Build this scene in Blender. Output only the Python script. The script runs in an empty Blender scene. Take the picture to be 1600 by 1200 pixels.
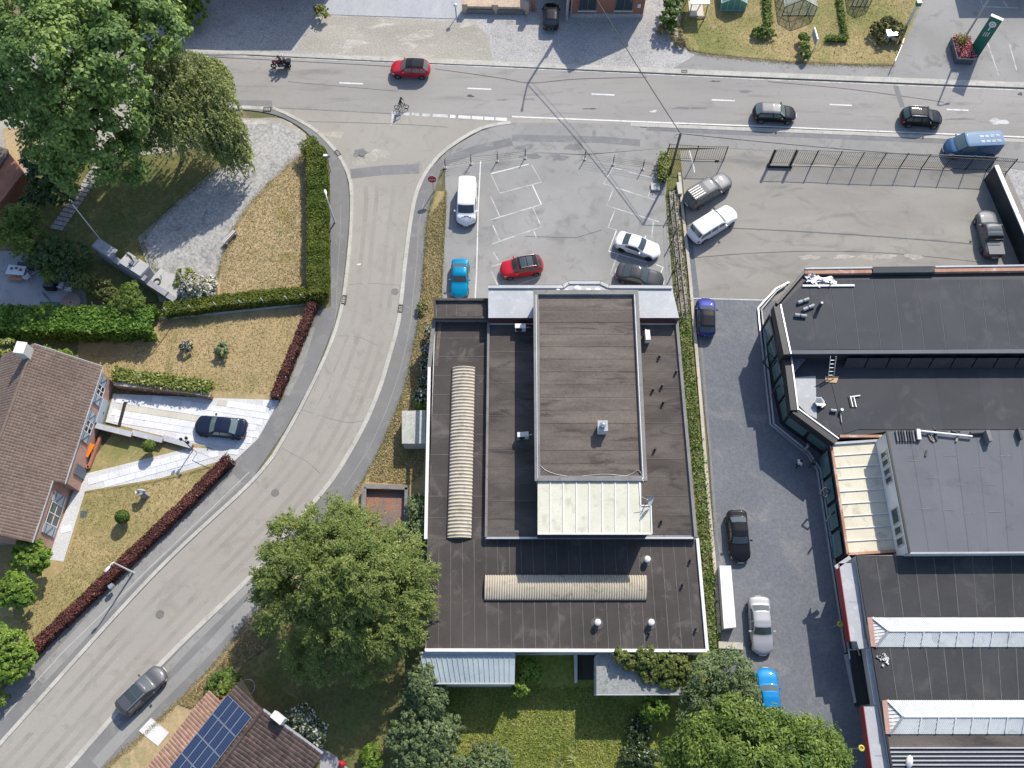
import bpy, bmesh, math, random
import numpy as np
from mathutils import Vector, Matrix
random.seed(7)
RNG = np.random.default_rng(7)
SC = bpy.context.scene
COL = SC.collection

# ---------------------------------------------------------------- camera
CAM_H = 78.0                       # drone height, metres
TILT = math.radians(22.5)          # away from straight down
FPX = 1427.0                       # focal length in pixels of a 1600 px wide picture
cam_d = bpy.data.cameras.new('camera')
cam_d.sensor_width = 36.0
cam_d.lens = FPX / 1600.0 * 36.0
cam_d.clip_end = 3000
cam_d.clip_start = 1.0
cam = bpy.data.objects.new('camera', cam_d)
COL.objects.link(cam)
cam.location = (0, 0, CAM_H)
cam.rotation_euler = (TILT, 0, 0)
SC.camera = cam

# ---------------------------------------------------------------- light
SUN_EL = math.radians(42.0)
SH_X, SH_Y = -0.446, -0.895        # ground direction in which shadows fall
w = bpy.data.worlds.new('World'); SC.world = w; w.use_nodes = True
nt = w.node_tree
sky = nt.nodes.new('ShaderNodeTexSky'); sky.sky_type = 'NISHITA'; sky.sun_disc = False
sky.sun_elevation = SUN_EL
sky.sun_rotation = math.atan2(-SH_X, -SH_Y)
sky.air_density = 0.8; sky.dust_density = 0.9; sky.ozone_density = 1.0
bg = nt.nodes['Background']; bg.inputs['Strength'].default_value = 0.15
nt.links.new(sky.outputs['Color'], bg.inputs['Color'])
sun_d = bpy.data.lights.new('sun', 'SUN'); sun_d.energy = 3.5; sun_d.angle = math.radians(0.55)
sun_d.color = (1.0, 0.94, 0.84)
sun = bpy.data.objects.new('sun', sun_d); COL.objects.link(sun)
sdir = Vector((SH_X, SH_Y, -math.tan(SUN_EL))).normalized()
sun.rotation_euler = sdir.to_track_quat('-Z', 'Y').to_euler()
SC.view_settings.view_transform = 'Standard'
SC.view_settings.look = 'None'
SC.view_settings.gamma = 1.0
SC.view_settings.exposure = 0.62
try: SC.view_settings.use_curve_mapping = False
except Exception: pass
SC.cycles.max_bounces = 6; SC.cycles.diffuse_bounces = 3; SC.cycles.glossy_bounces = 3
SC.cycles.transmission_bounces = 4; SC.cycles.transparent_max_bounces = 6
SC.cycles.use_denoising = True
SC.cycles.caustics_reflective = False; SC.cycles.caustics_refractive = False

# ---------------------------------------------------------------- survey
_ct, _st = math.cos(TILT), math.sin(TILT)
def P(px, py, z=0.0):
    """surveyed position: photo bearing (px, py) met with the level z"""
    u = (px - 800.0) / FPX; v = (py - 600.0) / FPX
    d = Vector((u, _st - v * _ct, -_ct - v * _st))
    t = (z - CAM_H) / d.z
    return Vector((d.x * t, d.y * t, z))
def PL(pts, z=0.0): return [P(x, y, z) for x, y in pts]
def smooth(pts, n=6):
    """Catmull-Rom through 2D/3D points"""
    out = []
    m = len(pts)
    for i in range(m - 1):
        p0 = pts[max(i - 1, 0)]; p1 = pts[i]; p2 = pts[i + 1]; p3 = pts[min(i + 2, m - 1)]
        for k in range(n):
            t = k / n
            out.append(tuple(0.5 * ((2 * b) + (-a + c) * t + (2 * a - 5 * b + 4 * c - d) * t * t + (-a + 3 * b - 3 * c + d) * t ** 3)
                             for a, b, c, d in zip(p0, p1, p2, p3)))
    out.append(tuple(pts[-1]))
    return out
def lerp(a, b, t): return a + (b - a) * t

# ---------------------------------------------------------------- objects
def wloc(o):
    v = Vector((0, 0, 0))
    while o is not None:
        v += o.location; o = o.parent
    return v
def tag(o, label=None, cat=None, group=None, kind=None):
    if label: o['label'] = label
    if cat: o['category'] = cat
    if group: o['group'] = group
    if kind: o['kind'] = kind
    return o
def empty(name, loc, label, cat, group=None, rz=0.0):
    o = bpy.data.objects.new(name, None); COL.objects.link(o)
    o.location = loc; o.rotation_euler = (0, 0, rz); o.empty_display_size = 0.3
    return tag(o, label, cat, group)
def link_mesh(name, me, mat, parent=None, smooth_shade=False):
    o = bpy.data.objects.new(name, me); COL.objects.link(o)
    if mat is not None and not me.materials: me.materials.append(mat)
    if parent is not None: o.parent = parent
    return o
def copy_tree(o, parent=None):
    c = o.copy(); COL.objects.link(c); c.parent = parent
    for ch in o.children: copy_tree(ch, c)
    return c
class MB:
    """collects shapes; build() links them as one mesh object"""
    def __init__(s): s.v = []; s.f = []; s.sm = []
    def add(s, vs, fs, sm=False):
        b = len(s.v); s.v.extend([tuple(p) for p in vs])
        s.f.extend([tuple(i + b for i in f) for f in fs]); s.sm.extend([sm] * len(fs)); return s
    def prism(s, poly, z0, z1):
        """poly: list of xy(z) ; z1 may be None to keep own z as top"""
        n = len(poly)
        area = sum(poly[i][0] * poly[(i + 1) % n][1] - poly[(i + 1) % n][0] * poly[i][1] for i in range(n))
        if area < 0: poly = poly[::-1]
        top = [(p[0], p[1], p[2] if z1 is None else z1) for p in poly]
        bot = [(p[0], p[1], z0) for p in poly]
        fs = [tuple(range(n)), tuple(range(2 * n - 1, n - 1, -1))]
        fs += [(i, n + i, n + (i + 1) % n, (i + 1) % n) for i in range(n)]
        fs = [f for f in fs]
        return s.add(top + bot, fs)
    def box(s, c, size, rz=0.0, M=None):
        x, y, z = [k / 2 for k in size]
        vs = [Vector((a * x, b * y, d * z)) for d in (-1, 1) for a, b in ((-1, -1), (1, -1), (1, 1), (-1, 1))]
        R = M if M is not None else Matrix.Rotation(rz, 3, 'Z')
        vs = [R @ q + Vector(c) for q in vs]
        return s.add(vs, [(3, 2, 1, 0), (4, 5, 6, 7), (0, 1, 5, 4), (1, 2, 6, 5), (2, 3, 7, 6), (3, 0, 4, 7)])
    def bar(s, a, b, wd, h=None):
        a = Vector(a); b = Vector(b); d = b - a; L = d.length
        if L < 1e-6: return s
        q = d.to_track_quat('X', 'Z').to_matrix()
        return s.box((a + b) / 2, (L, wd, h or wd), M=q)
    def tube(s, pts, r, n=8, cap=True):
        pts = [Vector(p) for p in pts]
        rs = r if isinstance(r, (list, tuple)) else [r] * len(pts)
        rings = []
        up = Vector((0.13, 0.29, 0.95)).normalized()
        for i, p in enumerate(pts):
            d = (pts[min(i + 1, len(pts) - 1)] - pts[max(i - 1, 0)])
            d = d.normalized() if d.length > 1e-9 else Vector((0, 0, 1))
            a = d.cross(up)
            if a.length < 1e-3: a = d.cross(Vector((1, 0, 0)))
            a.normalize(); b = d.cross(a)
            rings.append([p + (a * math.cos(t) + b * math.sin(t)) * rs[i] for t in [2 * math.pi * k / n for k in range(n)]])
        vs = [q for r_ in rings for q in r_]
        fs = []
        for i in range(len(pts) - 1):
            for k in range(n):
                fs.append((i * n + k, (i + 1) * n + k, (i + 1) * n + (k + 1) % n, i * n + (k + 1) % n))
        s.add(vs, fs, True)
        if cap:
            m = len(pts)
            s.add(rings[0], [tuple(range(n))]); s.add(rings[-1], [tuple(range(n - 1, -1, -1))])
        return s
    def disc(s, c, r, h, n=24, r2=None):
        c = Vector(c)
        return s.tube([c, c + Vector((0, 0, h))], [r, r if r2 is None else r2], n)
    def lathe(s, c, prof, n=24):
        """prof: (radius, z) list"""
        c = Vector(c)
        vs = []; fs = []
        for r, z in prof:
            for k in range(n):
                t = 2 * math.pi * k / n
                vs.append(c + Vector((r * math.cos(t), r * math.sin(t), z)))
        for i in range(len(prof) - 1):
            for k in range(n):
                fs.append((i * n + k, i * n + (k + 1) % n, (i + 1) * n + (k + 1) % n, (i + 1) * n + k))
        return s.add(vs, fs, True)
    def quadstrip(s, A, B, sm=False):
        n = len(A)
        return s.add(list(A) + list(B), [(i, i + 1, n + i + 1, n + i) for i in range(n - 1)], sm)
    def build(s, name, mat, parent=None, local=False, loc=None):
        me = bpy.data.meshes.new(name)
        off = Vector((0, 0, 0))
        if parent is not None and not local: off = wloc(parent)
        if loc is not None: off = Vector(loc)
        vs = [(p[0] - off[0], p[1] - off[1], p[2] - off[2]) for p in s.v]
        me.from_pydata(vs, [], s.f)
        if any(s.sm): me.polygons.foreach_set('use_smooth', s.sm)
        me.update()
        o = link_mesh(name, me, mat, parent)
        if loc is not None and parent is None: o.location = loc
        return o

# ---------------------------------------------------------------- materials
MATS = {}
class NB:
    def __init__(s, name):
        s.m = bpy.data.materials.new(name); s.m.use_nodes = True
        s.t = s.m.node_tree; s.bsdf = s.t.nodes['Principled BSDF']; s._c = None
    def n(s, typ, **kw):
        q = s.t.nodes.new(typ)
        for k, v in kw.items():
            if k.startswith('_'): setattr(q, k[1:], v)
            else: q.inputs[k].default_value = v
        return q
    def l(s, a, b): s.t.links.new(a, b)
    def coord(s, world=True):
        if s._c is None:
            s._c = s.n('ShaderNodeNewGeometry').outputs['Position'] if world else s.n('ShaderNodeTexCoord').outputs['Object']
        return s._c
    def noise(s, scale, detail=4, rough=0.55, world=True, stretch=None, dist=0.0):
        q = s.n('ShaderNodeTexNoise', Scale=scale, Detail=detail, Roughness=rough, Distortion=dist)
        c = s.coord(world)
        if stretch:
            mp = s.n('ShaderNodeMapping'); mp.inputs['Scale'].default_value = stretch[:3]
            if len(stretch) > 3: mp.inputs['Rotation'].default_value = (0, 0, stretch[3])
            s.l(c, mp.inputs['Vector']); c = mp.outputs['Vector']
        s.l(c, q.inputs['Vector']); return q.outputs['Fac']
    def ramp(s, fac, lo, hi):
        q = s.n('ShaderNodeMapRange'); q.inputs['From Min'].default_value = lo; q.inputs['From Max'].default_value = hi
        s.l(fac, q.inputs['Value']); return q.outputs['Result']
    def mix(s, fac, a, b, mode='MIX'):
        q = s.n('ShaderNodeMix', _data_type='RGBA', _blend_type=mode)
        if isinstance(fac, (int, float)): q.inputs[0].default_value = fac
        else: s.l(fac, q.inputs[0])
        for k, x in ((6, a), (7, b)):
            if isinstance(x, (tuple, list)): q.inputs[k].default_value = (x[0], x[1], x[2], 1)
            else: s.l(x, q.inputs[k])
        return q.outputs[2]
    def bump(s, h, strength=0.3, dist=0.02):
        q = s.n('ShaderNodeBump', Strength=strength, Distance=dist); s.l(h, q.inputs['Height'])
        s.l(q.outputs['Normal'], s.bsdf.inputs['Normal'])
    def col(s, c, rough=0.8, spec=0.3):
        if isinstance(c, (tuple, list)): s.bsdf.inputs['Base Color'].default_value = (c[0], c[1], c[2], 1)
        else: s.l(c, s.bsdf.inputs['Base Color'])
        s.bsdf.inputs['Roughness'].default_value = rough
        s.bsdf.inputs['Specular IOR Level'].default_value = spec
        return s.m
def surf(name, a, b, c=None, s1=0.15, s2=1.2, s3=9.0, rough=0.9, bump=0.3, contrast=1.0, stretch=None, spec=0.25, island=0.0, fine=0.35, world=True, cracks=0.0, spots=0.0):
    """large patches a<->b, blotches of c, fine grain"""
    if name in MATS: return MATS[name]
    q = NB(name)
    k = 0.16 / contrast
    f1 = q.ramp(q.noise(s1, 5, 0.6, world, stretch, 0.4), 0.5 - k, 0.5 + k)
    x = q.mix(f1, a, b)
    if c is not None:
        f2 = q.ramp(q.noise(s2, 6, 0.62, world, stretch, 0.8), 0.54, 0.70)
        x = q.mix(f2, x, c)
    g = q.noise(s3, 3, 0.7, world)
    gr = q.ramp(g, 0.25, 0.75)
    gcol = q.mix(gr, (1 - fine, 1 - fine, 1 - fine), (1 + fine * 0.7, 1 + fine * 0.7, 1 + fine * 0.7))
    x = q.mix(1.0, x, gcol, 'MULTIPLY')
    if island > 0:
        r = q.n('ShaderNodeNewGeometry').outputs['Random Per Island']
        ic = q.mix(r, (1 - island,) * 3, (1 + island,) * 3)
        x = q.mix(1.0, x, ic, 'MULTIPLY')
        r2 = q.n('ShaderNodeObjectInfo').outputs['Random']
        ic = q.mix(r2, (1 - island,) * 3, (1 + island,) * 3)
        x = q.mix(1.0, x, ic, 'MULTIPLY')
    if cracks > 0:
        nv = q.n('ShaderNodeTexNoise', Scale=0.45, Detail=4.0); q.l(q.coord(world), nv.inputs['Vector'])
        mx = q.n('ShaderNodeMix', _data_type='VECTOR'); mx.inputs[0].default_value = 0.96
        vm = q.n('ShaderNodeVectorMath', _operation='MULTIPLY_ADD'); vm.inputs[1].default_value = (3.5, 3.5, 0); q.l(nv.outputs['Color'], vm.inputs[0]); q.l(q.coord(world), vm.inputs[2])
        vo = q.n('ShaderNodeTexVoronoi', _feature='DISTANCE_TO_EDGE', Scale=0.17); q.l(vm.outputs[0], vo.inputs['Vector'])
        ln = q.ramp(vo.outputs['Distance'], 0.012, 0.004)
        mk = q.ramp(q.noise(0.09, 2, 0.5, world), 0.50, 0.58)
        pr = q.n('ShaderNodeMath', _operation='MULTIPLY'); q.l(ln, pr.inputs[0]); q.l(mk, pr.inputs[1])
        p2 = q.n('ShaderNodeMath', _operation='MULTIPLY'); p2.inputs[1].default_value = cracks; q.l(pr.outputs[0], p2.inputs[0])
        x = q.mix(p2.outputs[0], x, (0.09, 0.088, 0.085))
    if spots > 0:
        sp = q.ramp(q.noise(1.7, 2, 0.5, world), 0.70, 0.76)
        p3 = q.n('ShaderNodeMath', _operation='MULTIPLY'); p3.inputs[1].default_value = spots; q.l(sp, p3.inputs[0])
        x = q.mix(p3.outputs[0], x, (0.10, 0.098, 0.095))
    q.bump(g, bump, 0.03)
    MATS[name] = q.col(x, rough, spec); return MATS[name]
def plain(name, c, rough=0.5, metal=0.0, spec=0.5, coat=0.0, emit=None, var=0.12, scale=1.5, trans=0.0, alpha=1.0):
    if name in MATS: return MATS[name]
    q = NB(name)
    f = q.noise(scale, 4, 0.6, False)
    x = q.mix(f, tuple(k * (1 - var) for k in c), tuple(min(1, k * (1 + var)) for k in c))
    m = q.col(x, rough, spec)
    q.bsdf.inputs['Metallic'].default_value = metal
    q.bsdf.inputs['Coat Weight'].default_value = coat
    q.bsdf.inputs['Coat Roughness'].default_value = 0.04
    if trans: q.bsdf.inputs['Transmission Weight'].default_value = trans
    if alpha < 1: q.bsdf.inputs['Alpha'].default_value = alpha
    MATS[name] = m; return m
def leafmat(name, a, b, c=None, cfrac=0.0, translucent=0.35, s1=0.5):
    if name in MATS: return MATS[name]
    q = NB(name)
    r = q.n('ShaderNodeNewGeometry').outputs['Random Per Island']
    f = q.ramp(q.noise(s1, 3, 0.6), 0.35, 0.65)
    x = q.mix(f, a, b)
    v = q.mix(r, (0.55, 0.62, 0.55), (1.5, 1.4, 1.35))
    x = q.mix(1.0, x, v, 'MULTIPLY')
    if c is not None:
        g = q.n('ShaderNodeMath', _operation='FRACT'); h = q.n('ShaderNodeMath', _operation='MULTIPLY'); h.inputs[1].default_value = 17.3
        q.l(r, h.inputs[0]); q.l(h.outputs[0], g.inputs[0])
        lt = q.n('ShaderNodeMath', _operation='LESS_THAN'); lt.inputs[1].default_value = cfrac
        q.l(g.outputs[0], lt.inputs[0])
        x = q.mix(lt.outputs[0], x, c)
    q.col(x, 0.55, 0.3)
    tr = q.n('ShaderNodeBsdfTranslucent'); q.l(x, tr.inputs['Color'])
    ms = q.n('ShaderNodeMixShader'); ms.inputs[0].default_value = translucent
    q.l(q.bsdf.outputs[0], ms.inputs[1]); q.l(tr.outputs[0], ms.inputs[2])
    q.l(ms.outputs[0], q.t.nodes['Material Output'].inputs['Surface'])
    MATS[name] = q.m; return q.m

# ---------------------------------------------------------------- foliage
def cards(name, C, N, size, mat, parent=None, aspect=0.55, T=None):
    """leaf-shaped quads at C with normals N, long axis T if given"""
    C = np.asarray(C, float); n = len(C)
    N = np.asarray(N, float); N = N / (np.linalg.norm(N, axis=1, keepdims=True) + 1e-9)
    if T is None: T = RNG.normal(size=(n, 3))
    T = T - N * np.sum(T * N, axis=1, keepdims=True)
    T = T / (np.linalg.norm(T, axis=1, keepdims=True) + 1e-9)
    B = np.cross(N, T)
    s = (np.asarray(size) * RNG.uniform(0.65, 1.35, n)).reshape(n, 1) * 0.5
    off = np.array(wloc(parent)) if parent is not None else np.zeros(3)
    C = C - off
    V = np.empty((n, 4, 3))
    V[:, 0] = C - T * s; V[:, 1] = C + B * s * aspect + N * s * 0.12
    V[:, 2] = C + T * s; V[:, 3] = C - B * s * aspect + N * s * 0.12
    me = bpy.data.meshes.new(name)
    me.vertices.add(n * 4); me.vertices.foreach_set('co', V.reshape(-1))
    me.loops.add(n * 4); me.loops.foreach_set('vertex_index', np.arange(n * 4, dtype=np.int32))
    me.polygons.add(n); me.polygons.foreach_set('loop_start', np.arange(0, n * 4, 4, dtype=np.int32))
    try: me.polygons.foreach_set('loop_total', np.full(n, 4, dtype=np.int32))
    except Exception: pass
    me.update(calc_edges=True)
    return link_mesh(name, me, mat, parent)
def unit(n):
    v = RNG.normal(size=(n, 3)); return v / np.linalg.norm(v, axis=1, keepdims=True)
def lobes_points(lobes, n, clump=0.35, shell=0.55, up=0.5, per=26):
    """leaf positions + normals spread in clumps over a set of ellipsoid lobes (cx,cy,cz,rx,ry,rz)"""
    L = np.array(lobes, float)
    wgt = (L[:, 3] * L[:, 4]) ** 0.9; wgt /= wgt.sum()
    k = max(1, n // per)
    idx = RNG.choice(len(L), k, p=wgt)
    d = unit(k); d[:, 2] = np.where(d[:, 2] < -0.35, -d[:, 2], d[:, 2])
    rad = shell + (1.0 - shell) * RNG.random(k) ** 0.5
    cc = L[idx, :3] + d * L[idx, 3:6] * rad[:, None]
    ci = np.repeat(np.arange(k), per)
    csize = clump * RNG.uniform(0.6, 1.5, k)
    ld = unit(k * per) + np.array([0, 0, 0.35]) + d[ci] * 0.35
    ld /= np.linalg.norm(ld, axis=1, keepdims=True)
    loc = ld * (csize[ci] * RNG.uniform(0.35, 1.15, k * per))[:, None] * np.array([1, 1, 0.7])
    pts = cc[ci] + loc
    nr = ld * 0.8 + d[ci] * 0.3 + RNG.normal(size=(k * per, 3)) * 0.45 + np.array([0, 0, up])
    return pts, nr
def limbs(mb, base, tips, r0, wob=0.25):
    for tp in tips:
        a = Vector(base); b = Vector(tp); pts = []
        for i in range(6):
            t = i / 5; p = a.lerp(b, t) + Vector((random.uniform(-1, 1), random.uniform(-1, 1), 0)) * wob * math.sin(t * 3.14)
            p.z += (b - a).length * 0.08 * math.sin(t * 3.14)
            pts.append(p)
        mb.tube(pts, [r0 * (1 - 0.8 * i / 5) for i in range(6)], 6)
# ================================================================ the setting
M_earth = surf('dry_ground', (0.19, 0.16, 0.085), (0.11, 0.12, 0.05), (0.25, 0.21, 0.13), 0.12, 0.7, 7)
M_road = surf('old_asphalt', (0.268, 0.254, 0.234), (0.325, 0.307, 0.284), (0.226, 0.214, 0.198), 0.10, 0.5, 14, bump=0.15, stretch=(0.35, 2.2, 1, -0.045), fine=0.14, cracks=0.10, spots=0.25)
M_side = surf('side_asphalt', (0.305, 0.283, 0.245), (0.34, 0.316, 0.275), (0.268, 0.249, 0.217), 0.13, 0.6, 14, bump=0.15, fine=0.12, cracks=0.10, spots=0.25)
M_lot = surf('lot_asphalt', (0.258, 0.252, 0.238), (0.315, 0.307, 0.29), (0.21, 0.206, 0.195), 0.16, 0.55, 14, bump=0.15, fine=0.16, cracks=0.10, spots=0.25)
M_lot2 = surf('yard_asphalt', (0.248, 0.234, 0.208), (0.315, 0.297, 0.262), (0.195, 0.187, 0.17), 0.14, 0.35, 14, bump=0.15, fine=0.16, stretch=(0.6, 1.3, 1, 0.1), cracks=0.10, spots=0.25)
M_walk = surf('footway_asphalt', (0.175, 0.172, 0.168), (0.215, 0.21, 0.2), (0.24, 0.235, 0.225), 0.2, 0.8, 14, bump=0.15, fine=0.15, cracks=0.10, spots=0.25)
M_walk2 = surf('footway_pale', (0.255, 0.25, 0.235), (0.30, 0.292, 0.275), (0.2, 0.198, 0.19), 0.2, 0.8, 14, bump=0.15, fine=0.15, cracks=0.10, spots=0.25)
M_conc = surf('kerb_concrete', (0.40, 0.385, 0.34), (0.48, 0.46, 0.41), (0.33, 0.315, 0.28), 0.5, 2.0, 10, bump=0.2, island=0.07, fine=0.15)
M_gravel = surf('grey_gravel', (0.345, 0.335, 0.325), (0.435, 0.42, 0.40), (0.285, 0.278, 0.272), 0.18, 1.0, 5.0, bump=0.8, fine=0.45)
M_gravel_m = surf('memorial_gravel', (0.335, 0.325, 0.31), (0.40, 0.385, 0.36), (0.25, 0.245, 0.24), 0.22, 0.8, 4.0, bump=0.8, fine=0.5)
M_gravel2 = surf('pale_gravel', (0.40, 0.375, 0.32), (0.32, 0.30, 0.255), (0.50, 0.475, 0.42), 0.14, 0.5, 5.0, bump=0.6, stretch=(0.6, 1.5, 1, -0.05), fine=0.28)
M_pad = surf('concrete_pad', (0.36, 0.37, 0.385), (0.42, 0.425, 0.43), (0.32, 0.33, 0.34), 0.25, 1.2, 8, bump=0.2, stretch=(2.5, 0.7, 1), fine=0.15)
M_grass_dry = surf('dry_lawn', (0.41, 0.305, 0.165), (0.31, 0.245, 0.115), (0.19, 0.19, 0.065), 0.10, 0.2, 4.0, bump=0.7, fine=0.28, contrast=1.6)
M_grass_straw = surf('straw_lawn', (0.45, 0.345, 0.20), (0.37, 0.285, 0.155), (0.27, 0.25, 0.12), 0.14, 0.3, 4.0, bump=0.7, fine=0.27)
M_grass_mix = surf('mixed_lawn', (0.195, 0.20, 0.065), (0.36, 0.28, 0.135), (0.42, 0.325, 0.17), 0.085, 0.3, 4.0, bump=0.7, fine=0.3, contrast=1.8)
M_grass_green = surf('green_lawn', (0.18, 0.225, 0.042), (0.28, 0.275, 0.075), (0.13, 0.18, 0.032), 0.2, 0.6, 3.0, bump=0.9, fine=0.45)
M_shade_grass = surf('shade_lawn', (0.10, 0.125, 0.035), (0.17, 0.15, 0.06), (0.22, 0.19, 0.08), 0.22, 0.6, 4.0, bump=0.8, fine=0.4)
M_setts = surf('dark_pavers', (0.142, 0.151, 0.168), (0.168, 0.176, 0.192), (0.205, 0.208, 0.21), 0.12, 0.33, 4.5, bump=0.6, fine=0.24)
M_patio = surf('patio_slabs', (0.30, 0.30, 0.32), (0.36, 0.355, 0.37), (0.24, 0.245, 0.26), 0.3, 1.0, 8, fine=0.2)
M_paint = surf('road_paint', (0.72, 0.72, 0.70), (0.60, 0.60, 0.58), (0.42, 0.42, 0.41), 0.6, 2.2, 9, bump=0.1, fine=0.12)
M_paint_worn = surf('worn_paint', (0.60, 0.60, 0.58), (0.34, 0.34, 0.33), (0.30, 0.30, 0.295), 0.9, 1.4, 9, bump=0.1, fine=0.15)
M_tar_shadow = surf('tar_and_shadow_line', (0.075, 0.075, 0.078), (0.12, 0.12, 0.12), None, 0.5, 1, 9, bump=0.1)  # tar colour, also laid as painted cable shadows
M_patch = surf('asphalt_patch', (0.175, 0.175, 0.175), (0.215, 0.213, 0.21), (0.26, 0.255, 0.25), 0.4, 1.1, 14, bump=0.15, fine=0.15)
M_soil = surf('planting_soil', (0.10, 0.075, 0.05), (0.15, 0.115, 0.08), (0.2, 0.16, 0.11), 0.5, 1.5, 6, bump=0.8)

def sheet(name, pts, z, mat, kind='structure', parent=None, thick=None):
    mb = MB(); poly = [(q.x, q.y) for q in PL(pts)]
    mb.prism(poly, z - (thick if thick else z + 0.3), z)
    o = mb.build(name, mat, parent)
    if parent is None: o['kind'] = kind
    return o
def line_px(pts, wm, z, mat, name, parent, h=0.004):
    """painted strip of width wm metres along photo bearings"""
    W = PL(pts); mb = MB()
    L, R = [], []
    for i, p in enumerate(W):
        d = (W[min(i + 1, len(W) - 1)] - W[max(i - 1, 0)]); d.z = 0; d.normalize()
        nrm = Vector((-d.y, d.x, 0)) * wm / 2
        L.append((p.x + nrm.x, p.y + nrm.y, z + h)); R.append((p.x - nrm.x, p.y - nrm.y, z + h))
    mb.quadstrip(R, L)
    return mb.build(name, mat, parent)

g = MB(); g.add([(-900, -700, 0), (900, -700, 0), (900, 1300, 0), (-900, 1300, 0)], [(0, 1, 2, 3)])
tag(g.build('ground', M_earth), kind='structure')

# --- north side of the main road
sheet('forecourt_gravel', [(300, -60), (1090, -60), (1075, 80), (1250, 113), (1250, 120), (700, 100), (200, 78), (200, -60)], 0.02, M_gravel)
sheet('forecourt_dirt', [(462, 78), (505, 22), (740, 36), (762, 55), (770, 96), (610, 93)], 0.026, M_gravel2)
pad = sheet('concrete_pad', [(508, -60), (724, -60), (719, 30), (505, 23)], 0.06, M_pad)
sheet('garden_lawn', [(1075, 78), (1062, 60), (1070, -60), (1470, -60), (1396, 103), (1240, 98), (1110, 85)], 0.10, M_grass_mix)
sheet('north_footway', [(1090, 84), (1240, 98), (1397, 102), (1400, 127), (1200, 115), (1050, 108)], 0.05, M_walk2)
carpark = sheet('north_car_park', [(1470, -60), (1700, -60), (1700, 136), (1396, 126), (1396, 103)], 0.056, M_lot)
for i, pp in enumerate([[(1541, 62), (1560, 118)], [(1577, 70), (1588, 110)], [(1530, -5), (1536, 12)], [(1567, 2), (1574, 12)], [(1539, 11), (1590, 13)]]):
    line_px(pp, 0.13, 0.056, M_paint_worn, 'bay_line', carpark)
sheet('west_track', [(-80, 146), (260, 158), (330, 165), (330, 230), (60, 262), (20, 330), (-80, 420)], 0.02, M_gravel2)
sheet('west_verge', [(5, 200), (60, 205), (62, 235), (30, 262), (10, 240)], 0.05, M_grass_straw)

# --- main road
road_n = [(-200, 62), (0, 71), (310, 84), (400, 88), (600, 97), (800, 106), (1200, 124), (1600, 140), (1800, 149)]
road_s = [(1800, 224), (1600, 216), (1200, 199), (800, 184), (612, 178), (400, 166), (250, 158), (0, 148), (-200, 139)]
mroad = sheet('main_road', road_n + road_s, 0.032, M_road)
for cx, cy, hl in [(150, 113.5, 18), (347, 122, 18), (549, 130.5, 18.5), (749, 139, 18.5), (942, 148, 18), (1130, 157, 18), (1313.5, 164.3, 17.5), (1496, 172, 17)]:
    line_px([(cx - hl, cy - hl * 0.043), (cx + hl, cy + hl * 0.043)], 0.17, 0.032, M_paint, 'centre_dash', mroad)
line_px([(800, 182.5), (900, 186.5), (1000, 190.5), (1200, 198), (1400, 206.5), (1600, 214.5), (1800, 223)], 0.17, 0.032, M_paint, 'edge_line', mroad)
line_px([(-200, 139.5), (0, 148), (250, 158), (425, 165.5)], 0.17, 0.032, M_paint, 'edge_line', mroad)
line_px([(310, 84.5), (600, 97.8), (800, 106.7), (1200, 124.8), (1800, 149.8)], 0.12, 0.032, M_paint_worn, 'edge_line', mroad)
# patches, seams, scars and painted cable shadows on the asphalt
line_px([(1399, 133), (1404, 150), (1410, 168)], 0.55, 0.032, M_patch, 'asphalt_patch', mroad, 0.003)
for pp, wd in [([(680, 108), (780, 122), (830, 130), (900, 124), (1010, 121)], 0.10), ([(300, 88), (500, 98), (640, 106)], 0.10), ([(1200, 128), (1330, 140), (1475, 160)], 0.09),  # runs through the lamp poles' shadow tips paint overhead cable shadows
               ([(900, 187), (940, 188.2), (1000, 190)], 0.12), ([(450, 128), (620, 143)], 0.06)]:
    line_px(smooth(pp, 5), wd, 0.032, M_tar_shadow, 'tar_and_shadow_line', mroad, 0.0025)
def blot(cx, cy, rx, ry, mat, name, parent, z, seed=0, n=18):
    rr = random.Random(seed + int(cx * 7 + cy))
    pts = []
    ph = [rr.uniform(0, 6.28) for _ in range(4)]
    for k in range(n):
        a = 2 * math.pi * k / n
        m = 1 + 0.22 * math.sin(2 * a + ph[0]) + 0.16 * math.sin(3 * a + ph[1]) + 0.12 * math.sin(5 * a + ph[2]) + rr.uniform(-0.12, 0.12)
        pts.append((cx + rx * m * math.cos(a), cy + ry * m * math.sin(a)))
    mb = MB(); W = PL(pts, z); mb.add(W, [tuple(range(n - 1, -1, -1))])
    return mb.build(name, mat, parent)
for cx, cy, rx, ry, mt in [(1560, 190, 13, 5, M_paint_worn), (735, 150, 6, 2, M_tar_shadow), (1075, 169, 22, 2.2, M_patch), (1021, 174, 5, 2, M_paint_worn), (1165, 143, 12, 2, M_patch), (828, 155, 8, 2, M_patch),
                           (922, 170, 9, 1.2, M_tar_shadow), (1117, 127, 7, 1.2, M_tar_shadow), (1500, 186, 20, 1.6, M_patch), (1594, 147, 5, 2, M_tar_shadow), (502, 110, 8, 1, M_patch), (785, 156, 7, 1.4, M_patch)]:
    blot(cx, cy, rx, ry, mt, 'road_scar', mroad, 0.0355)

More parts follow.
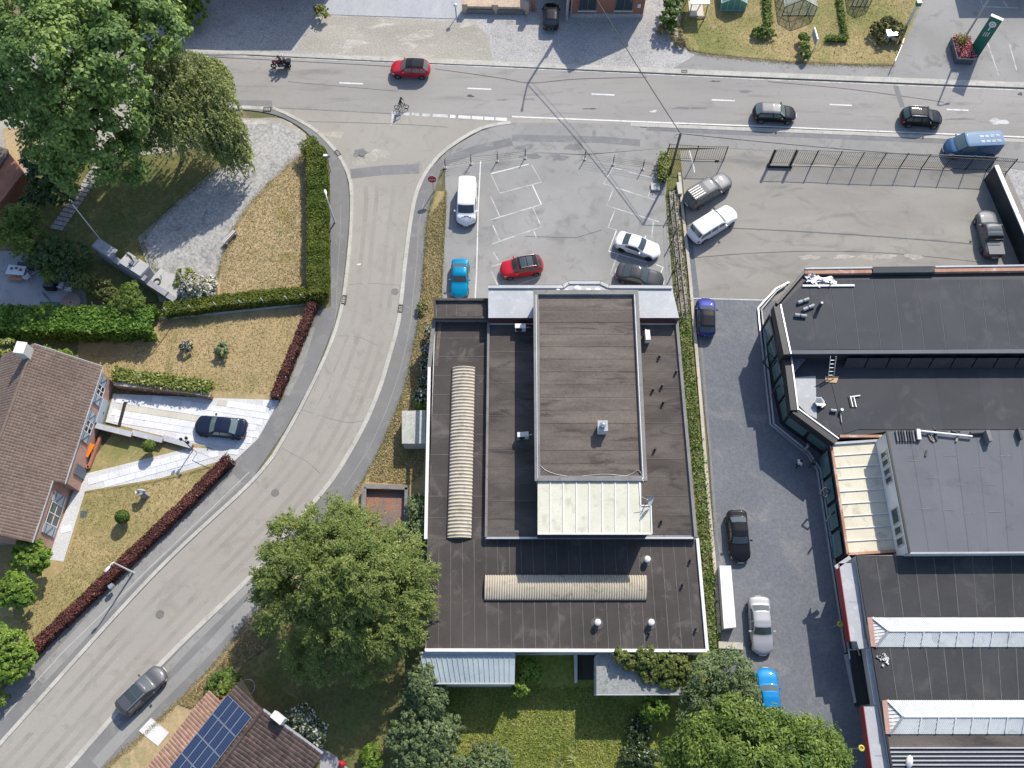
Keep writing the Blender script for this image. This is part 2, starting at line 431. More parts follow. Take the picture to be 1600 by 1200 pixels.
# --- south side of the main road: apron, footways
sheet('junction_apron', [(425, 165), (612, 177), (800, 184), (1060, 193), (1060, 215), (800, 196), (745, 203), (705, 226), (676, 252), (655, 292), (648, 330), (548, 330), (549, 295), (540, 262), (520, 230), (488, 198)], 0.026, M_side)
sfoot = sheet('south_footway', [(790, 192), (1000, 194), (1000, 200), (1200, 204), (1600, 220), (1800, 228), (1800, 300), (1570, 262), (1200, 236), (1130, 232), (1042, 232), (912, 242), (820, 238), (690, 250), (715, 226), (750, 206)], 0.075, M_walk2)
line_px([(800, 216), (870, 217.5), (940, 219), (1000, 224)], 0.85, 0.075, M_patch, 'asphalt_strip', sfoot)
line_px([(1010, 200), (1100, 205), (1300, 213), (1500, 222)], 0.75, 0.075, M_patch, 'asphalt_strip', sfoot)
line_px([(676, 268), (700, 250), (745, 234), (800, 222)], 1.0, 0.075, M_patch, 'asphalt_strip', sfoot)
blot(820, 230, 14, 5, M_patch, 'asphalt_patch', sfoot, 0.080); blot(897, 230, 12, 6, M_walk, 'asphalt_patch', sfoot, 0.080)
junc = bpy.data.objects['junction_apron']
# faded give-way markings
for x0, x1 in [(612, 628), (630, 640), (643, 655), (660, 672), (676, 700), (703, 712), (716, 735), (737, 755), (757, 772), (774, 792)]:
    line_px([(x0, 177 + (x0 - 612) * 0.056), (x1, 177 + (x1 - 612) * 0.056)], 0.42, 0.036, M_paint_worn if x0 < 700 else M_paint, 'give_way_mark', junc)
line_px([(614.5, 178), (613, 186), (611, 196)], 0.2, 0.030, M_paint_worn, 'lane_line', junc)
line_px([(430, 169), (500, 172), (560, 175), (612, 178)], 0.12, 0.030, M_patch, 'tar_and_shadow_line', junc)
line_px(smooth([(480, 190), (560, 192), (640, 195), (700, 199)], 4), 0.08, 0.030, M_walk, 'tar_and_shadow_line', junc)
line_px([(548, 272), (600, 266), (655, 264)], 1.15, 0.030, M_patch, 'asphalt_patch', junc)
blot(565, 240, 12, 8, M_patch, 'asphalt_patch', junc, 0.0305); blot(590, 242, 18, 9, M_gravel2, 'dust_patch', junc, 0.0312)
blot(562, 254, 14, 5, M_gravel2, 'dust_patch', junc, 0.0318); blot(522, 210, 14, 6, M_gravel2, 'dust_patch', junc, 0.0325)

# --- side road
sl_px = [(549, 290), (551, 330), (548, 370), (543, 425), (537, 475), (521, 528), (491, 602), (451, 677), (400, 750), (240, 903), (0, 1166), (-120, 1290)]
sr_px = [(654, 290), (648, 312), (641, 350), (633, 412), (627, 470), (621, 512), (607, 562), (596, 600), (574, 655), (550, 700), (519, 750), (466, 814), (392, 901), (250, 1039), (107, 1200), (30, 1285)]
SL = smooth(sl_px, 5); SR = smooth(sr_px, 5)
sroad = sheet('side_road', SL + SR[::-1], 0.03, M_side)
for pp, wd in [([(545, 445), (580, 443), (625, 446)], 0.05), ([(527, 525), (560, 527), (590, 540)], 0.05), ([(470, 640), (540, 660), (575, 655)], 0.05), ([(440, 700), (480, 722), (500, 740)], 0.06)]:
    line_px(smooth(pp, 5), wd, 0.03, M_patch, 'tar_and_shadow_line', sroad, 0.003)
M_track = surf('tyre_track', (0.272, 0.252, 0.217), (0.318, 0.296, 0.257), (0.245, 0.228, 0.198), 0.2, 0.6, 14, bump=0.15, fine=0.13, stretch=(0.8, 0.8, 1))
M_track.name = 'tyre_track'
for fr in (0.22, 0.38, 0.64, 0.8):
    k = min(len(SL), len(SR)); a_ = [SL[int(i * (len(SL) - 1) / 39)] for i in range(40)]; b_ = [SR[int(i * (len(SR) - 1) / 39)] for i in range(40)]
    line_px(smooth([(lerp(p[0], q[0], fr), lerp(p[1], q[1], fr)) for p, q in zip(a_, b_)][::3], 4), 0.42, 0.03, M_track, 'tyre_track', sroad, 0.0016)
line_px([(470, 690), (520, 600), (560, 500), (575, 420)], 0.5, 0.03, M_side, 'trench_repair', sroad, 0.0045)
M_cover = surf('iron_cover', (0.17, 0.16, 0.15), (0.22, 0.21, 0.2), None, 1, 2, 9)
for cx, cy in ((617, 456), (566, 240), (430, 770), (250, 960), (905, 228)):
    c_ = P(cx, cy); m = MB(); m.disc((c_.x, c_.y, 0.02), 0.36, 0.022 if cx < 700 and cy > 300 else 0.066, 20); o = m.build('manhole_cover', M_cover, sroad)
blot(561, 413, 3, 1.4, M_paint, 'litter', sroad, 0.036)
# footways each side of the side road
lf_out = [(425, 158), (330, 158), (330, 172), (380, 172), (430, 180), (470, 200), (497, 226), (512, 240), (516, 300), (517, 480), (496, 486), (437, 627), (366, 724), (300, 790), (52, 1030), (0, 1085), (-120, 1210)]
lf_in = [(-120, 1284), (0, 1160), (240, 896), (396, 746), (446, 672), (485, 600), (515, 526), (531, 475), (538, 425), (543, 370), (546, 330), (544, 290), (535, 258), (516, 230), (485, 202), (440, 178), (425, 170)]
lfoot = sheet('west_footway', smooth(lf_out[:9], 4) + lf_out[9:] + lf_in[:4] + smooth(lf_in[4:], 4), 0.09, M_walk)
rf_in = [(654, 290), (648, 312), (641, 350), (633, 412), (627, 470), (621, 512), (607, 562), (596, 600), (574, 655), (550, 700), (519, 750), (466, 814), (392, 901), (250, 1039), (107, 1200), (30, 1285)]
rf_out = [(80, 1290), (165, 1200), (240, 1135), (330, 1045), (400, 960), (450, 905), (520, 830), (568, 752), (600, 690), (634, 602), (651, 520), (660, 470), (664, 400), (669, 340), (690, 262), (712, 228), (700, 236), (676, 262)]
rfoot = sheet('east_footway', smooth(rf_in, 4) + smooth(rf_out[:15], 4) + rf_out[15:], 0.088, M_walk)
line_px(smooth([(664, 312), (655, 350), (652, 400), (646, 460), (640, 515), (622, 590), (596, 660), (570, 712), (538, 760)], 5), 0.07, 0.088, M_walk2, 'footway_seam', rfoot)
line_px(smooth([(492, 690 - 80), (505, 565), (524, 500), (527, 440), (531, 380), (533, 320)], 5), 0.06, 0.09, M_walk2, 'footway_seam', lfoot)
line_px([(390, 738), (240, 882), (100, 1018), (0, 1128)], 0.07, 0.09, M_conc, 'footway_seam', lfoot)
line_px([(372, 748), (220, 890), (60, 1062)], 1.25, 0.09, M_walk2, 'footway_strip', lfoot, 0.003)
line_px([(480, 510), (462, 570), (440, 615)], 1.6, 0.09, M_walk2, 'footway_strip', lfoot, 0.003)
line_px([(520, 818), (440, 890), (330, 1010), (200, 1140), (150, 1195)], 0.9, 0.088, M_walk2, 'footway_strip', rfoot, 0.003)
line_px([(416, 890), (300, 1005), (180, 1130)], 0.6, 0.088, M_walk2, 'footway_dust', rfoot, 0.0045)

# --- kerb stones, one by one
def kerbrow(name, pts, wm, hh, seg, side=0.0, mat=M_conc, base=0.0, gap=0.012):
    W = PL(smooth(pts, 8)); par = tag(bpy.data.objects.new(name, None), kind='structure'); COL.objects.link(par)
    par.location = W[0]
    acc = [0.0]
    for i in range(1, len(W)): acc.append(acc[-1] + (W[i] - W[i - 1]).length)
    def at(s):
        for i in range(1, len(W)):
            if acc[i] >= s or i == len(W) - 1:
                t = (s - acc[i - 1]) / max(acc[i] - acc[i - 1], 1e-6); return W[i - 1].lerp(W[i], t)
    n = int(acc[-1] / seg)
    shared = {}
    for k in range(n):
        a = at(k * seg); b = at((k + 1) * seg - gap); d = b - a
        key = round(d.length, 2)
        if key not in shared:
            mb = MB(); mb.box((0, 0, (hh + base) / 2 + 0.0), (key, wm, hh - base))
            # chamfer the top edges
            mb.v = [(x, y * (0.9 if z > (hh + base) / 2 else 1), z) for x, y, z in mb.v]
            me = bpy.data.meshes.new('kerb_stone'); me.from_pydata(mb.v, [], mb.f); me.materials.append(mat); shared[key] = me
        o = bpy.data.objects.new('kerb_stone', shared[key]); COL.objects.link(o); o.parent = par
        c = (a + b) / 2 - par.location
        nrm = Vector((-d.y, d.x, 0)).normalized() * side
        o.location = (c.x + nrm.x, c.y + nrm.y, random.uniform(-0.006, 0.006)); o.rotation_euler = (0, 0, math.atan2(d.y, d.x))
    return par
kerbrow('north_kerb', [(-60, 66), (310, 81), (400, 84.5), (600, 94), (800, 102.5), (1200, 119.5), (1600, 135.5), (1700, 140)], 0.46, 0.12, 1.0)
kerbrow('north_gutter', [(310, 84), (424, 85.5), (600, 91), (800, 99), (1200, 116), (1600, 131.5), (1700, 136)], 0.34, 0.10, 1.0)
kerbrow('south_kerb', [(985, 195.3), (1200, 203.8), (1400, 212), (1600, 220.5), (1700, 225)], 0.5, 0.10, 1.0)
kerbrow('south_west_kerb', [(-60, 152), (200, 160), (425, 170.5)], 0.45, 0.11, 1.0)
kerbrow('west_kerb', [(426, 169), (440, 174.5), (487, 200), (514, 224), (534, 250), (546, 278), (549.5, 305), (549, 350), (545, 400), (538, 458), (530, 497), (516, 540), (488, 601), (449, 675), (398, 748), (238, 900), (0, 1163), (-60, 1229)], 0.36, 0.115, 1.5)
kerbrow('east_kerb', [(798, 192), (770, 196), (745, 204), (711, 224), (687, 243), (668, 266), (656, 288), (648, 312), (641, 350), (633, 412), (627, 470), (621, 512), (607, 562), (596, 600), (574, 655), (550, 700), (519, 750), (466, 814), (392, 901), (250, 1039), (107, 1200), (50, 1262)], 0.42, 0.115, 1.5)
M_grate = plain('cast_iron', (0.06, 0.06, 0.06), 0.6, 0.6)
def drain(px, py, wd, ln, rz):
    c = P(px, py); e = empty('drain_grate', (c.x, c.y, 0.118), LBL_DRAIN[(px, py)], 'drain', 'street drains', rz)
    m = MB()
    for s in (-1, 1): m.box((0, s * wd / 2, 0.01), (ln, 0.05, 0.03)); m.box((s * ln / 2, 0, 0.01), (0.05, wd, 0.03))
    m.build('frame', M_grate, e, True)
    for k in range(5):
        b = MB(); b.box((-ln / 2 + ln * (k + 0.5) / 5, 0, 0.008), (0.05, wd, 0.02)); b.build('bar', M_grate, e, True)
LBL_DRAIN = {(418, 172): 'iron gutter grate by the white edge line west of the junction', (528, 240): 'iron grate in the kerb bend next to the clipped hedge corner',
             (538, 469): 'iron grate in the west kerb beside the hedge end', (626, 483): 'iron grate in the east kerb level with the flat roof corner', (1069, 112.5): 'small iron grate in the north kerb near the garden corner'}
for (px, py), (wd, ln, rz) in zip(LBL_DRAIN, [(0.5, 0.8, 0), (0.35, 0.7, 2.2), (0.4, 0.9, 1.5), (0.4, 0.8, 1.5), (0.35, 0.6, 0)]): drain(px, py, wd, ln, rz)

# --- customer car park
lot = sheet('customer_car_park', [(695, 262), (700, 246), (820, 238), (912, 243), (1042, 232), (1048, 300), (1060, 520), (690, 520), (690, 460), (697, 330)], 0.066, M_lot)
def bay(pts, mat=M_paint_worn, wd=0.11): line_px(pts, wd, 0.066, mat, 'bay_line', lot)
bay([(751, 252), (747, 330), (745, 420), (742, 475)], M_paint)
bay([(767, 272), (781, 302.5), (846, 285), (831, 259)], M_paint_worn); bay([(767, 272), (826, 257)], M_paint)
bay([(767, 308), (781, 339)]); bay([(767, 344), (846, 320)]); bay([(832, 290), (846, 320)], M_paint)
bay([(770, 352), (781, 377)]); bay([(768, 382), (846, 355)]); bay([(832, 324), (846, 355)])
bay([(770, 393), (779, 408)]); bay([(768, 417), (784, 412)]); bay([(768, 425), (779, 449)], M_paint_worn); bay([(834, 361), (838, 372)])
bay([(790, 452), (845, 433)])
bay([(960, 263), (1025, 280)], M_paint_worn); bay([(958, 262), (943, 287.5), (1023, 313)], M_paint_worn); bay([(1021, 283), (1012, 309)])
bay([(959, 294), (948, 322), (1029, 347)], M_paint_worn); bay([(961, 328), (950, 356), (964, 360)], M_paint_worn); bay([(963, 361), (951, 393), (1010, 410)], M_paint)
bay([(965, 398), (953, 430), (958, 431)], M_paint_worn); bay([(1021, 346), (1018, 372)]); bay([(1025, 414), (1036, 418), (1032, 428)], M_paint)
for pp in [[(700, 247), (690, 300), (697, 305)], [(820, 370), (900, 372), (940, 360)]]:
    line_px(pp, 0.06, 0.066, M_tar_shadow, 'tar_and_shadow_line', lot, 0.002)
blot(873, 246, 12, 6, M_patch, 'oil_stain', lot, 0.0695); blot(830, 244, 14, 5, M_patch, 'asphalt_patch', lot, 0.0695)
# --- neighbouring yard and paved drive
yard = sheet('east_yard', [(1062, 236), (1130, 232), (1200, 236), (1570, 262), (1640, 420), (1640, 520), (1180, 520), (1190, 470), (1082, 467), (1074, 360)], 0.064, M_lot2)
line_px([(1082, 467), (1140, 468.5), (1197, 470)], 0.14, 0.064, M_paint, 'yard_line', yard)
line_px([(1077, 236), (1084, 262), (1085, 270)], 0.12, 0.064, M_paint, 'yard_line', yard)
line_px(smooth([(1085, 403), (1180, 396), (1290, 393), (1400, 397), (1530, 410)], 5), 0.07, 0.064, M_tar_shadow, 'tar_and_shadow_line', yard, 0.003)  # thin dark strip paints an overhead cable's shadow across the yard
line_px([(1074, 370), (1080, 420), (1086, 467)], 0.9, 0.064, M_setts, 'paver_strip', yard, 0.003)
for cx, cy in [(1265, 402), (1318, 401), (1355, 402), (1385, 401), (1428, 401)]: blot(cx, cy, 14, 4, M_gravel2, 'sand_stain', yard, 0.0672)
drive = sheet('paved_drive', [(1082, 467), (1230, 471), (1330, 600), (1420, 1210), (1440, 1300), (1130, 1300), (1126, 1010), (1107, 700)], 0.07, M_setts)
line_px([(1086, 470), (1098, 560), (1104, 640), (1112, 740), (1120, 840), (1128, 880)], 0.2, 0.07, M_walk, 'paver_edge', drive, 0.003)
sheet('east_plot', [(1570, 262), (1800, 262), (1800, 520), (1640, 440)], 0.06, M_gravel)
# planted strip between
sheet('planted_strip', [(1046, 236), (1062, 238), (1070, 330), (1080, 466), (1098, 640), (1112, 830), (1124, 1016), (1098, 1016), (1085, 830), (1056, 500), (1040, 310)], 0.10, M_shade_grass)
M_kerbs = surf('border_concrete', (0.42, 0.38, 0.31), (0.5, 0.45, 0.37), (0.34, 0.31, 0.26), 0.4, 1.5, 8, island=0.06, fine=0.15)
kerbrow('drive_kerb', [(1061, 272), (1066, 330), (1076, 420), (1083, 500), (1091, 590), (1099, 690), (1107, 790), (1117, 900), (1124, 1010)], 0.32, 0.28, 1.2, mat=M_kerbs)
# --- grass strips
sheet('roadside_strip', smooth([(697, 300), (692, 380), (688, 470)], 4) + [(690, 520), (680, 1020), (655, 1030), (620, 850), (566, 756)] + smooth([(600, 690), (634, 602), (651, 520), (660, 470), (664, 400), (669, 340), (680, 300)], 4), 0.12, M_grass_dry)
sheet('south_verge', smooth([(566, 756), (520, 830), (450, 905), (400, 960), (330, 1045), (240, 1135), (165, 1200), (90, 1285)], 4) + [(400, 1300), (660, 1300), (660, 1020), (640, 850)], 0.124, M_grass_straw)
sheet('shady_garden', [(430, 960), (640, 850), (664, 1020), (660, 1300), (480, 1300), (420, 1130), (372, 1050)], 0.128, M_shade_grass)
sheet('back_garden', [(650, 1010), (1128, 1012), (1132, 1300), (640, 1300)], 0.126, M_grass_green)
# --- memorial ground
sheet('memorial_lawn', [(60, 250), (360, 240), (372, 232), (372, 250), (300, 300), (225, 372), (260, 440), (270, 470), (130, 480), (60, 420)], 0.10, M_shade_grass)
sheet('memorial_gravel', smooth([(380, 196), (440, 196), (478, 222), (482, 236), (450, 262), (405, 305), (375, 345), (352, 392), (338, 440), (338, 472)], 4) + [(250, 472), (216, 372), (290, 305), (372, 235)], 0.112, M_gravel_m)
sheet('memorial_verge_gravel', smooth([(330, 178), (385, 186), (440, 186), (478, 210)], 3) + [(482, 236), (440, 240), (380, 222), (340, 215)], 0.106, M_gravel2)
sheet('memorial_dry_lawn', smooth([(480, 236), (450, 262), (405, 305), (375, 345), (352, 392), (342, 430), (340, 466)], 4) + [(488, 466), (488, 240)], 0.118, M_grass_straw)
# --- house garden
sheet('upper_lawn', [(130, 500), (250, 498), (492, 478), (430, 626), (330, 622), (180, 605), (120, 560)], 0.12, M_grass_dry)
sheet('front_lawn', [(190, 660), (305, 690), (365, 716), (362, 726), (52, 1026), (-120, 1190), (-120, 860), (40, 850), (130, 740)], 0.112, M_grass_mix)
for cx, cy, rx, ry in [(455, 403, 17, 13), (448, 340, 18, 14)]: blot(cx, cy, rx, ry, M_grass_mix, 'green_patch', bpy.data.objects['memorial_dry_lawn'], 0.1215)
sheet('patio', [(-80, 390), (60, 395), (130, 430), (140, 500), (-80, 500)], 0.12, M_patio)
# pale slab paving of the drive and path
M_slab = surf('pale_slabs', (0.60, 0.61, 0.62), (0.68, 0.68, 0.68), (0.55, 0.555, 0.56), 0.5, 1.5, 8, island=0.06, bump=0.15, fine=0.1, rough=0.75)
M_slab_y = surf('cream_slabs', (0.50, 0.47, 0.39), (0.56, 0.53, 0.45), None, 0.5, 1.5, 8, island=0.07, bump=0.15, fine=0.12, rough=0.75)
M_joint = surf('slab_joint', (0.52, 0.52, 0.51), (0.60, 0.60, 0.59), None, 0.5, 1.5, 8)
def inside(p, poly):
    c = False; n = len(poly)
    for i in range(n):
        a = poly[i]; b = poly[(i + 1) % n]
        if (a[1] > p[1]) != (b[1] > p[1]) and p[0] < (b[0] - a[0]) * (p[1] - a[1]) / (b[1] - a[1]) + a[0]: c = not c
    return c
def paved(name, pts, z, dirpx, sx, sy, special=None):
    par = sheet(name, pts, z, M_joint)
    poly = [(q.x, q.y) for q in PL(pts)]
    a = P(*dirpx[0]); b = P(*dirpx[1]); ang = math.atan2(b.y - a.y, b.x - a.x); ca, sa = math.cos(ang), math.sin(ang)
    loc = [((x - a.x) * ca + (y - a.y) * sa, -(x - a.x) * sa + (y - a.y) * ca) for x, y in poly]
    x0 = min(q[0] for q in loc); x1 = max(q[0] for q in loc); y0 = min(q[1] for q in loc); y1 = max(q[1] for q in loc)
    me = {}
    for mt in (M_slab, M_slab_y):
        mb = MB(); mb.box((0, 0, 0.012), (sx - 0.03, sy - 0.03, 0.03)); m_ = bpy.data.meshes.new('slab'); m_.from_pydata(mb.v, [], mb.f); m_.materials.append(mt); me[mt] = m_
    cnt = 0
    j = 0; y = y0 + sy / 2
    while y < y1 and cnt < 300:
        x = x0 + sx / 2 + (sx / 2 if j % 2 else 0) - sx / 2
        while x < x1 and cnt < 300:
            ok = True
            for dx in (-sx * 0.49, sx * 0.49):
                for dy in (-sy * 0.49, sy * 0.49):
                    if not inside((a.x + (x + dx) * ca - (y + dy) * sa, a.y + (x + dx) * sa + (y + dy) * ca), poly): ok = False
            if ok:
                wx, wy = a.x + x * ca - y * sa, a.y + x * sa + y * ca
                mt = M_slab_y if special and special(x, y) else M_slab
                o = bpy.data.objects.new('slab', me[mt]); COL.objects.link(o); o.parent = par
                o.location = (wx, wy, z + random.uniform(-0.003, 0.003)); o.rotation_euler = (0, 0, ang); cnt += 1
            x += sx
        y += sy; j += 1
    return par
paved('house_drive', [(166, 660), (178, 616), (320, 622), (437, 626), (404, 686), (366, 722), (336, 702), (300, 693), (230, 676)], 0.13, [(190, 662), (330, 684)], 0.92, 0.62,
      lambda x, y: 1.0 < y < 1.65 and x < 9 or 3.0 < y < 3.65 and x < 9)
paved('house_path', [(138, 740), (300, 700), (338, 702), (362, 716), (250, 748), (134, 768), (100, 878), (74, 874), (115, 770)], 0.125, [(150, 760), (340, 708)], 0.92, 0.62)
sheet('rear_terrace', [(-80, 842), (30, 838), (75, 846), (70, 874), (-80, 868)], 0.10, M_patio)
for pp in [[(237, 1122), (218, 1142), (248, 1166), (265, 1145)], ]:
    o = sheet('doorstep_slab', pp, 0.16, M_slab)
# tread by tread stair path under the big tree
sp = empty('stepped_path', P(92, 356, 0.1), 'grey stepped sleeper path climbing through the shade under the big tree', 'path')
for k in range(16):
    t = k / 15; a = P(lerp(90, 158, t), lerp(356, 258, t), 0.1); b = P(lerp(92, 160, t), lerp(352, 254, t), 0.1)
    d = (b - a).normalized(); ang = math.atan2(d.y, d.x); m = MB(); m.box((a.x, a.y, 0.16), (0.42, 1.25, 0.1), ang); m.build('tread', M_gravel, sp)
# ================================================================ buildings
M_felt = surf('roof_felt', (0.050, 0.044, 0.040), (0.078, 0.068, 0.061), (0.12, 0.107, 0.095), 0.22, 0.5, 8, bump=0.3, island=0.05, fine=0.16, rough=0.85)
M_felt_old = surf('weathered_felt', (0.108, 0.09, 0.076), (0.165, 0.139, 0.117), (0.05, 0.042, 0.036), 0.30, 0.42, 5, contrast=1.2, bump=0.3, island=0.07, stretch=(0.45, 2.6, 1), fine=0.22, rough=0.9)
M_felt_mid = surf('mid_felt', (0.075, 0.064, 0.058), (0.125, 0.108, 0.096), (0.045, 0.04, 0.037), 0.28, 0.5, 7, contrast=1.3, bump=0.3, island=0.06, stretch=(0.6, 1.8, 1), fine=0.2, rough=0.9)
M_felt_blk = surf('new_black_felt', (0.040, 0.043, 0.050), (0.052, 0.055, 0.062), (0.065, 0.067, 0.072), 0.2, 0.5, 12, bump=0.2, island=0.05, fine=0.12, rough=0.7)
M_felt_gry = surf('grey_felt', (0.125, 0.127, 0.14), (0.14, 0.142, 0.155), (0.11, 0.112, 0.122), 0.2, 0.5, 12, bump=0.2, island=0.04, fine=0.08, rough=0.8)
M_seam = surf('felt_seam', (0.10, 0.095, 0.09), (0.155, 0.148, 0.14), None, 0.8, 2, 9, fine=0.2)
M_parapet = surf('parapet_metal', (0.17, 0.165, 0.155), (0.22, 0.21, 0.2), (0.13, 0.125, 0.12), 0.4, 1.5, 8, fine=0.15, rough=0.6)
M_white = plain('white_trim', (0.68, 0.67, 0.64), 0.5, var=0.14)
M_zinc = surf('zinc_sheet', (0.36, 0.37, 0.385), (0.42, 0.43, 0.44), (0.48, 0.485, 0.49), 0.4, 1.4, 9, bump=0.1, fine=0.1, rough=0.5)
M_redpanel = plain('dark_red_panel', (0.10, 0.035, 0.04), 0.5)
M_brick = surf('red_brick', (0.30, 0.135, 0.09), (0.36, 0.17, 0.11), (0.22, 0.10, 0.07), 0.8, 2.5, 12, fine=0.25)
M_brick_pink = surf('pink_brick', (0.40, 0.24, 0.19), (0.46, 0.29, 0.235), (0.34, 0.2, 0.155), 0.8, 2.5, 12, fine=0.2)
M_render = surf('pale_render', (0.50, 0.49, 0.46), (0.57, 0.56, 0.53), None, 0.5, 2, 9, fine=0.1)
M_darkwall = surf('dark_cladding', (0.03, 0.032, 0.035), (0.045, 0.046, 0.05), None, 0.5, 2, 9, fine=0.1, rough=0.5)
M_glass = plain('window_glass', (0.035, 0.05, 0.052), 0.06, spec=0.8, var=0.2)
M_shopglass = plain('shop_glass', (0.12, 0.19, 0.185), 0.08, spec=0.8, var=0.25, scale=0.4)
M_alu = plain('aluminium', (0.55, 0.56, 0.57), 0.35, 0.7)
M_steel = plain('galvanised_steel', (0.42, 0.43, 0.44), 0.45, 0.6)
M_black = plain('black_metal', (0.018, 0.018, 0.02), 0.5)
M_ply = plain('plywood', (0.50, 0.33, 0.16), 0.7)
M_cream = surf('cream_sheet', (0.53, 0.515, 0.41), (0.60, 0.585, 0.475), (0.46, 0.44, 0.34), 0.4, 1.2, 9, bump=0.1, fine=0.1, rough=0.6)
M_cream2 = surf('stained_cream_sheet', (0.56, 0.52, 0.40), (0.66, 0.61, 0.48), (0.42, 0.38, 0.27), 0.3, 0.8, 9, bump=0.1, fine=0.12, rough=0.6)
M_poly = surf('aged_polyester', (0.44, 0.39, 0.30), (0.50, 0.45, 0.355), (0.32, 0.28, 0.21), 0.3, 1.2, 9, bump=0.1, fine=0.14, rough=0.5)
M_corr_white = surf('white_corrugated', (0.66, 0.66, 0.64), (0.72, 0.72, 0.70), (0.58, 0.57, 0.55), 0.3, 1.5, 9, bump=0.05, fine=0.06, rough=0.5)
M_corr_shaded = surf('shaded_corrugated', (0.52, 0.545, 0.54), (0.60, 0.62, 0.61), (0.45, 0.47, 0.465), 0.4, 1.2, 9, bump=0.05, fine=0.1, rough=0.45)  # white rooflight sheet, darkened in colour for the slopes turned from the sun
M_blueshed = surf('bluegrey_sheet', (0.30, 0.355, 0.375), (0.36, 0.41, 0.425), (0.25, 0.29, 0.305), 0.5, 1.3, 9, bump=0.05, fine=0.1, rough=0.5)
M_copper = surf('rusty_edge', (0.36, 0.19, 0.13), (0.46, 0.27, 0.19), (0.55, 0.50, 0.45), 0.6, 1.2, 9, fine=0.15)
M_tile = surf('brown_tiles', (0.165, 0.12, 0.097), (0.20, 0.148, 0.12), (0.15, 0.112, 0.092), 0.2, 0.5, 9, bump=0.1, island=0.11, fine=0.18, rough=0.8)
M_tile_dk = surf('dark_tiles', (0.075, 0.055, 0.05), (0.10, 0.072, 0.062), (0.13, 0.085, 0.07), 0.3, 0.9, 9, bump=0.1, island=0.25, fine=0.2, rough=0.75)
M_tile_or = surf('orange_tiles', (0.29, 0.175, 0.125), (0.35, 0.215, 0.155), (0.21, 0.13, 0.095), 0.3, 1.2, 9, bump=0.1, island=0.18, fine=0.2, rough=0.8)
M_shutter = plain('grey_blue_shutter', (0.36, 0.42, 0.47), 0.55, var=0.08)
M_shutter_dk = plain('shutter_brace', (0.10, 0.12, 0.15), 0.55)

def walls(root, px, z, mat, name='wall', zb=0.0, inset=0.0):
    m = MB(); pts = [(q.x, q.y) for q in PL(px, z)]
    m.prism(pts, zb, z); return m.build(name, mat, root)
def parapet(root, px, z, wd, h, mat, closed=True, name='parapet', drop=0.0):
    W = PL(px, z); n = len(W); out = []
    for i in range(n if closed else n - 1):
        a, b = W[i], W[(i + 1) % n]
        d = (b - a).normalized()
        m = MB(); off = 0.0017 * (i % 5)
        m.bar(a + Vector((0, 0, h / 2 - drop / 2 + off)) - d * wd * 0.5 * (i % 2), b + Vector((0, 0, h / 2 - drop / 2 + off)) + d * wd * 0.5 * (i % 2), wd, h + drop)
        out.append(m.build(name, mat, root))
    return out
def strips(root, quad, z, n, along, mat, name='roofing_sheet', th=0.02, seam=None, jitter=0.004):
    """quad px: tl,tr,br,bl at level z. along='x' -> strips side by side in x, 'y' -> stacked in y"""
    tl, tr, br, bl = PL(quad, z)
    for k in range(n):
        t0, t1 = k / n, (k + 1) / n
        if along == 'x': q = [tl.lerp(tr, t0), tl.lerp(tr, t1), bl.lerp(br, t1), bl.lerp(br, t0)]
        else: q = [tl.lerp(bl, t0), tr.lerp(br, t0), tr.lerp(br, t1), tl.lerp(bl, t1)]
        c = sum(q, Vector()) / 4
        q = [c + (p - c) * 0.9985 for p in q]
        zz = z + th + (k % 2) * 0.008 + random.uniform(0, jitter)
        m = MB(); m.prism([(p.x, p.y) for p in q], z - 0.005, zz); m.build(name, mat, root)
        if seam is not None and k > 0:
            a, b = (tl.lerp(tr, t0), bl.lerp(br, t0)) if along == 'x' else (tl.lerp(bl, t0), tr.lerp(br, t0))
            s = MB(); s.bar(a + Vector((0, 0, th + 0.016)), b + Vector((0, 0, th + 0.016)), 0.055, 0.012); s.build('seam', seam, root)

# ---------------------------------------------------------------- A: flat roofed commercial building
ZL, ZM, ZT, ZC, ZX = 4.1, 4.55, 7.5, 5.75, 4.7
A = empty('commercial_building', P(880, 740, 0), 'long flat-roofed commercial building with dark felt roofs and raised central block', 'building')
walls(A, [(679, 480), (1056, 480), (1087, 843), (1105, 1015), (665, 1015)], ZL - 0.01, M_render)
strips(A, [(681, 500), (761, 500), (758, 843), (667.5, 843)], ZL, 11, 'y', M_felt, seam=M_seam)
strips(A, [(667.5, 843), (1088, 843), (1103, 1014), (666, 1014)], ZL, 23, 'x', M_felt, seam=M_seam)
parapet(A, [(678.5, 499), (671, 575)], ZL, 0.34, 0.22, M_parapet, False)
parapet(A, [(671, 575), (665.5, 843)], ZL, 0.26, 0.22, M_white, False)
parapet(A, [(664, 1016), (1104, 1017)], ZL, 0.24, 0.22, M_white, False, drop=0.4)
parapet(A, [(1089, 842), (1104.5, 1017)], ZL, 0.24, 0.22, M_white, False)
# pale worn band along the west edge
m = MB(); m.prism([(q.x, q.y) for q in PL([(685, 505), (690, 505), (684, 572), (679, 572)], ZL)], ZL, ZL + 0.036); m.build('worn_band', M_felt_old, A)
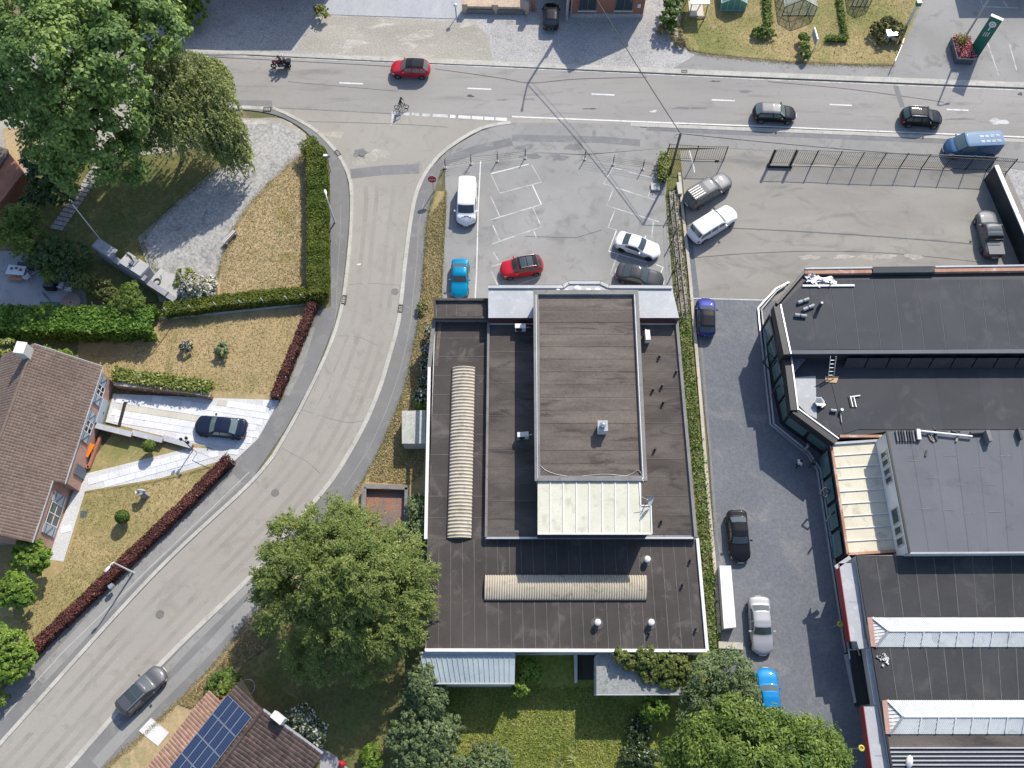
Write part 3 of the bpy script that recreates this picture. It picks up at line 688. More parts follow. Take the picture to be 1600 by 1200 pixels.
# middle roof
walls(A, [(762, 500), (1057, 500), (1087, 840), (758, 840)], ZM - 0.01, M_parapet, zb=ZL - 0.5)
strips(A, [(765, 502), (836, 502), (838, 839), (761, 839)], ZM, 13, 'y', M_felt_mid, seam=M_felt_old)
strips(A, [(995, 502), (1052, 502), (1081, 835), (1010, 835)], ZM, 12, 'y', M_felt_mid, seam=M_felt_old)
strips(A, [(838, 750), (1010, 750), (1014, 836), (838, 836)], ZM, 2, 'y', M_felt_mid, seam=None)
parapet(A, [(763.5, 500), (759.5, 840)], ZM, 0.2, 0.2, M_parapet, False)
parapet(A, [(759, 841), (1086, 841)], ZM, 0.16, 0.14, M_alu, False)
parapet(A, [(1056.5, 500), (1086.5, 840)], ZM, 0.26, 0.3, M_parapet, False)
# north west annex strip
walls(A, [(679, 470), (761, 470), (761, 499), (680, 499)], ZX - 0.01, M_parapet, zb=ZL - 0.5)
strips(A, [(682, 473), (759, 473), (759, 495), (683, 495)], ZX, 5, 'x', M_felt_mid, seam=M_seam)
parapet(A, [(679, 470), (761, 470), (761, 498), (680, 498)], ZX, 0.22, 0.3, M_felt)
# central tower block
TW = [(837, 459), (993, 459), (1006.5, 749), (839.5, 749)]
walls(A, TW, ZT - 0.01, M_parapet, zb=ZM - 0.5)
strips(A, [(843, 466), (988, 466), (1000, 746), (845, 746)], ZT, 14, 'y', M_felt_old, seam=M_felt_old)
parapet(A, TW, ZT, 0.42, 0.32, M_parapet, True)
m = MB(); W = PL([(991.5, 461), (1005, 748)], ZT + 0.33); m.bar(W[0], W[1], 0.05, 0.06); m.build('edge_trim', M_white, A)
m = MB(); W = PL([(837.5, 461), (840, 748)], ZT + 0.33); m.bar(W[0], W[1], 0.05, 0.06); m.build('edge_trim', M_alu, A)
# white lean-to roof south of the tower
cr = MB(); q = PL([(840, 751), (999, 751), (1001, 789), (1017, 790), (1018.5, 834), (840, 834)], ZT + 0.12)
walls(A, [(841, 752), (998, 752), (1000, 790), (1015, 791), (1016, 828), (841, 828)], ZT - 0.02, M_darkwall, zb=ZM - 0.5)
cuts = [840, 860, 880, 900.5, 920.5, 941, 961, 981.5, 1001, 1018]
for i in range(9):
    x0, x1 = cuts[i], cuts[i + 1]
    y0 = 751 if i < 8 else 790
    mm = MB(); W = PL([(x0 + 0.15, y0), (x1 - 0.15, y0), (x1 + (0.6 if i > 6 else 0), 834.5), (x0 + (0.6 if i > 7 else 0), 834.5)], ZT + 0.12)
    mm.prism([(p.x, p.y) for p in W], ZT - 0.01, ZT + 0.12); mm.build('roof_panel', M_cream, A)
    if i < 8:
        s = MB(); a, b = PL([(x1, y0 + 0.5), (x1 + (0.3 if i > 5 else 0), 834)], ZT + 0.14); s.bar(a, b, 0.07, 0.09); s.build('standing_seam', M_white, A)
for a, b in [((840, 751), (999, 751)), ((840, 834.5), (1018.5, 834.5)), ((999, 751), (1001, 790)), ((1001, 790), (1017, 790)), ((1017, 790), (1018.5, 834.5))]:
    s = MB(); W = PL([a, b], ZT + 0.14); s.bar(W[0], W[1], 0.09, 0.14); s.build('edge_trim', M_white, A)
# zinc capped front sign box
for poly in ([(763, 449), (838, 449), (838, 497), (763, 497)], [(994, 449), (1050, 450), (1061, 497), (996, 497)]):
    m = MB(); m.prism([(q.x, q.y) for q in PL(poly, ZC)], ZM - 0.2, ZC); m.build('sign_box', M_redpanel, A)
    m = MB(); m.prism([(q.x, q.y) for q in PL(poly, ZC)], ZC, ZC + 0.05); m.build('zinc_cap', M_zinc, A)
    W = PL([poly[3], poly[2]], ZC); m = MB(); m.bar(W[0] + Vector((0, -0.03, -1.1)), W[1] + Vector((0, -0.03, -1.1)), 0.1, 0.1); m.build('fascia_trim', M_white, A)
m = MB(); m.prism([(q.x, q.y) for q in PL([(838, 450), (880, 450), (888, 443), (937, 443), (950, 450), (994, 450), (994, 462), (838, 462)], ZC + 0.1)], ZM, ZC + 0.1); m.build('sign_box', M_zinc, A)
for a, b in [((763, 448.5), (880, 448.5)), ((880, 448.5), (888, 442)), ((888, 442), (938, 442)), ((938, 442), (951, 448.5)), ((951, 448.5), (1050, 449))]:
    W = PL([a, b], ZC + 0.15); m = MB(); m.bar(W[0], W[1], 0.28, 0.16); m.build('front_coping', M_zinc, A)
    m = MB(); m.bar(W[0] + Vector((0, 0.17, -0.2)), W[1] + Vector((0, 0.17, -0.2)), 0.06, 0.5); m.build('front_fascia', M_black, A)
# floodlights and fittings behind the sign
for k, (px, py, r) in enumerate([(872, 455, 0.22), (885, 455, 0.2), (902, 452, 0.36), (919, 455, 0.28), (933, 455, 0.32)]):
    p = P(px, py, ZC + 0.3); m = MB(); m.lathe(p, [(0.02, 0.2), (r * 0.7, 0.17), (r, 0.05), (r, -0.1), (0.1, -0.35)], 14); m.build('floodlight', M_white, A)
# barrel rooflights of corrugated polyester
def barrel(root, quad, z, rise, pitch, axis, endmat):
    tl, tr, br, bl = PL(quad, z)
    m = MB(); k = 13
    if axis == 'y': a0, a1, b0, b1 = tl, bl, tr, br
    else: a0, a1, b0, b1 = tl, tr, bl, br
    L = (a1 - a0).length; n = int(L / pitch) * 4
    rows = []
    for i in range(n + 1):
        t = i / n; A_, B_ = a0.lerp(a1, t), b0.lerp(b1, t)
        w = 0.055 * math.sin(2 * math.pi * i / 4 + 0.4)
        rows.append([A_.lerp(B_, j / (k - 1)) + Vector((0, 0, rise * math.sin(math.pi * j / (k - 1)) ** 0.8 + w + 0.12)) for j in range(k)])
    vs = [p for r in rows for p in r]
    fs = [(i * k + j, i * k + j + 1, (i + 1) * k + j + 1, (i + 1) * k + j) for i in range(n) for j in range(k - 1)]
    m.add(vs, fs); o = m.build('barrel_rooflight', M_poly, root); o['kind'] = 'stuff'
    m = MB()
    for r in (rows[0], rows[-1]): m.add(r + [Vector((p.x, p.y, z)) for p in r], [(j, j + 1, k + j + 1, k + j) for j in range(k - 1)])
    m.build('rooflight_end', endmat, root)
    for A_, B_ in ((a0, a1), (b0, b1)):
        m = MB(); m.bar(A_ + Vector((0, 0, 0.09)), B_ + Vector((0, 0, 0.09)), 0.07, 0.18); m.build('upstand', M_black, root)
barrel(A, [(707, 575), (743, 575), (737.5, 841), (699, 841)], ZL, 0.32, 0.30, 'y', M_poly)
barrel(A, [(758, 898), (1010, 898), (1010, 938), (757, 938)], ZL, 0.32, 0.20, 'x', M_poly)
# vents and pipes
def cowl(px, py, z, r, h, cap=True, mat=None):
    p = P(px, py, z); m = MB(); m.tube([p, p + Vector((0, 0, h))], r * 0.7, 12)
    o = m.build('vent_pipe', mat or M_steel, A)
    if cap:
        c = MB(); c.lathe(p + Vector((0, 0, h)), [(r, -0.1), (r, 0.12), (r * 0.8, 0.18), (0.01, 0.2)], 16); c.build('cap', M_white, o)
    f = MB(); f.disc(p + Vector((0, 0, 0.02)), r * 1.9, 0.03, 18); f.build('flashing', M_felt_mid, o)
for px, py in [(1010, 876), (933, 974), (1016, 974)]: cowl(px, py, ZL, 0.26, 0.55)
for px, py, z in [(1078, 876, ZL), (1066, 914, ZL), (1087, 983, ZL), (1014, 990, ZL), (1020, 610, ZM), (1036, 630, ZM), (1034, 604, ZM), (1056, 582, ZM), (1023, 703, ZM), (1033, 815, ZM), (1030, 558, ZM)]:
    cowl(px, py, z, 0.14, 0.5, False, M_black)
ch = empty('roof_ventilator', P(940, 672, ZT), 'square concrete chimney with round metal cowl on the raised roof', 'ventilator')
p = P(940, 672, ZT); m = MB(); m.box(p + Vector((0, 0, 0.5)), (0.72, 0.8, 1.0)); m.build('stack', M_render, ch)
m = MB(); m.box(p + Vector((0, 0, 1.04)), (0.82, 0.9, 0.08)); m.build('coping', M_zinc, ch)
m = MB(); m.lathe(p + Vector((0, 0, 1.08)), [(0.16, 0), (0.16, 0.2), (0.26, 0.2), (0.24, 0.32), (0.01, 0.4)], 14); m.build('cowl', M_alu, ch)
# air conditioning units
def ac(px, py, z, rz, label):
    e = empty('air_conditioner', P(px, py, z), label, 'air conditioner', 'roof air conditioners', rz)
    m = MB(); m.box((0, 0, 0.55), (0.95, 0.42, 0.75)); m.build('casing', M_white, e, True)
    m = MB()
    R = Matrix.Rotation(math.radians(90), 3, 'X'); q = MB(); q.lathe((0, 0, 0), [(0.28, 0), (0.28, 0.03), (0.24, 0.035), (0.05, 0.03)], 18)
    m.add([R @ Vector(v) + Vector((-0.12, -0.21, 0.55)) for v in q.v], q.f); m.build('fan_grille', M_black, e, True)
    for s in (-1, 1): b = MB(); b.box((s * 0.36, 0, 0.09), (0.06, 0.5, 0.17)); b.build('foot', M_steel, e, True)
    t = MB(); t.tube([(0.47, 0.05, 0.4), (0.7, 0.05, 0.5), (0.95, 0.1, 0.35), (1.0, 0.12, 0.05)], 0.045, 8); t.build('pipe', M_alu, e, True)
ac(813, 516, ZM, 0.0, 'white air conditioner below the red fascia west of the tower')
ac(1010, 530, ZM, math.radians(92), 'white air conditioner on brackets against the east side of the tower')
ac(817, 684, ZM, math.radians(5), 'white air conditioner standing halfway along the west side of the tower')
# cable loop over the tower roof, drooping
m = MB(); pts = smooth([P(838, 713, ZT + 0.4), P(845, 728, ZT + 0.08), P(862, 739, ZT + 0.08), P(895, 744, ZT + 0.08), P(945, 741, ZT + 0.08), P(980, 743, ZT + 0.08), P(998, 735, ZT + 0.1), P(1005, 752, ZT + 0.4)], 6)
m.tube(pts, 0.022, 5); tag(m.build('roof_cable', M_alu), 'pale cable looping across the south end of the raised roof', 'cable')
# satellite dish
sd = empty('satellite_dish', P(1008, 790, ZT - 0.35), 'grey satellite dish on a mast beside the white lean-to roof', 'satellite dish')
p = P(1008, 788, ZT - 0.35)
m = MB(); m.tube([p, p + Vector((0, 0, 1.5))], 0.04, 8); m.build('mast', M_steel, sd)
q = MB(); q.lathe((0, 0, 0), [(0.01, 0), (0.25, 0.04), (0.46, 0.14)], 18); R = Matrix.Rotation(math.radians(65), 3, 'Y') @ Matrix.Rotation(0.5, 3, 'X')
m = MB(); m.add([R @ Vector(v) + p + Vector((0.15, 0, 1.35)) for v in q.v], q.f, True); m.build('dish', M_zinc, sd)
m = MB(); m.tube([p + Vector((0.1, 0, 1.2)), p + Vector((-0.5, 0.2, 1.5))], 0.03, 6); m.build('arm', M_steel, sd)

# ---------------------------------------------------------------- sheds behind the building
S = empty('lean_to_shed', P(730, 1045, 0), 'lean-to shed with blue-grey ribbed metal roof at the garden edge', 'shed')
tl, tr, br, bl = P(656, 1020, 3.9), P(805, 1020, 3.9), P(804, 1068, 3.6), P(668, 1068, 3.6)
m = MB(); m.prism([(q.x, q.y) for q in (tl, tr, br, bl)], 0, 3.5); m.build('wall', M_render, S)
n = 18
for k in range(n):
    a, b, c, d = tl.lerp(tr, k / n), tl.lerp(tr, (k + 1) / n), bl.lerp(br, (k + 1) / n), bl.lerp(br, k / n)
    mm = MB(); mm.add([a, b, c, d] + [q + Vector((0, 0, -0.06)) for q in (a, b, c, d)], [(3, 2, 1, 0), (4, 5, 6, 7), (0, 1, 5, 4), (2, 3, 7, 6)])
    mm.bar(a + Vector((0, 0, 0.03)), d + Vector((0, 0, 0.03)), 0.06, 0.07); mm.build('roof_sheet', M_blueshed, S)
for a, b in ((tl, tr), (bl, br)): mm = MB(); mm.bar(a + Vector((0, 0, 0.06)), b + Vector((0, 0, 0.06)), 0.12, 0.1); mm.build('gutter', M_zinc, S)
for x0, x1, yy in [(675, 720, 1021), (738, 770, 1020)]:
    a, b = PL([(x0, yy), (x1, yy - 0.3)], 4.02); o = MB().bar(a, b, 0.16, 0.05).build('loose_batten', M_zinc, S)
S2 = empty('flat_garden_shed', P(990, 1055, 0), 'low garden shed with mossy grey felt roof half covered in ivy', 'shed')
M_mossy = surf('mossy_felt', (0.24, 0.245, 0.24), (0.31, 0.31, 0.30), (0.17, 0.18, 0.165), 0.6, 1.3, 6, fine=0.35, island=0.07)
walls(S2, [(933, 1022), (1062, 1022), (1062, 1083), (933, 1083)], 3.3, M_render)
strips(S2, [(932, 1020), (1064, 1020), (1064, 1085), (932, 1085)], 3.32, 8, 'x', M_mossy)
m = MB(); m.bar(P(932, 1085.5, 3.3), P(1064, 1085.5, 3.3), 0.08, 0.16); m.build('edge_trim', M_zinc, S2)
S3 = empty('cellar_entrance', P(915, 1045, 0), 'dark sunken rear entrance with concrete side wall below the flat roof', 'entrance')
m = MB(); m.prism([(q.x, q.y) for q in PL([(897, 1022), (902, 1022), (902, 1066), (898, 1066)], 0.9)], 0, 0.9); m.build('side_wall', M_render, S3)
m = MB(); m.prism([(q.x, q.y) for q in PL([(903, 1022), (930, 1022), (930, 1062), (903, 1062)], 0.15)], 0, 0.17); m.build('floor', M_felt, S3)

# ---------------------------------------------------------------- B: dealership on the east
ZS, ZS2 = 4.9, 3.3
B = empty('car_showroom', P(1400, 560, 0), 'corner showroom with angled glass front and new black roof under repair', 'building')
base = [(1253, 426), (1700, 420), (1700, 672), (1380, 674), (1306, 692), (1238, 642), (1211, 477)]
m = MB(); m.prism([(q.x, q.y) for q in PL(base, ZS2)], 0, ZS2 - 0.3)
core = PL([(1262, 432), (1700, 426), (1700, 672), (1384, 674), (1312, 686), (1246, 636), (1220, 480)], ZS2)
m = MB(); m.prism([(q.x, q.y) for q in core], 0, ZS2 - 0.02); m.build('wall', M_darkwall, B)
upper = [(1255, 428), (1700, 422), (1700, 550), (1226, 553), (1213, 478)]
m = MB(); m.prism([(q.x, q.y) for q in PL(upper, ZS)], ZS2 - 0.3, ZS - 0.01); m.build('upper_storey', M_darkwall, B)
# roof sheets, cut to the splayed corner
nS = 13
for k in range(nS):
    x0, x1 = lerp(1262, 1700, k / nS), lerp(1262, 1700, (k + 1) / nS)
    y0 = 437
    pts = [(x0 + 1 - 18 * 0 , y0), (x1, y0), (x1 + 14, 546), (x0 + 15, 546)]
    W = PL(pts, ZS); mm = MB(); mm.prism([(q.x, q.y) for q in W], ZS - 0.005, ZS + 0.02 + 0.007 * (k % 2)); mm.build('roofing_sheet', M_felt_blk, B)
    s = MB(); s.bar(W[1] + Vector((0, 0, 0.034)), W[2] + Vector((0, 0, 0.034)), 0.05, 0.012); s.build('seam', M_felt_gry, B)
W = PL([(1262, 437), (1277, 546), (1228, 548), (1217, 481)], ZS); mm = MB(); mm.prism([(q.x, q.y) for q in W], ZS - 0.005, ZS + 0.018); mm.build('roofing_sheet', M_felt_blk, B)
parapet(B, [(1212, 477), (1255, 427)], ZS, 0.25, 0.4, M_black, False)
for x0, x1, mt in [(1256, 1360, M_copper), (1458, 1700, M_copper)]:
    parapet(B, [(x0, 427.5 - (x0 - 1256) * 0.014), (x1, 427.5 - (x1 - 1256) * 0.014)], ZS + 0.001, 0.42, 0.35, mt, False)
    parapet(B, [(x0, 423.5 - (x0 - 1256) * 0.014), (x1, 423.5 - (x1 - 1256) * 0.014)], ZS - 0.05, 0.16, 0.5, M_zinc, False)
parapet(B, [(1361, 425), (1457, 424)], ZS + 0.001, 0.62, 0.42, M_felt_blk, False)
parapet(B, [(1226, 551), (1700, 549)], ZS, 0.36, 0.12, M_felt_gry, False)
# recess wall panels under the step
for k in range(11):
    a, b = P(1326 + k * 34, 556.5, ZS), P(1326 + (k + 1) * 34 - 2, 556.5, ZS)
    mm = MB(); mm.add([a + Vector((0, -0.05, -0.3)), b + Vector((0, -0.05, -0.3)), b + Vector((0, -0.45, -1.55)), a + Vector((0, -0.45, -1.55))], [(3, 2, 1, 0)])
    mm.build('wall_panel', M_felt_blk, B)
# lower roof
nS = 12
for k in range(nS):
    x0, x1 = lerp(1300, 1700, k / nS), lerp(1300, 1700, (k + 1) / nS)
    W = PL([(x0 - 10, 560), (x1 - 10, 560), (x1 + 8, 671), (max(x0 + 8, 1318), 671 if k else 678)], ZS2); mm = MB(); mm.prism([(q.x, q.y) for q in W], ZS2 - 0.005, ZS2 + 0.02 + 0.007 * (k % 2)); mm.build('roofing_sheet', M_felt_blk, B)
W = PL([(1232, 556), (1289, 558), (1316, 680), (1304, 684), (1246, 638)], ZS2); mm = MB(); mm.prism([(q.x, q.y) for q in W], ZS2 - 0.005, ZS2 + 0.018); mm.build('roofing_sheet', M_felt_blk, B)
W = PL([(1236, 590), (1274, 588), (1276, 655), (1262, 648), (1246, 632)], ZS2); mm = MB(); mm.prism([(q.x, q.y) for q in W], ZS2, ZS2 + 0.06); mm.build('bare_deck', M_zinc, B)
W = PL([(1226, 553), (1264, 555), (1232, 592)], ZS2 + 0.6); mm = MB(); mm.prism([(q.x, q.y) for q in W], ZS2, ZS2 + 0.6); mm.build('corner_upstand', M_felt_gry, B)
for a, b, mt, zz in [((1213, 478), (1229, 555), M_black, ZS), ((1229, 555), (1240, 642), M_black, ZS2 + 0.75), ((1240, 642), (1306, 691), M_black, ZS2 + 0.6)]:
    W = PL([a, b], zz); mm = MB(); mm.bar(W[0] + Vector((0, 0, -0.35)), W[1] + Vector((0, 0, -0.35)), 0.6, 1.1); mm.build('roof_fascia', mt, B)
    mm = MB(); d = (W[1] - W[0]).normalized(); nn = Vector((-d.y, d.x, 0)) * 0.32; mm.bar(W[0] + nn + Vector((0, 0, 0.22)), W[1] + nn + Vector((0, 0, 0.22)), 0.12, 0.1); mm.build('edge_trim', M_alu, B)
for k in range(12):
    a, b = P(1252 + k * 4.2, 649 + k * 3.2, ZS2 + 0.35), P(1256 + k * 4.2, 646 + k * 3.2, ZS2 + 0.35); mm = MB(); mm.bar(a, b, 0.09, 0.05); mm.build('bracket', M_alu, B)
for k in range(9):
    a, b = P(1231 + k * 0.8, 594 + k * 4.4, ZS2 + 0.75), P(1235 + k * 0.8, 594 + k * 4.4, ZS2 + 0.75); mm = MB(); mm.bar(a, b, 0.1, 0.06); mm.build('bracket', M_redpanel if k % 2 else M_alu, B)
mm = MB(); mm.bar(P(1312, 682, ZS2 + 0.1), P(1378, 682, ZS2 + 0.1), 0.22, 0.25); mm.build('edge_coping', M_copper, B)
# glazed front: panes between posts
fac = [(P(1253, 426, ZS), P(1211, 477, ZS)), (P(1211, 477, ZS), P(1237, 642, ZS2)), (P(1238, 642, ZS2), P(1306, 692, ZS2))]
for fi, (a, b) in enumerate(fac):
    a = Vector((a.x, a.y, 0)); b = Vector((b.x, b.y, 0)); L = (b - a).length; n = [2, 5, 2][fi]
    d = (b - a) / L; nn = Vector((d.y, -d.x, 0)) * (1 if True else -1)
    if nn.x > 0: nn = -nn
    for k in range(n):
        c = a + d * (L * (k + 0.5) / n) - nn * 0.1; ang = math.atan2(d.y, d.x)
        mm = MB(); mm.box((c.x, c.y, 1.55), (L / n - 0.25, 0.06, 2.5), ang); mm.build('pane', M_shopglass, B)
        c2 = a + d * (L * k / n) - nn * 0.06; mm = MB(); mm.box((c2.x, c2.y, 1.6), (0.16, 0.16, 3.1), ang); mm.build('post', M_black, B)
    mm = MB(); c = (a + b) / 2; mm.box((c.x, c.y, 0.16), (L, 0.3, 0.3), ang); mm.build('plinth', M_darkwall, B)
    mm = MB(); mm.box((c.x - nn.x * 0.12, c.y - nn.y * 0.12, 3.0), (L, 0.3, 0.36), ang); mm.build('lintel', M_black, B)
# pale kerb round the showroom foot
kb = empty('showroom_kerb', P(1190, 480, 0), 'pale double kerb following the foot of the glazed corner front', 'kerb')
for off, hh in ((0, 0.2), (5, 0.32)):
    W = PL([(1232 - off, 442 + off), (1212 - off * 0, 452 + off), (1184 + off, 482 + off * 0.6), (1186 + off, 506), (1192 + off, 560), (1203 + off, 664), (1262, 712 - off), (1276 + off, 735), (1298 + off, 880), (1320 + off, 1020)], 0.1)
    for i in range(len(W) - 1): mm = MB(); mm.bar(W[i] + Vector((0, 0, hh / 2)), W[i + 1] + Vector((0, 0, hh / 2)), 0.12, hh); mm.build('kerb_bar', M_alu if off == 0 else M_zinc, kb)
# brackets jutting from the glass front
for i, pts in enumerate([[(1192, 566), (1202, 552), (1213, 564), (1203, 578), (1192, 566)], [(1203, 622), (1212, 606), (1219, 602)], [(1280, 772), (1288, 762), (1297, 766), (1290, 778), (1280, 772)], [(1290, 816), (1298, 804), (1310, 796)]]):
    mm = MB(); mm.tube(PL(pts, 2.3), 0.08, 6); mm.build('sign_bracket', M_black, B)

# ---------------------------------------------------------------- C: workshop with cream roof and tall hall
Cb = empty('workshop_hall', P(1480, 770, 0), 'grey-roofed workshop hall with cream ribbed side roof and clerestory windows', 'building')
ZH, ZW = 5.7, 3.2
walls(Cb, [(1386, 674), (1700, 671), (1700, 862), (1422, 864)], ZH - 0.01, M_render)
strips(Cb, [(1386, 674), (1700, 671), (1700, 862), (1421, 863)], ZH, 9, 'x', M_felt_gry, th=0.02, seam=M_felt_gry)
for (x, y) in [(1420, 720), (1448, 747), (1475, 712), (1492, 757), (1505, 802), (1520, 730), (1538, 757), (1545, 800), (1436, 795), (1560, 712), (1470, 797)]:
    s = MB(); s.bar(P(x, y, ZH + 0.04), P(x + 19, y - 0.3, ZH + 0.04), 0.05, 0.012); s.build('seam', M_parapet, Cb)
parapet(Cb, [(1384.5, 674), (1420.5, 864)], ZH, 0.16, 0.12, M_black, False)
m = MB(); m.bar(P(1421, 864.5, ZH), P(1700, 863, ZH), 0.14, 0.2); m.build('gutter', M_zinc, Cb)
walls(Cb, [(1298, 696), (1378, 690), (1412, 862), (1324, 866)], ZW - 0.03, M_darkwall)
quad = [(1298, 694), (1386, 688), (1424, 860), (1324, 866)]
tl, tr, br, bl = PL(quad, ZW)
for k in range(9):
    a, b, c, d = tl.lerp(bl, k / 9), tr.lerp(br, k / 9), tr.lerp(br, (k + 1) / 9), tl.lerp(bl, (k + 1) / 9)
    mm = MB(); mm.prism([(q.x, q.y) for q in (a, b, c, d)], ZW - 0.03, ZW + 0.004 * (k % 2)); mm.build('roof_panel', M_cream2, Cb)
    if k: s = MB(); s.bar(a + Vector((0, 0, 0.05)), b + Vector((0, 0, 0.05)), 0.07, 0.1); s.build('standing_seam', M_corr_white, Cb)
for a, b, mt in ((tl, tr, M_zinc), (tl, bl, M_copper), (bl, br, M_copper)): mm = MB(); mm.bar(a + Vector((0, 0, 0.08)), b + Vector((0, 0, 0.08)), 0.2, 0.2); mm.build('roof_edge', mt, Cb)
# clerestory wall facing the cream roof
wa, wb = P(1386, 676, ZH), P(1421, 863, ZH); d = (wb - wa).normalized(); ang = math.atan2(d.y, d.x); nn = Vector((d.y, -d.x, 0)); nn = nn if nn.x < 0 else -nn; L = (wb - wa).length
mm = MB(); c = (wa + wb) / 2 + nn * 0.03; mm.box((c.x, c.y, (ZH + ZW) / 2), (L, 0.06, ZH - ZW - 0.1), ang); mm.build('clerestory_wall', M_white, Cb)
for t0, t1 in [(0.13, 0.18), (0.20, 0.25), (0.28, 0.33), (0.35, 0.40), (0.62, 0.74), (0.77, 0.83), (0.86, 0.92)]:
    c = wa.lerp(wb, (t0 + t1) / 2) + nn * 0.075; mm = MB(); mm.box((c.x, c.y, (ZH + ZW) / 2 + 0.15), (L * (t1 - t0), 0.04, 1.15), ang); wn = mm.build('window', M_glass, Cb)
    for s in (-1, 1): f = MB(); f.box((c.x + d.x * s * L * (t1 - t0) / 2 + nn.x * 0.02, c.y + d.y * s * L * (t1 - t0) / 2 + nn.y * 0.02, (ZH + ZW) / 2 + 0.15), (0.09, 0.08, 1.3), ang); f.build('frame', M_alu, wn)
    for s in (-1, 1): f = MB(); f.box((c.x + nn.x * 0.02, c.y + nn.y * 0.02, (ZH + ZW) / 2 + 0.15 + s * 0.6), (L * (t1 - t0), 0.08, 0.09), ang); f.build('frame', M_alu, wn)
# glass front below the cream roof
wa, wb = P(1297, 697, ZW), P(1322, 866, ZW); d = (wb - wa).normalized(); ang = math.atan2(d.y, d.x); L = (wb - wa).length
for k in range(4):
    c = wa.lerp(wb, (k + 0.5) / 4); mm = MB(); mm.box((c.x - 0.05, c.y, 1.4), (L / 4 - 0.35, 0.06, 2.3), ang); mm.build('pane', M_shopglass, Cb)

# ---------------------------------------------------------------- D: rooflit hall
ZD = 4.4
D = empty('rooflit_hall', P(1500, 1030, 0), 'black-roofed hall with two white ridged rooflights and red-edged sign canopy', 'building')
walls(D, [(1338, 868), (1700, 864), (1700, 1320), (1412, 1320)], ZD - 0.01, M_render)
M_felt_hall = surf('hall_felt', (0.040, 0.040, 0.042), (0.055, 0.054, 0.056), (0.075, 0.072, 0.07), 0.2, 0.5, 9, bump=0.3, island=0.06, fine=0.2, rough=0.8)
def hallstrip(y0, y1, n, mt):
    xl0 = 1338 + (y0 - 868) * 0.163; xl1 = 1338 + (y1 - 868) * 0.163
    strips(D, [(xl0, y0), (1700, y0), (1700, y1), (xl1, y1)], ZD, n, 'x', mt, seam=M_seam)
hallstrip(868, 964, 12, M_felt_hall); hallstrip(1011, 1094, 12, M_felt_hall); hallstrip(1147, 1168, 1, M_felt_mid)
parapet(D, [(1338, 868), (1412, 1320)], ZD, 0.14, 0.2, M_black, False)
def ridge(xl, y0, ym, y1):
    z1 = 0.42
    a0, a1 = P(xl + 6, y0, ZD + 0.1), P(1700, y0, ZD + 0.1); r0, r1 = P(xl + 31, ym, ZD + z1), P(1700, ym, ZD + z1); b0, b1 = P(xl + 11, y1, ZD + 0.1), P(1700, y1, ZD + 0.1)
    def corr(p0, p1, q0, q1, mat, name, pitch=0.16, amp=0.028):
        L = (p1 - p0).length; n = int(L / pitch) * 2; m = MB(); A_, B_ = [], []
        for i in range(n + 1):
            t = i / n; w = Vector((0, 0, amp if i % 2 else -amp))
            A_.append(p0.lerp(p1, t) + w); B_.append(q0.lerp(q1, t) + w)
        m.quadstrip(A_, B_) if (p1 - p0).cross(q0 - p0).z > 0 else m.quadstrip(B_, A_)
        o = m.build(name, mat, D); o['kind'] = 'stuff'
    corr(r0, r1, a0, a1, M_corr_white, 'north_slope'); corr(b0, b1, r0, r1, M_corr_shaded, 'south_slope')
    # hipped end in louvre strips
    for k in range(9):
        t0, t1 = k / 9, (k + 0.8) / 9
        e0, e1 = a0.lerp(b0, t0), a0.lerp(b0, t1)
        def side(t): return a0.lerp(r0, t * 2) if t < 0.5 else b0.lerp(r0, (1 - t) * 2)
        m = MB(); m.add([e0, e1, side(t1), side(t0)], [(0, 1, 2, 3)]); m.build('louvre', M_corr_white, D)
    for p, q in ((a0, r0), (b0, r0)): m = MB(); m.bar(p + Vector((0, 0, 0.06)), q + Vector((0, 0, 0.06)), 0.16, 0.08); m.build('hip_cap', M_steel, D)
    m = MB(); m.bar(r0 + Vector((0, 0, 0.03)), r1 + Vector((0, 0, 0.03)), 0.18, 0.05); m.build('ridge_cap', M_corr_white, D)
    m = MB(); m.prism([(q.x, q.y) for q in (P(xl - 4, y0 + 1, ZD), P(xl + 4, y0, ZD), P(xl + 9, y1, ZD), P(xl + 2, y1, ZD))], ZD, ZD + 0.3); m.build('brick_upstand', M_brick_pink, D)
    for x in range(int(xl + 60), 1690, 27):
        s = MB(); s.bar(P(x, ym + 1, ZD + z1 + 0.05), P(x - 4, y1 - 1, ZD + 0.17), 0.09, 0.05); s.build('lap_joint', M_corr_shaded, D)
ridge(1357, 965, 985, 1011); ridge(1380, 1094, 1119, 1147)
# ribbed sheeting at the south end
for k in range(7):
    y = 1168 + k * 6.6; m = MB(); W = PL([(1386 + k, y), (1700, y), (1700, y + 6.2), (1387 + k, y + 6.2)], ZD + 0.05)
    m.prism([(q.x, q.y) for q in W], ZD - 0.01, ZD + 0.05); m.build('ribbed_sheet', M_felt_blk, D)
    m = MB(); m.bar(P(1388 + k, y + 0.6, ZD + 0.1), P(1700, y + 0.4, ZD + 0.1), 0.10, 0.12); m.build('rib', M_zinc, D)
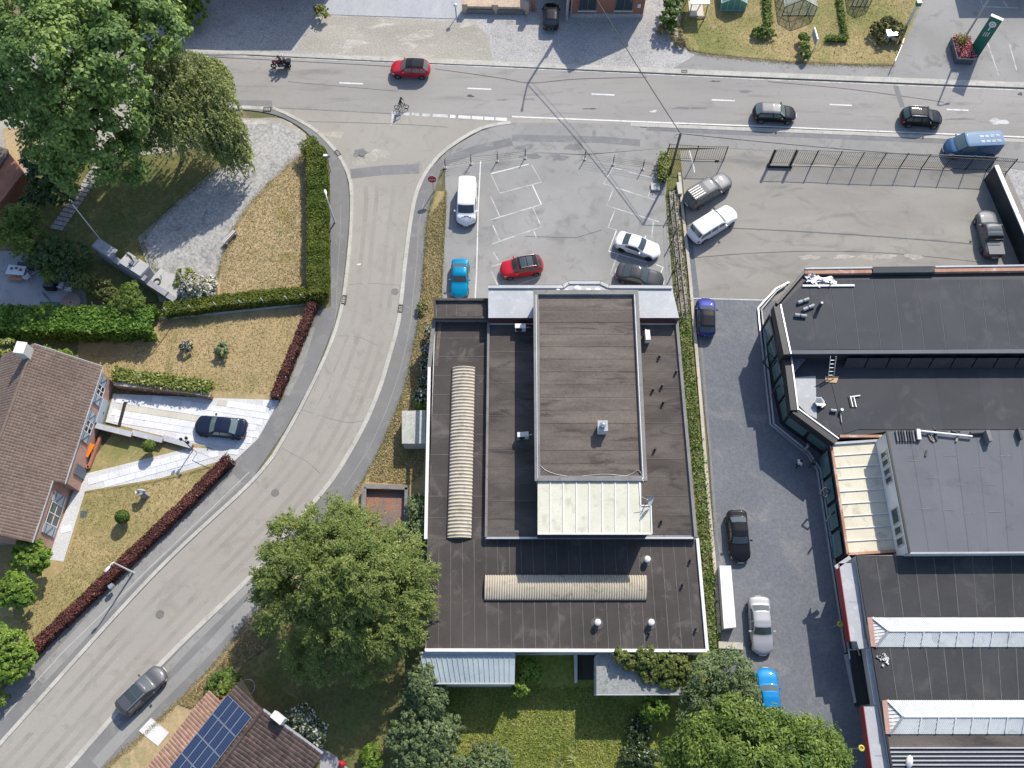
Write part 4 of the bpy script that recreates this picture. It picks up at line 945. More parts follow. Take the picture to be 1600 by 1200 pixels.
# sign canopy, two runs
def canopy(x0t, x1t, yt, x0b, x1b, yb):
    z = 4.0
    m = MB(); m.prism([(q.x, q.y) for q in PL([(x0t, yt), (x1t, yt), (x1b, yb), (x0b, yb)], z)], z - 0.12, z); m.build('canopy_top', M_zinc, D)
    a, b = P(x0t, yt, z), P(x0b, yb, z); m = MB(); m.bar(a + Vector((-0.03, 0, -0.45)), b + Vector((-0.03, 0, -0.45)), 0.06, 1.0); m.build('canopy_fascia', plain('signal_red', (0.28, 0.02, 0.028), 0.45), D)
    m = MB(); m.bar((a + b) / 2 + Vector((0.35, 0, 0)), (a + b) / 2 + Vector((1.1, 0, 0)), 0.04, 0.05); m.build('canopy_joint', M_steel, D)
canopy(1311, 1337, 880, 1329, 1352, 1002); canopy(1349.5, 1371, 1104, 1371, 1400, 1260)
canopy_fill = [(1338, 1000), (1353, 998), (1356, 1012), (1342, 1014)]
m = MB(); m.prism([(q.x, q.y) for q in PL(canopy_fill, 4.0)], 3.8, 4.01); m.build('canopy_end', M_zinc, D)
m = MB(); m.prism([(q.x, q.y) for q in PL([(1352, 1014), (1359, 1013), (1375, 1100), (1366, 1101)], 4.05)], 3.9, 4.05); m.build('edge_beam', M_zinc, D)
m = MB(); m.prism([(q.x, q.y) for q in PL([(1336, 1016), (1352, 1014), (1366, 1100), (1350, 1101)], 2.2)], 0, 2.2); m.build('recess_dark_block', M_black, D)  # solid black block stands in for the dark inside the opening
m = MB(); m.prism([(q.x, q.y) for q in PL([(1322, 1022), (1328, 1022), (1345, 1098), (1338, 1098)], 0.6)], 0, 0.6); m.build('dock_edge', M_zinc, D)
m = MB(); m.tube(PL([(1328, 1030), (1326, 1016), (1340, 1013), (1343, 1024)], 2.8), 0.07, 6); m.build('rail_hoop', M_steel, D)
m = MB(); a, b = P(1302, 868, 3.9), P(1333, 862, 3.9); m.bar(P(1305, 887, 3.9), P(1328, 871, 3.9), 0.3, 0.2); m.build('canopy_end', M_zinc, D)
# outlying wall on the east yard
E = empty('boundary_wall', P(1590, 330, 0), 'dark boundary wall with white coping at the far side of the yard', 'wall')
a, b = P(1557, 258, 2.4), P(1640, 450, 2.4); ang = math.atan2(b.y - a.y, b.x - a.x); L = (b - a).length; c = (a + b) / 2
m = MB(); m.box((c.x, c.y, 1.15), (L, 0.3, 2.3), ang); m.build('wall_body', M_darkwall, E)
for k in range(8): m = MB(); q = a.lerp(b, (k + 0.5) / 8); m.box((q.x, q.y, 2.36), (L / 8 - 0.02, 0.42, 0.1), ang); m.build('coping_stone', M_white, E)

# ---------------------------------------------------------------- tiled houses
def tiles(root, o, u, v, nu, nv, mat, name='roof_tiles', amp=0.045):
    """o: eave corner, u along the eave, v up the slope; each tile its own little curved sheet"""
    nrm = u.cross(v).normalized()
    if nrm.z < 0: nrm = -nrm
    m = MB(); du, dv = u / nu, v / nv
    for j in range(nv):
        for i in range(nu):
            b = o + du * i + dv * j + nrm * random.uniform(-0.012, 0.02) + du * random.uniform(-0.05, 0.05) + dv * random.uniform(-0.04, 0.04) + nrm * 0.03 * math.sin(i * 0.31 + j * 0.17)
            pr = [(0.0, 0.0), (0.25, amp), (0.6, amp * 0.7), (1.0, -0.2 * amp)]
            lo = [b + du * s - dv * 0.12 + nrm * (h + 0.075) for s, h in pr]; hi = [b + du * s + dv * 0.98 + nrm * (h + 0.0) for s, h in pr]
            m.quadstrip(lo, hi); m.add([lo[0], lo[1], lo[2], lo[3], lo[3] - nrm * 0.06, lo[0] - nrm * 0.06], [(0, 1, 2, 3, 4, 5)])
    ob = m.build(name, mat, root); ob['kind'] = 'stuff'; return ob
H = empty('tiled_house', P(60, 700, 0), 'single-storey brick house with brown tiled gable roof and blue-grey shutters', 'house')
ang = math.radians(-97.2); U = Vector((math.cos(ang), math.sin(ang), 0)); V = Vector((-U.y, U.x, 0))   # V: east
V = V if V.x > 0 else -V
e0 = P(159, 573, 3.2); ze, zr, half = 3.2, 6.7, 4.55
tl = (e0 - V * half) + Vector((0, 0, zr - ze)); LEN = 16.2
vs = tl - e0
tiles(H, e0, U * 10.9, vs, 41, 22, M_tile)
tiles(H, e0 + U * 10.9 + vs * 0.17, U * 5.3, vs * 0.83, 20, 18, M_tile)
w0 = e0 - V * half * 2
tiles(H, w0, U * LEN, vs + V * half * 2, 61, 22, M_tile)
for k in range(46):
    a = tl + U * (k * 0.352); m = MB(); m.tube([a, a + U * 0.36], [0.15, 0.13], 8); m.build('ridge_tile', M_tile, H)
wall_poly = [e0 - V * 0.08 + U * 0.3, e0 - V * 0.08 + U * 10.7, e0 - V * 0.85 + U * 10.7, e0 - V * 0.85 + U * 16, w0 + V * 0.35 + U * 16, w0 + V * 0.35 + U * 0.3]
m = MB(); m.prism([(p.x, p.y) for p in wall_poly], 0, 3.3); m.build('wall', M_brick_pink, H)
for uu in (0.3, LEN - 0.3):
    a, b, c = e0 - V * 0.08 + U * uu, w0 + V * 0.35 + U * uu, tl + U * uu
    m = MB(); m.add([Vector((a.x, a.y, 3.2)), Vector((b.x, b.y, 3.2)), c - Vector((0, 0, 0.25))], [(0, 1, 2)]); m.build('gable', M_brick_pink, H)
m = MB(); m.bar(e0 + V * 0.08 - Vector((0, 0, 0.05)), e0 + V * 0.08 + U * 10.9 - Vector((0, 0, 0.05)), 0.14, 0.1); m.build('gutter', M_zinc, H)
q = e0 + U * 10.9 + vs * 0.17; m = MB(); m.bar(q + V * 0.08 - Vector((0, 0, 0.05)), q + V * 0.08 + U * 5.3 - Vector((0, 0, 0.05)), 0.14, 0.1); m.build('gutter', M_zinc, H)
m = MB(); m.bar(e0 - Vector((0, 0, 0.03)) - U * 0.06, tl - Vector((0, 0, 0.03)) - U * 0.06, 0.06, 0.2); m.build('verge_board', M_zinc, H)
c = tl + U * 0.9 + Vector((0, 0, 0.45)); m = MB(); m.box(c - V * 0.25, (0.95, 0.8, 1.5), ang); chm = m.build('chimney', M_render, H)
m = MB(); m.box(c - V * 0.25 + Vector((0, 0, 0.78)), (1.05, 0.9, 0.08), ang); m.build('cap', M_white, chm)
face = e0 - V * 0.06; face.z = 0
def shuttered(u0, wz, off=0.0, z0=1.45, h=1.35):
    w = wz; ctr = face + U * u0 - V * off; zc = z0 + h / 2
    def bx(du, wd, dz, hh, depth, mat, name, par):
        c = ctr + U * du + V * depth; m = MB(); m.box((c.x, c.y, zc + dz), (wd, 0.06, hh), ang); return m.build(name, mat, par)
    wn = bx(0, w, 0, h, 0.03, M_glass, 'window', H)
    for s in (-1, 0, 1): bx(s * (w / 2 - 0.04), 0.08, 0, h, 0.06, M_white, 'frame', wn)
    for s in (-1, 0, 1): bx(0, w, s * (h / 2 - 0.04), 0.07, 0.063, M_white, 'frame', wn)
    for s in (-1, 1):
        sh = bx(s * (w / 2 + 0.42), 0.78, 0, h + 0.06, 0.05, M_shutter, 'shutter', H)
        for dz in (-0.45, 0.45): bx(s * (w / 2 + 0.42), 0.76, dz * h / 1.3, 0.09, 0.085, M_shutter_dk, 'brace', sh)
        c = ctr + U * s * (w / 2 + 0.42) + V * 0.09
        m = MB(); m.bar(c - U * 0.36 + Vector((0, 0, zc - 0.4)), c + U * 0.36 + Vector((0, 0, zc + 0.4)), 0.04, 0.1); m.build('brace', M_shutter_dk, sh)
shuttered(1.9, 1.0); shuttered(5.4, 1.1); shuttered(13.3, 1.9, 0.77, 0.6, 2.1)
c = face + U * 3.55 + V * 0.03
m = MB(); m.box((face + U * 3.4 + V * 0.05)[:2] + (0.62,), (2.4, 0.08, 1.2), ang); gd = m.build('garage_door', M_shutter, H)
m = MB(); m.box((face + U * 3.4 + V * 0.11)[:2] + (0.5,), (0.2, 0.05, 0.05), ang); m.build('handle', M_black, gd)
m = MB(); m.box((face + U * 9.2 + V * 0.05)[:2] + (1.05,), (0.95, 0.08, 2.1), ang); m.build('front_door', M_shutter_dk, H)
# retaining walls round the drive
RW = empty('garden_retaining_wall', P(250, 612, 0), 'low brick retaining wall along the north side of the house drive', 'wall')
W = PL([(186, 606), (300, 618), (334, 624)], 0.0)
for i in range(2):
    a, b = W[i], W[i + 1]; m = MB(); m.bar(a + Vector((0, 0, 0.5)), b + Vector((0, 0, 0.5)), 0.25, 1.0); m.build('wall_body', M_brick, RW)
    for k in range(6): p, q = a.lerp(b, k / 6), a.lerp(b, (k + 1) / 6); m = MB(); m.bar(p + Vector((0, 0, 1.03)), q.lerp(p, 0.02) + Vector((0, 0, 1.03)), 0.34, 0.07); m.build('coping_stone', M_conc, RW)
SW = empty('stepped_drive_wall', P(240, 680, 0), 'stepped wall with grey slab copings along the south side of the house drive', 'wall')
for i, (a, b, z) in enumerate([((150, 665), (206, 679), 0.95), ((206, 676), (254, 688), 0.75), ((254, 684), (300, 697), 0.5)]):
    A_, B_ = P(*a, z), P(*b, z); m = MB(); m.bar(A_ - Vector((0, 0, z / 2)), B_ - Vector((0, 0, z / 2)), 0.3, z - 0.02); m.build('wall_body', M_brick, SW)
    m = MB(); m.bar(A_ + Vector((0, 0, 0.04)), B_ + Vector((0, 0, 0.04)), 0.5, 0.08); m.build('coping_slab', M_zinc, SW)
m = MB(); m.bar(P(196, 628, 0.15), P(186, 666, 0.15), 0.3, 0.06); tag(m.build('drive_drain', M_black), 'black slot drain across the pale slabs before the garage', 'drain')

# solar house at the south edge
G = empty('solar_house', P(360, 1180, 0), 'house with dark tiled roof, orange eave course and blue solar panels', 'house')
ang2 = math.radians(-125.5); U2 = Vector((math.cos(ang2), math.sin(ang2), 0)); V2 = Vector((U2.y, -U2.x, 0)); V2 = V2 if V2.x < 0 else -V2   # V2: west
r0 = P(408, 1113, 5.0) - U2 * 0.2
LG = 14.0; hw = 4.9; drop = 2.4
eW = r0 + V2 * hw - Vector((0, 0, drop)); eE = r0 - V2 * 5.2 - Vector((0, 0, 2.5))
tiles(G, eW + (r0 - eW) * 0.34, U2 * LG, (r0 - eW) * 0.66, 46, 10, M_tile_dk)
tiles(G, eW + U2 * 1.6, U2 * (LG - 1.6), (r0 - eW) * 0.34, 46, 5, M_tile_or)
tiles(G, eE, U2 * LG, r0 - eE, 46, 16, M_tile_dk)
for k in range(38): a = r0 + U2 * (k * 0.37); m = MB(); m.tube([a, a + U2 * 0.38], [0.14, 0.12], 8); m.build('ridge_tile', M_tile_dk, G)
poly = [eW - V2 * 0.4 + U2 * 1.8, eW - V2 * 0.4 + U2 * LG, eE + V2 * 0.4 + U2 * LG, eE + V2 * 0.4 + U2 * 0.4, r0 + U2 * 0.4 + V2 * 2.6]
m = MB(); m.prism([(p.x, p.y) for p in poly], 0, 2.4); m.build('wall', M_brick, G)
m = MB(); m.bar(r0 - U2 * 0.05, eE - U2 * 0.05, 0.16, 0.16); m.build('verge_board', M_zinc, G)
m = MB(); m.box(r0 - V2 * 1.3 + U2 * -0.25 + Vector((0, 0, -0.2)), (0.55, 1.0, 0.9), ang2); m.build('chimney', M_white, G)
SA = empty('solar_array', P(330, 1150, 3.5), 'blue framed solar panels set in rows on the west roof slope', 'solar panels')
M_pv = NB('solar_cells'); 
br = M_pv.n('ShaderNodeTexBrick', Scale=1.0); br.offset = 0.0
br.inputs['Color1'].default_value = (0.010, 0.02, 0.062, 1); br.inputs['Color2'].default_value = (0.013, 0.026, 0.075, 1); br.inputs['Mortar'].default_value = (0.07, 0.09, 0.14, 1)
br.inputs['Mortar Size'].default_value = 0.012; br.inputs['Brick Width'].default_value = 0.17; br.inputs['Row Height'].default_value = 0.17
M_pv.l(M_pv.coord(False), br.inputs['Vector']); M_pv = M_pv.col(br.outputs['Color'], 0.12, 0.6)
slope = (r0 - eW); sl = slope.length; sn = U2.cross(slope).normalized(); sn = sn if sn.z > 0 else -sn
pw, ph = 1.66, 0.80
s0 = eW + slope * 0.335
Rm = Matrix((U2, slope.normalized(), sn)).transposed()
for i in range(8):
    for j in range(4):
        c = s0 + U2 * (0.9 + pw / 2 + i * (pw + 0.06)) + slope.normalized() * (ph / 2 + 0.06 + j * (ph + 0.02)) + sn * 0.2
        m = MB(); m.box((0, 0, 0), (pw - 0.04, ph - 0.03, 0.03)); pv = m.build('solar_panel', M_pv, SA, True)
        pv.matrix_local = Matrix.Translation(c - SA.location) @ Rm.to_4x4()
        f = MB()
        for s in (-1, 1): f.box((0, s * ph / 2, 0.004), (pw + 0.01, 0.028, 0.05)); f.box((s * pw / 2, 0, 0.003), (0.028, ph, 0.048))
        fr = f.build('frame', M_alu, pv, True)
# north houses, slivers of their fronts
N1 = empty('brick_townhouse', P(930, 5, 0), 'red brick townhouse front with two ground floor windows at the top edge', 'house')
a, b = P(893, 27, 0), P(1004, 27, 0)
m = MB(); m.box(((a.x + b.x) / 2, a.y + 4, 2.05), (b.x - a.x, 8, 4.1)); m.build('wall', M_brick, N1)
xm = lerp(a.x, b.x, 0.42)
m = MB(); m.add([(a.x, a.y, 4.1), (b.x, a.y, 4.1), (xm, a.y, 7.6)], [(0, 1, 2)]); m.add([(a.x, a.y + 8, 4.1), (b.x, a.y + 8, 4.1), (xm, a.y + 8, 7.6)], [(2, 1, 0)]); m.build('gable', M_brick, N1)
for xe in (a.x - 0.2, b.x + 0.2): m = MB(); m.add([(xe, a.y - 0.2, 4.02), (xe, a.y + 8.2, 4.02), (xm, a.y + 8.2, 7.72), (xm, a.y - 0.2, 7.72)], [(0, 1, 2, 3)]); m.build('roof_slope', M_tile, N1)
m = MB(); m.box(((a.x + b.x) / 2, a.y - 0.06, 0.3), (b.x - a.x, 0.12, 0.6)); m.build('stone_plinth', M_gravel, N1)
for px in (916, 972):
    c = P(px, 20, 0); m = MB(); m.box((c.x, a.y - 0.02, 1.9), (1.9, 0.08, 1.6)); wn = m.build('window', M_glass, N1)
    for s in (-1, 0, 1): f = MB(); f.box((c.x + s * 0.93, a.y - 0.08, 1.9), (0.07, 0.06, 1.6)); f.build('frame', M_shutter_dk, wn)
    f = MB(); f.box((c.x, a.y - 0.1, 1.05), (2.1, 0.2, 0.1)); f.build('sill', M_render, wn)
m = MB(); m.box((b.x - 0.6, a.y - 0.05, 1.7), (0.35, 0.05, 0.5)); m.build('wall_plate', M_white, N1)
m = MB(); m.tube([(a.x - 0.1, a.y - 0.1, 0), (a.x - 0.1, a.y - 0.1, 5.8)], 0.07, 8); m.build('downpipe', M_zinc, N1)
N2 = empty('boundary_parapet', P(770, 12, 0), 'low pale stone parapet wall with pillars at the top edge beside the carport', 'wall')
a, b = P(727, 18, 0), P(822, 20, 0); L = (b - a).length; ang = math.atan2(b.y - a.y, b.x - a.x)
M_sand = surf('sandstone', (0.46, 0.36, 0.26), (0.54, 0.43, 0.32), (0.36, 0.27, 0.19), 0.6, 2, 9)
for k in range(2):
    c = a.lerp(b, 0.25 + 0.5 * k); m = MB(); m.box((c.x, c.y + 0.6, 0.5), (L * 0.46, 1.5, 0.9), ang); m.build('wall_panel', M_sand, N2)
    m = MB(); m.box((c.x, c.y - 0.2, 0.32), (L * 0.46, 0.3, 0.6), ang); m.build('stone_plinth', M_parapet, N2)
for k in range(3):
    c = a.lerp(b, k / 2); m = MB(); m.box((c.x, c.y, 0.7), (0.6, 0.6, 1.3), ang); m.build('pillar', M_sand, N2)
c0, c1 = P(833, 20, 0), P(889, 20, 0)
CP = empty('carport', P(860, 10, 0), 'carport opening between the townhouses with white pillars', 'carport')
for c in (c0, c1): m = MB(); m.box((c.x, c.y + 0.5, 1.5), (0.5, 0.5, 3.0)); m.build('pillar', M_brick, CP); m = MB(); m.box((c.x, c.y + 0.5, 2.6), (0.55, 0.55, 0.5)); m.build('pillar_head', M_white, CP)
m = MB(); m.box(((c0.x + c1.x) / 2, c0.y + 5.0, 3.15), (c1.x - c0.x + 0.6, 7, 0.3)); m.build('roof', M_darkwall, CP)
m = MB(); m.box(((c0.x + c1.x) / 2, c0.y + 8.6, 1.5), (c1.x - c0.x, 0.3, 3.0)); m.build('rear_wall', M_darkwall, CP)
# brick outbuilding at the west edge
O = empty('brick_outbuilding', P(0, 270, 0), 'small brick outbuilding with dark doors at the left edge', 'outbuilding')
a, b = P(34, 268, 0), P(8, 320, 0)
a2 = P(12, 236, 2.6); b2 = P(-14, 290, 2.6)
m = MB(); m.prism([(p.x, p.y) for p in (P(12, 236, 2.6), P(36, 270, 2.6) , P(-10, 330, 2.6), P(-70, 280, 2.6), P(-60, 220, 2.6))], 0, 2.6); m.build('wall', M_brick, O)
m = MB(); m.prism([(p.x, p.y) for p in (P(12, 233, 2.8), P(13, 238, 2.8), P(-22, 296, 2.8), P(-90, 270, 2.8), P(-70, 205, 2.8))], 2.62, 2.8); m.build('roof', M_felt_old, O)
c = P(18, 286, 1.0); m = MB(); m.box((c.x - 0.3, c.y, 1.0), (0.9, 0.4, 2.0), math.radians(-60)); m.build('door', M_black, O)
# walled brick pit near the big round tree
BP = empty('brick_enclosure', P(605, 800, 0), 'small walled brick enclosure with rusty floor beside the roadside tree', 'enclosure')
for a, b, mt in [((569, 760), (637, 762), M_gravel), ((636, 762), (634, 850), M_gravel), ((569, 762), (566, 850), M_gravel)]:
    A_, B_ = P(*a, 0.7), P(*b, 0.7); m = MB(); m.bar(A_ - Vector((0, 0, 0.35)), B_ - Vector((0, 0, 0.35)), 0.34, 0.7); m.build('wall_body', M_brick, BP)
    m = MB(); m.bar(A_ + Vector((0, 0, 0.04)), B_ + Vector((0, 0, 0.04)), 0.4, 0.08); m.build('coping', M_parapet, BP)
m = MB(); m.prism([(q.x, q.y) for q in PL([(572, 764), (633, 764), (632, 848), (570, 848)], 0.15)], 0, 0.17); m.build('floor', surf('rusty_floor', (0.16, 0.15, 0.145), (0.32, 0.16, 0.10), (0.2, 0.19, 0.18), 0.25, 1.0, 6, contrast=2.5), BP)
# concrete kiosk
K = empty('utility_kiosk', P(646, 675, 0), 'pale concrete utility kiosk standing against the building side', 'kiosk')
kq = [(629, 643), (664, 642), (664, 692), (629, 692)]
m = MB(); m.prism([(q.x, q.y) for q in PL(kq, 1.9)], 0, 1.82); m.build('body', M_render, K)
m = MB(); W = PL([(628, 642), (665, 641), (665, 693), (628, 693)], 1.95); m.prism([(q.x, q.y) for q in W], 1.82, 1.95); m.build('roof_slab', surf('kiosk_roof', (0.42, 0.425, 0.38), (0.48, 0.48, 0.43), (0.33, 0.34, 0.29), 0.5, 1.5, 8), K)

# houses standing just beyond the top edge; only their shadows reach the picture
def offhouse(name, label, corner, dx0, dx1, h, dep=9.0):
    c = P(*corner); x, y = c.x + 0.495 * h, c.y + 0.993 * h
    e = empty(name, (x + (dx0 + dx1) / 2, y + dep / 2, 0), label, 'house')
    m = MB(); m.box((x + (dx0 + dx1) / 2, y + dep / 2, h / 2), (dx1 - dx0, dep, h)); m.build('wall', M_brick, e)
    m = MB(); m.box((x + (dx0 + dx1) / 2, y + dep / 2 + 0.05, h + 0.05), (dx1 - dx0 + 0.02, dep, 0.1)); m.build('roof', M_tile_dk, e)
offhouse('neighbour_house', 'house beyond the top edge shading the gravel forecourt', (455, 79), -22, 0, 9.0)
offhouse('neighbour_shop', 'building beyond the top edge shading the north car park', (1499, 29), 0, 24, 6.5)
# ================================================================ vehicles
M_tyre = plain('tyre_rubber', (0.012, 0.012, 0.012), 0.8)
M_rim = plain('alloy_rim', (0.42, 0.43, 0.44), 0.3, 0.8)
M_rim_dk = plain('dark_rim', (0.05, 0.05, 0.055), 0.35, 0.6)
M_cglass = plain('car_glass', (0.045, 0.06, 0.062), 0.08, spec=0.9, var=0.1)
M_cglass_lt = plain('car_glass_green', (0.11, 0.155, 0.15), 0.08, spec=0.9, var=0.1)
M_lamp = plain('headlamp_glass', (0.72, 0.74, 0.76), 0.08, spec=0.8)
M_tail = plain('tail_lamp', (0.45, 0.015, 0.02), 0.15, spec=0.7)
M_trim = plain('black_trim', (0.02, 0.02, 0.022), 0.45)
M_plate = plain('number_plate', (0.75, 0.75, 0.72), 0.5)
def paint(name, c, metal=0.0, rough=0.45): return plain(name, c, rough, metal * 0.6, 0.06, 0.55, var=0.02)
SPEC = dict(
    sedan=dict(L=4.75, W=1.82, H=1.45, nose=0.70, cowl=(0.80, 0.98), rf=0.12, rr=-0.95, rb=(-1.58, 1.10), tz=1.05, pillars=(-0.25,), wb=1.42),
    coupe=dict(L=4.6, W=1.82, H=1.39, nose=0.68, cowl=(0.70, 0.95), rf=-0.02, rr=-0.80, rb=(-1.55, 1.08), tz=1.04, pillars=(), wb=1.40),
    hatch=dict(L=4.2, W=1.78, H=1.50, nose=0.74, cowl=(0.85, 1.0), rf=0.25, rr=-1.45, rb=(-1.92, 1.05), tz=0.92, pillars=(-0.30,), wb=1.30),
    suv=dict(L=4.35, W=1.82, H=1.60, nose=0.82, cowl=(0.90, 1.08), rf=0.28, rr=-1.50, rb=(-2.0, 1.10), tz=0.95, pillars=(-0.30, -1.15), wb=1.30),
    wagon=dict(L=4.85, W=1.84, H=1.50, nose=0.72, cowl=(0.98, 1.0), rf=0.30, rr=-1.78, rb=(-2.20, 1.08), tz=0.95, pillars=(-0.20, -1.2), wb=1.45),
    van=dict(L=4.85, W=1.90, H=1.90, nose=0.95, cowl=(1.55, 1.18), rf=0.85, rr=-2.26, rb=(-2.36, 1.15), tz=1.1, pillars=(0.0,), wb=1.55, blind=0.05),
    bigvan=dict(L=5.3, W=1.95, H=2.05, nose=0.95, cowl=(1.75, 1.2), rf=1.0, rr=-2.48, rb=(-2.58, 1.25), tz=1.2, pillars=(0.1,), wb=1.65, blind=0.15),
    pickup=dict(L=5.25, W=1.86, H=1.80, nose=1.0, cowl=(0.95, 1.18), rf=0.35, rr=-0.85, rb=(-1.12, 1.18), tz=1.16, pillars=(-0.25,), wb=1.6),
    hardtop=dict(L=5.25, W=1.86, H=1.82, nose=1.0, cowl=(0.95, 1.18), rf=0.35, rr=-2.1, rb=(-2.36, 1.2), tz=1.1, pillars=(-0.15, -1.0), wb=1.6),
)
def interp(x, pts):
    if x <= pts[0][0]: return pts[0][1]
    for (a, b), (c, d) in zip(pts, pts[1:]):
        if x <= c: return b + (d - b) * (x - a) / max(c - a, 1e-9)
    return pts[-1][1]
def car_meshes(kind, sunroof=False):
    s = SPEC[kind]; L, W, H = s['L'], s['W'], s['H']; h = L / 2; hw = W / 2
    cx, cz = s['cowl']; bx, bz = s['rb']; rf, rr = s['rf'], s['rr']
    top = sorted([(h, 0.46), (h - 0.06, s['nose'] - 0.14), (h - 0.22, s['nose']), ((h + cx) / 2, (s['nose'] + cz) / 2 + 0.05), (cx, cz), (rf, H - 0.045), ((rf * 2 + rr) / 3, H), (rr, H - 0.05),
                  (bx, bz), (-h + 0.16, s['tz']), (-h + 0.05, s['tz'] - 0.12), (-h, 0.5)])
    if bx < -h + 0.18: top = [q for q in top if not (-h < q[0] < -h + 0.17 and q[1] < bz + 0.02) or q[0] == bx]; top = sorted(set(top) | {(-h + 0.02, bz - 0.25)})
    keys = {h, h - 0.015, h - 0.06, h - 0.13, h - 0.22, h - 0.4, cx, lerp(cx, rf, 0.12), lerp(cx, rf, 0.9), lerp(cx, rf, 0.5), rf, rr, lerp(rr, bx, 0.1), lerp(rr, bx, 0.9), bx, -h, -h + 0.015, -h + 0.05, -h + 0.12, -h + 0.2, -h + 0.35,
            rf - 0.15, rf - 0.75, rf - 0.85, rf - 1.4}
    for p in s['pillars']: keys |= {p - 0.05, p + 0.05}
    keys |= set(np.linspace(-h + 0.4, h - 0.45, 16))
    xs = sorted(k for k in keys if -h <= k <= h)
    xs = [x for i, x in enumerate(xs) if i == 0 or x - xs[i - 1] > 0.008]
    rows = []
    for x in xs:
        t = abs(x) / h
        e = max(0.0, (t - 0.80) / 0.20)
        w = hw * (1 - 0.035 * t ** 2 - (0.20 if x > 0 else 0.13) * e ** 2.4)
        zt = interp(x, top)
        c = min(1, max(0, (zt - max(cz, bz) + 0.02) / (H - 0.05 - max(cz, bz)))) if bx <= x <= cx else 0.0
        belt = interp(x, [(-h, s['tz'] - 0.06), (0, max(cz - 0.06, 0.86)), (h, s['nose'] - 0.06)])
        zb = min(belt, zt - 0.07)
        wr = hw * (0.765 if kind not in ('van', 'bigvan', 'hardtop') else 0.86)
        y5 = lerp(w * 0.87, wr, c); z5 = zt - lerp(0.035, 0.055, c)
        y4 = w * 0.965
        z0 = 0.22 + 0.10 * e
        sec = [(w * 0.88, z0), (w * 0.975, z0 + 0.10), (w, lerp(z0, zb, 0.45)), (w * 0.995, lerp(z0, zb, 0.80)), (y4, zb)]
        sec += [(lerp(y4, y5, k), lerp(zb, z5, k)) for k in (0.12, 0.86)]
        sec += [(y5, z5), (y5 * 0.91, lerp(z5, zt, 0.62)), (y5 * 0.5, zt - 0.006), (0.0, zt)]
        rows.append((x, sec, c, zt))
    ns = len(rows[0][1]); full = 2 * ns - 1
    vs = []
    for x, sec, c, zt in rows:
        t = abs(x) / h; e = max(0.0, (t - 0.55) / 0.45) ** 2; wmax = max(q[0] for q in sec)
        def bow(y, z, i):
            k = (y / wmax) ** 2.6 * (0.30 if x > 0 else 0.17) * e * (1 if x > 0 else -1)
            if i >= 7 and rf - 0.05 < x < cx + 0.3: k -= 0.11 * (1 - (y / wmax) ** 2) * min(1, (cx + 0.3 - x) / 0.3)
            if i >= 7 and bx - 0.25 < x < rr + 0.05 and kind in ('sedan', 'coupe', 'hatch', 'suv', 'wagon'): k += 0.07 * (1 - (y / wmax) ** 2)
            return x - k
        for i, (y, z) in enumerate(sec): vs.append((bow(y, z, i), y, z))
        for i, (y, z) in list(enumerate(sec))[:-1][::-1]: vs.append((bow(y, z, i), -y, z))
    groups = {}
    def put(g, f): groups.setdefault(g, []).append(f)
    for i in range(len(rows) - 1):
        x0, x1 = rows[i][0], rows[i + 1][0]; xm = (x0 + x1) / 2; c = (rows[i][2] + rows[i + 1][2]) / 2
        for j in range(full - 1):
            b = j if j < ns - 1 else full - 2 - j      # band index on either side
            left = j < ns - 1
            f = (i * full + j, i * full + j + 1, (i + 1) * full + j + 1, (i + 1) * full + j)
            g = 'body'
            if b >= 8 and lerp(cx, rf, 0.10) > xm > lerp(cx, rf, 0.93): g = 'windscreen'
            elif b >= 8 and lerp(rr, bx, 0.90) < xm < lerp(rr, bx, 0.06): g = 'rear_window'
            elif b == 5 and c > 0.33 and xm < lerp(cx, rf, 0.45) and xm > lerp(rr, bx, 0.55):
                if not any(abs(xm - p) < 0.05 for p in s['pillars']) and not ('blind' in s and xm < s['blind']): g = 'side_window_l' if left else 'side_window_r'
            elif sunroof and b >= 8 and rf - 0.15 > xm > rf - 1.4: g = 'sunroof' if not (rf - 0.75 > xm > rf - 0.85) else 'roof'
            elif b >= 7 and rr - 0.02 < xm < rf + 0.02: g = 'roof'
            elif b in (3,) and xm > h - 0.42 and xm < h - 0.03: g = 'headlight_l' if left else 'headlight_r'
            elif b in (2, 3) and xm < -h + 0.2 and xm > -h + 0.01: g = 'taillight_l' if left else 'taillight_r'
            elif b == 0 : g = 'sill'
            put(g, f)
    a = list(range(full)); put('grille', tuple(a[::-1])); b_ = (len(rows) - 1) * full
    put('nose_cap', tuple(b_ + k for k in a))
    return s, vs, groups
_carcache = {}
def part_mesh(name, vs, fs):
    used = sorted({k for f in fs for k in f}); mp = {k: i for i, k in enumerate(used)}
    me = bpy.data.meshes.new(name); me.from_pydata([vs[k] for k in used], [], [tuple(mp[k] for k in f) for f in fs])
    me.polygons.foreach_set('use_smooth', [len(f) == 4 for f in fs]); me.update(); return me
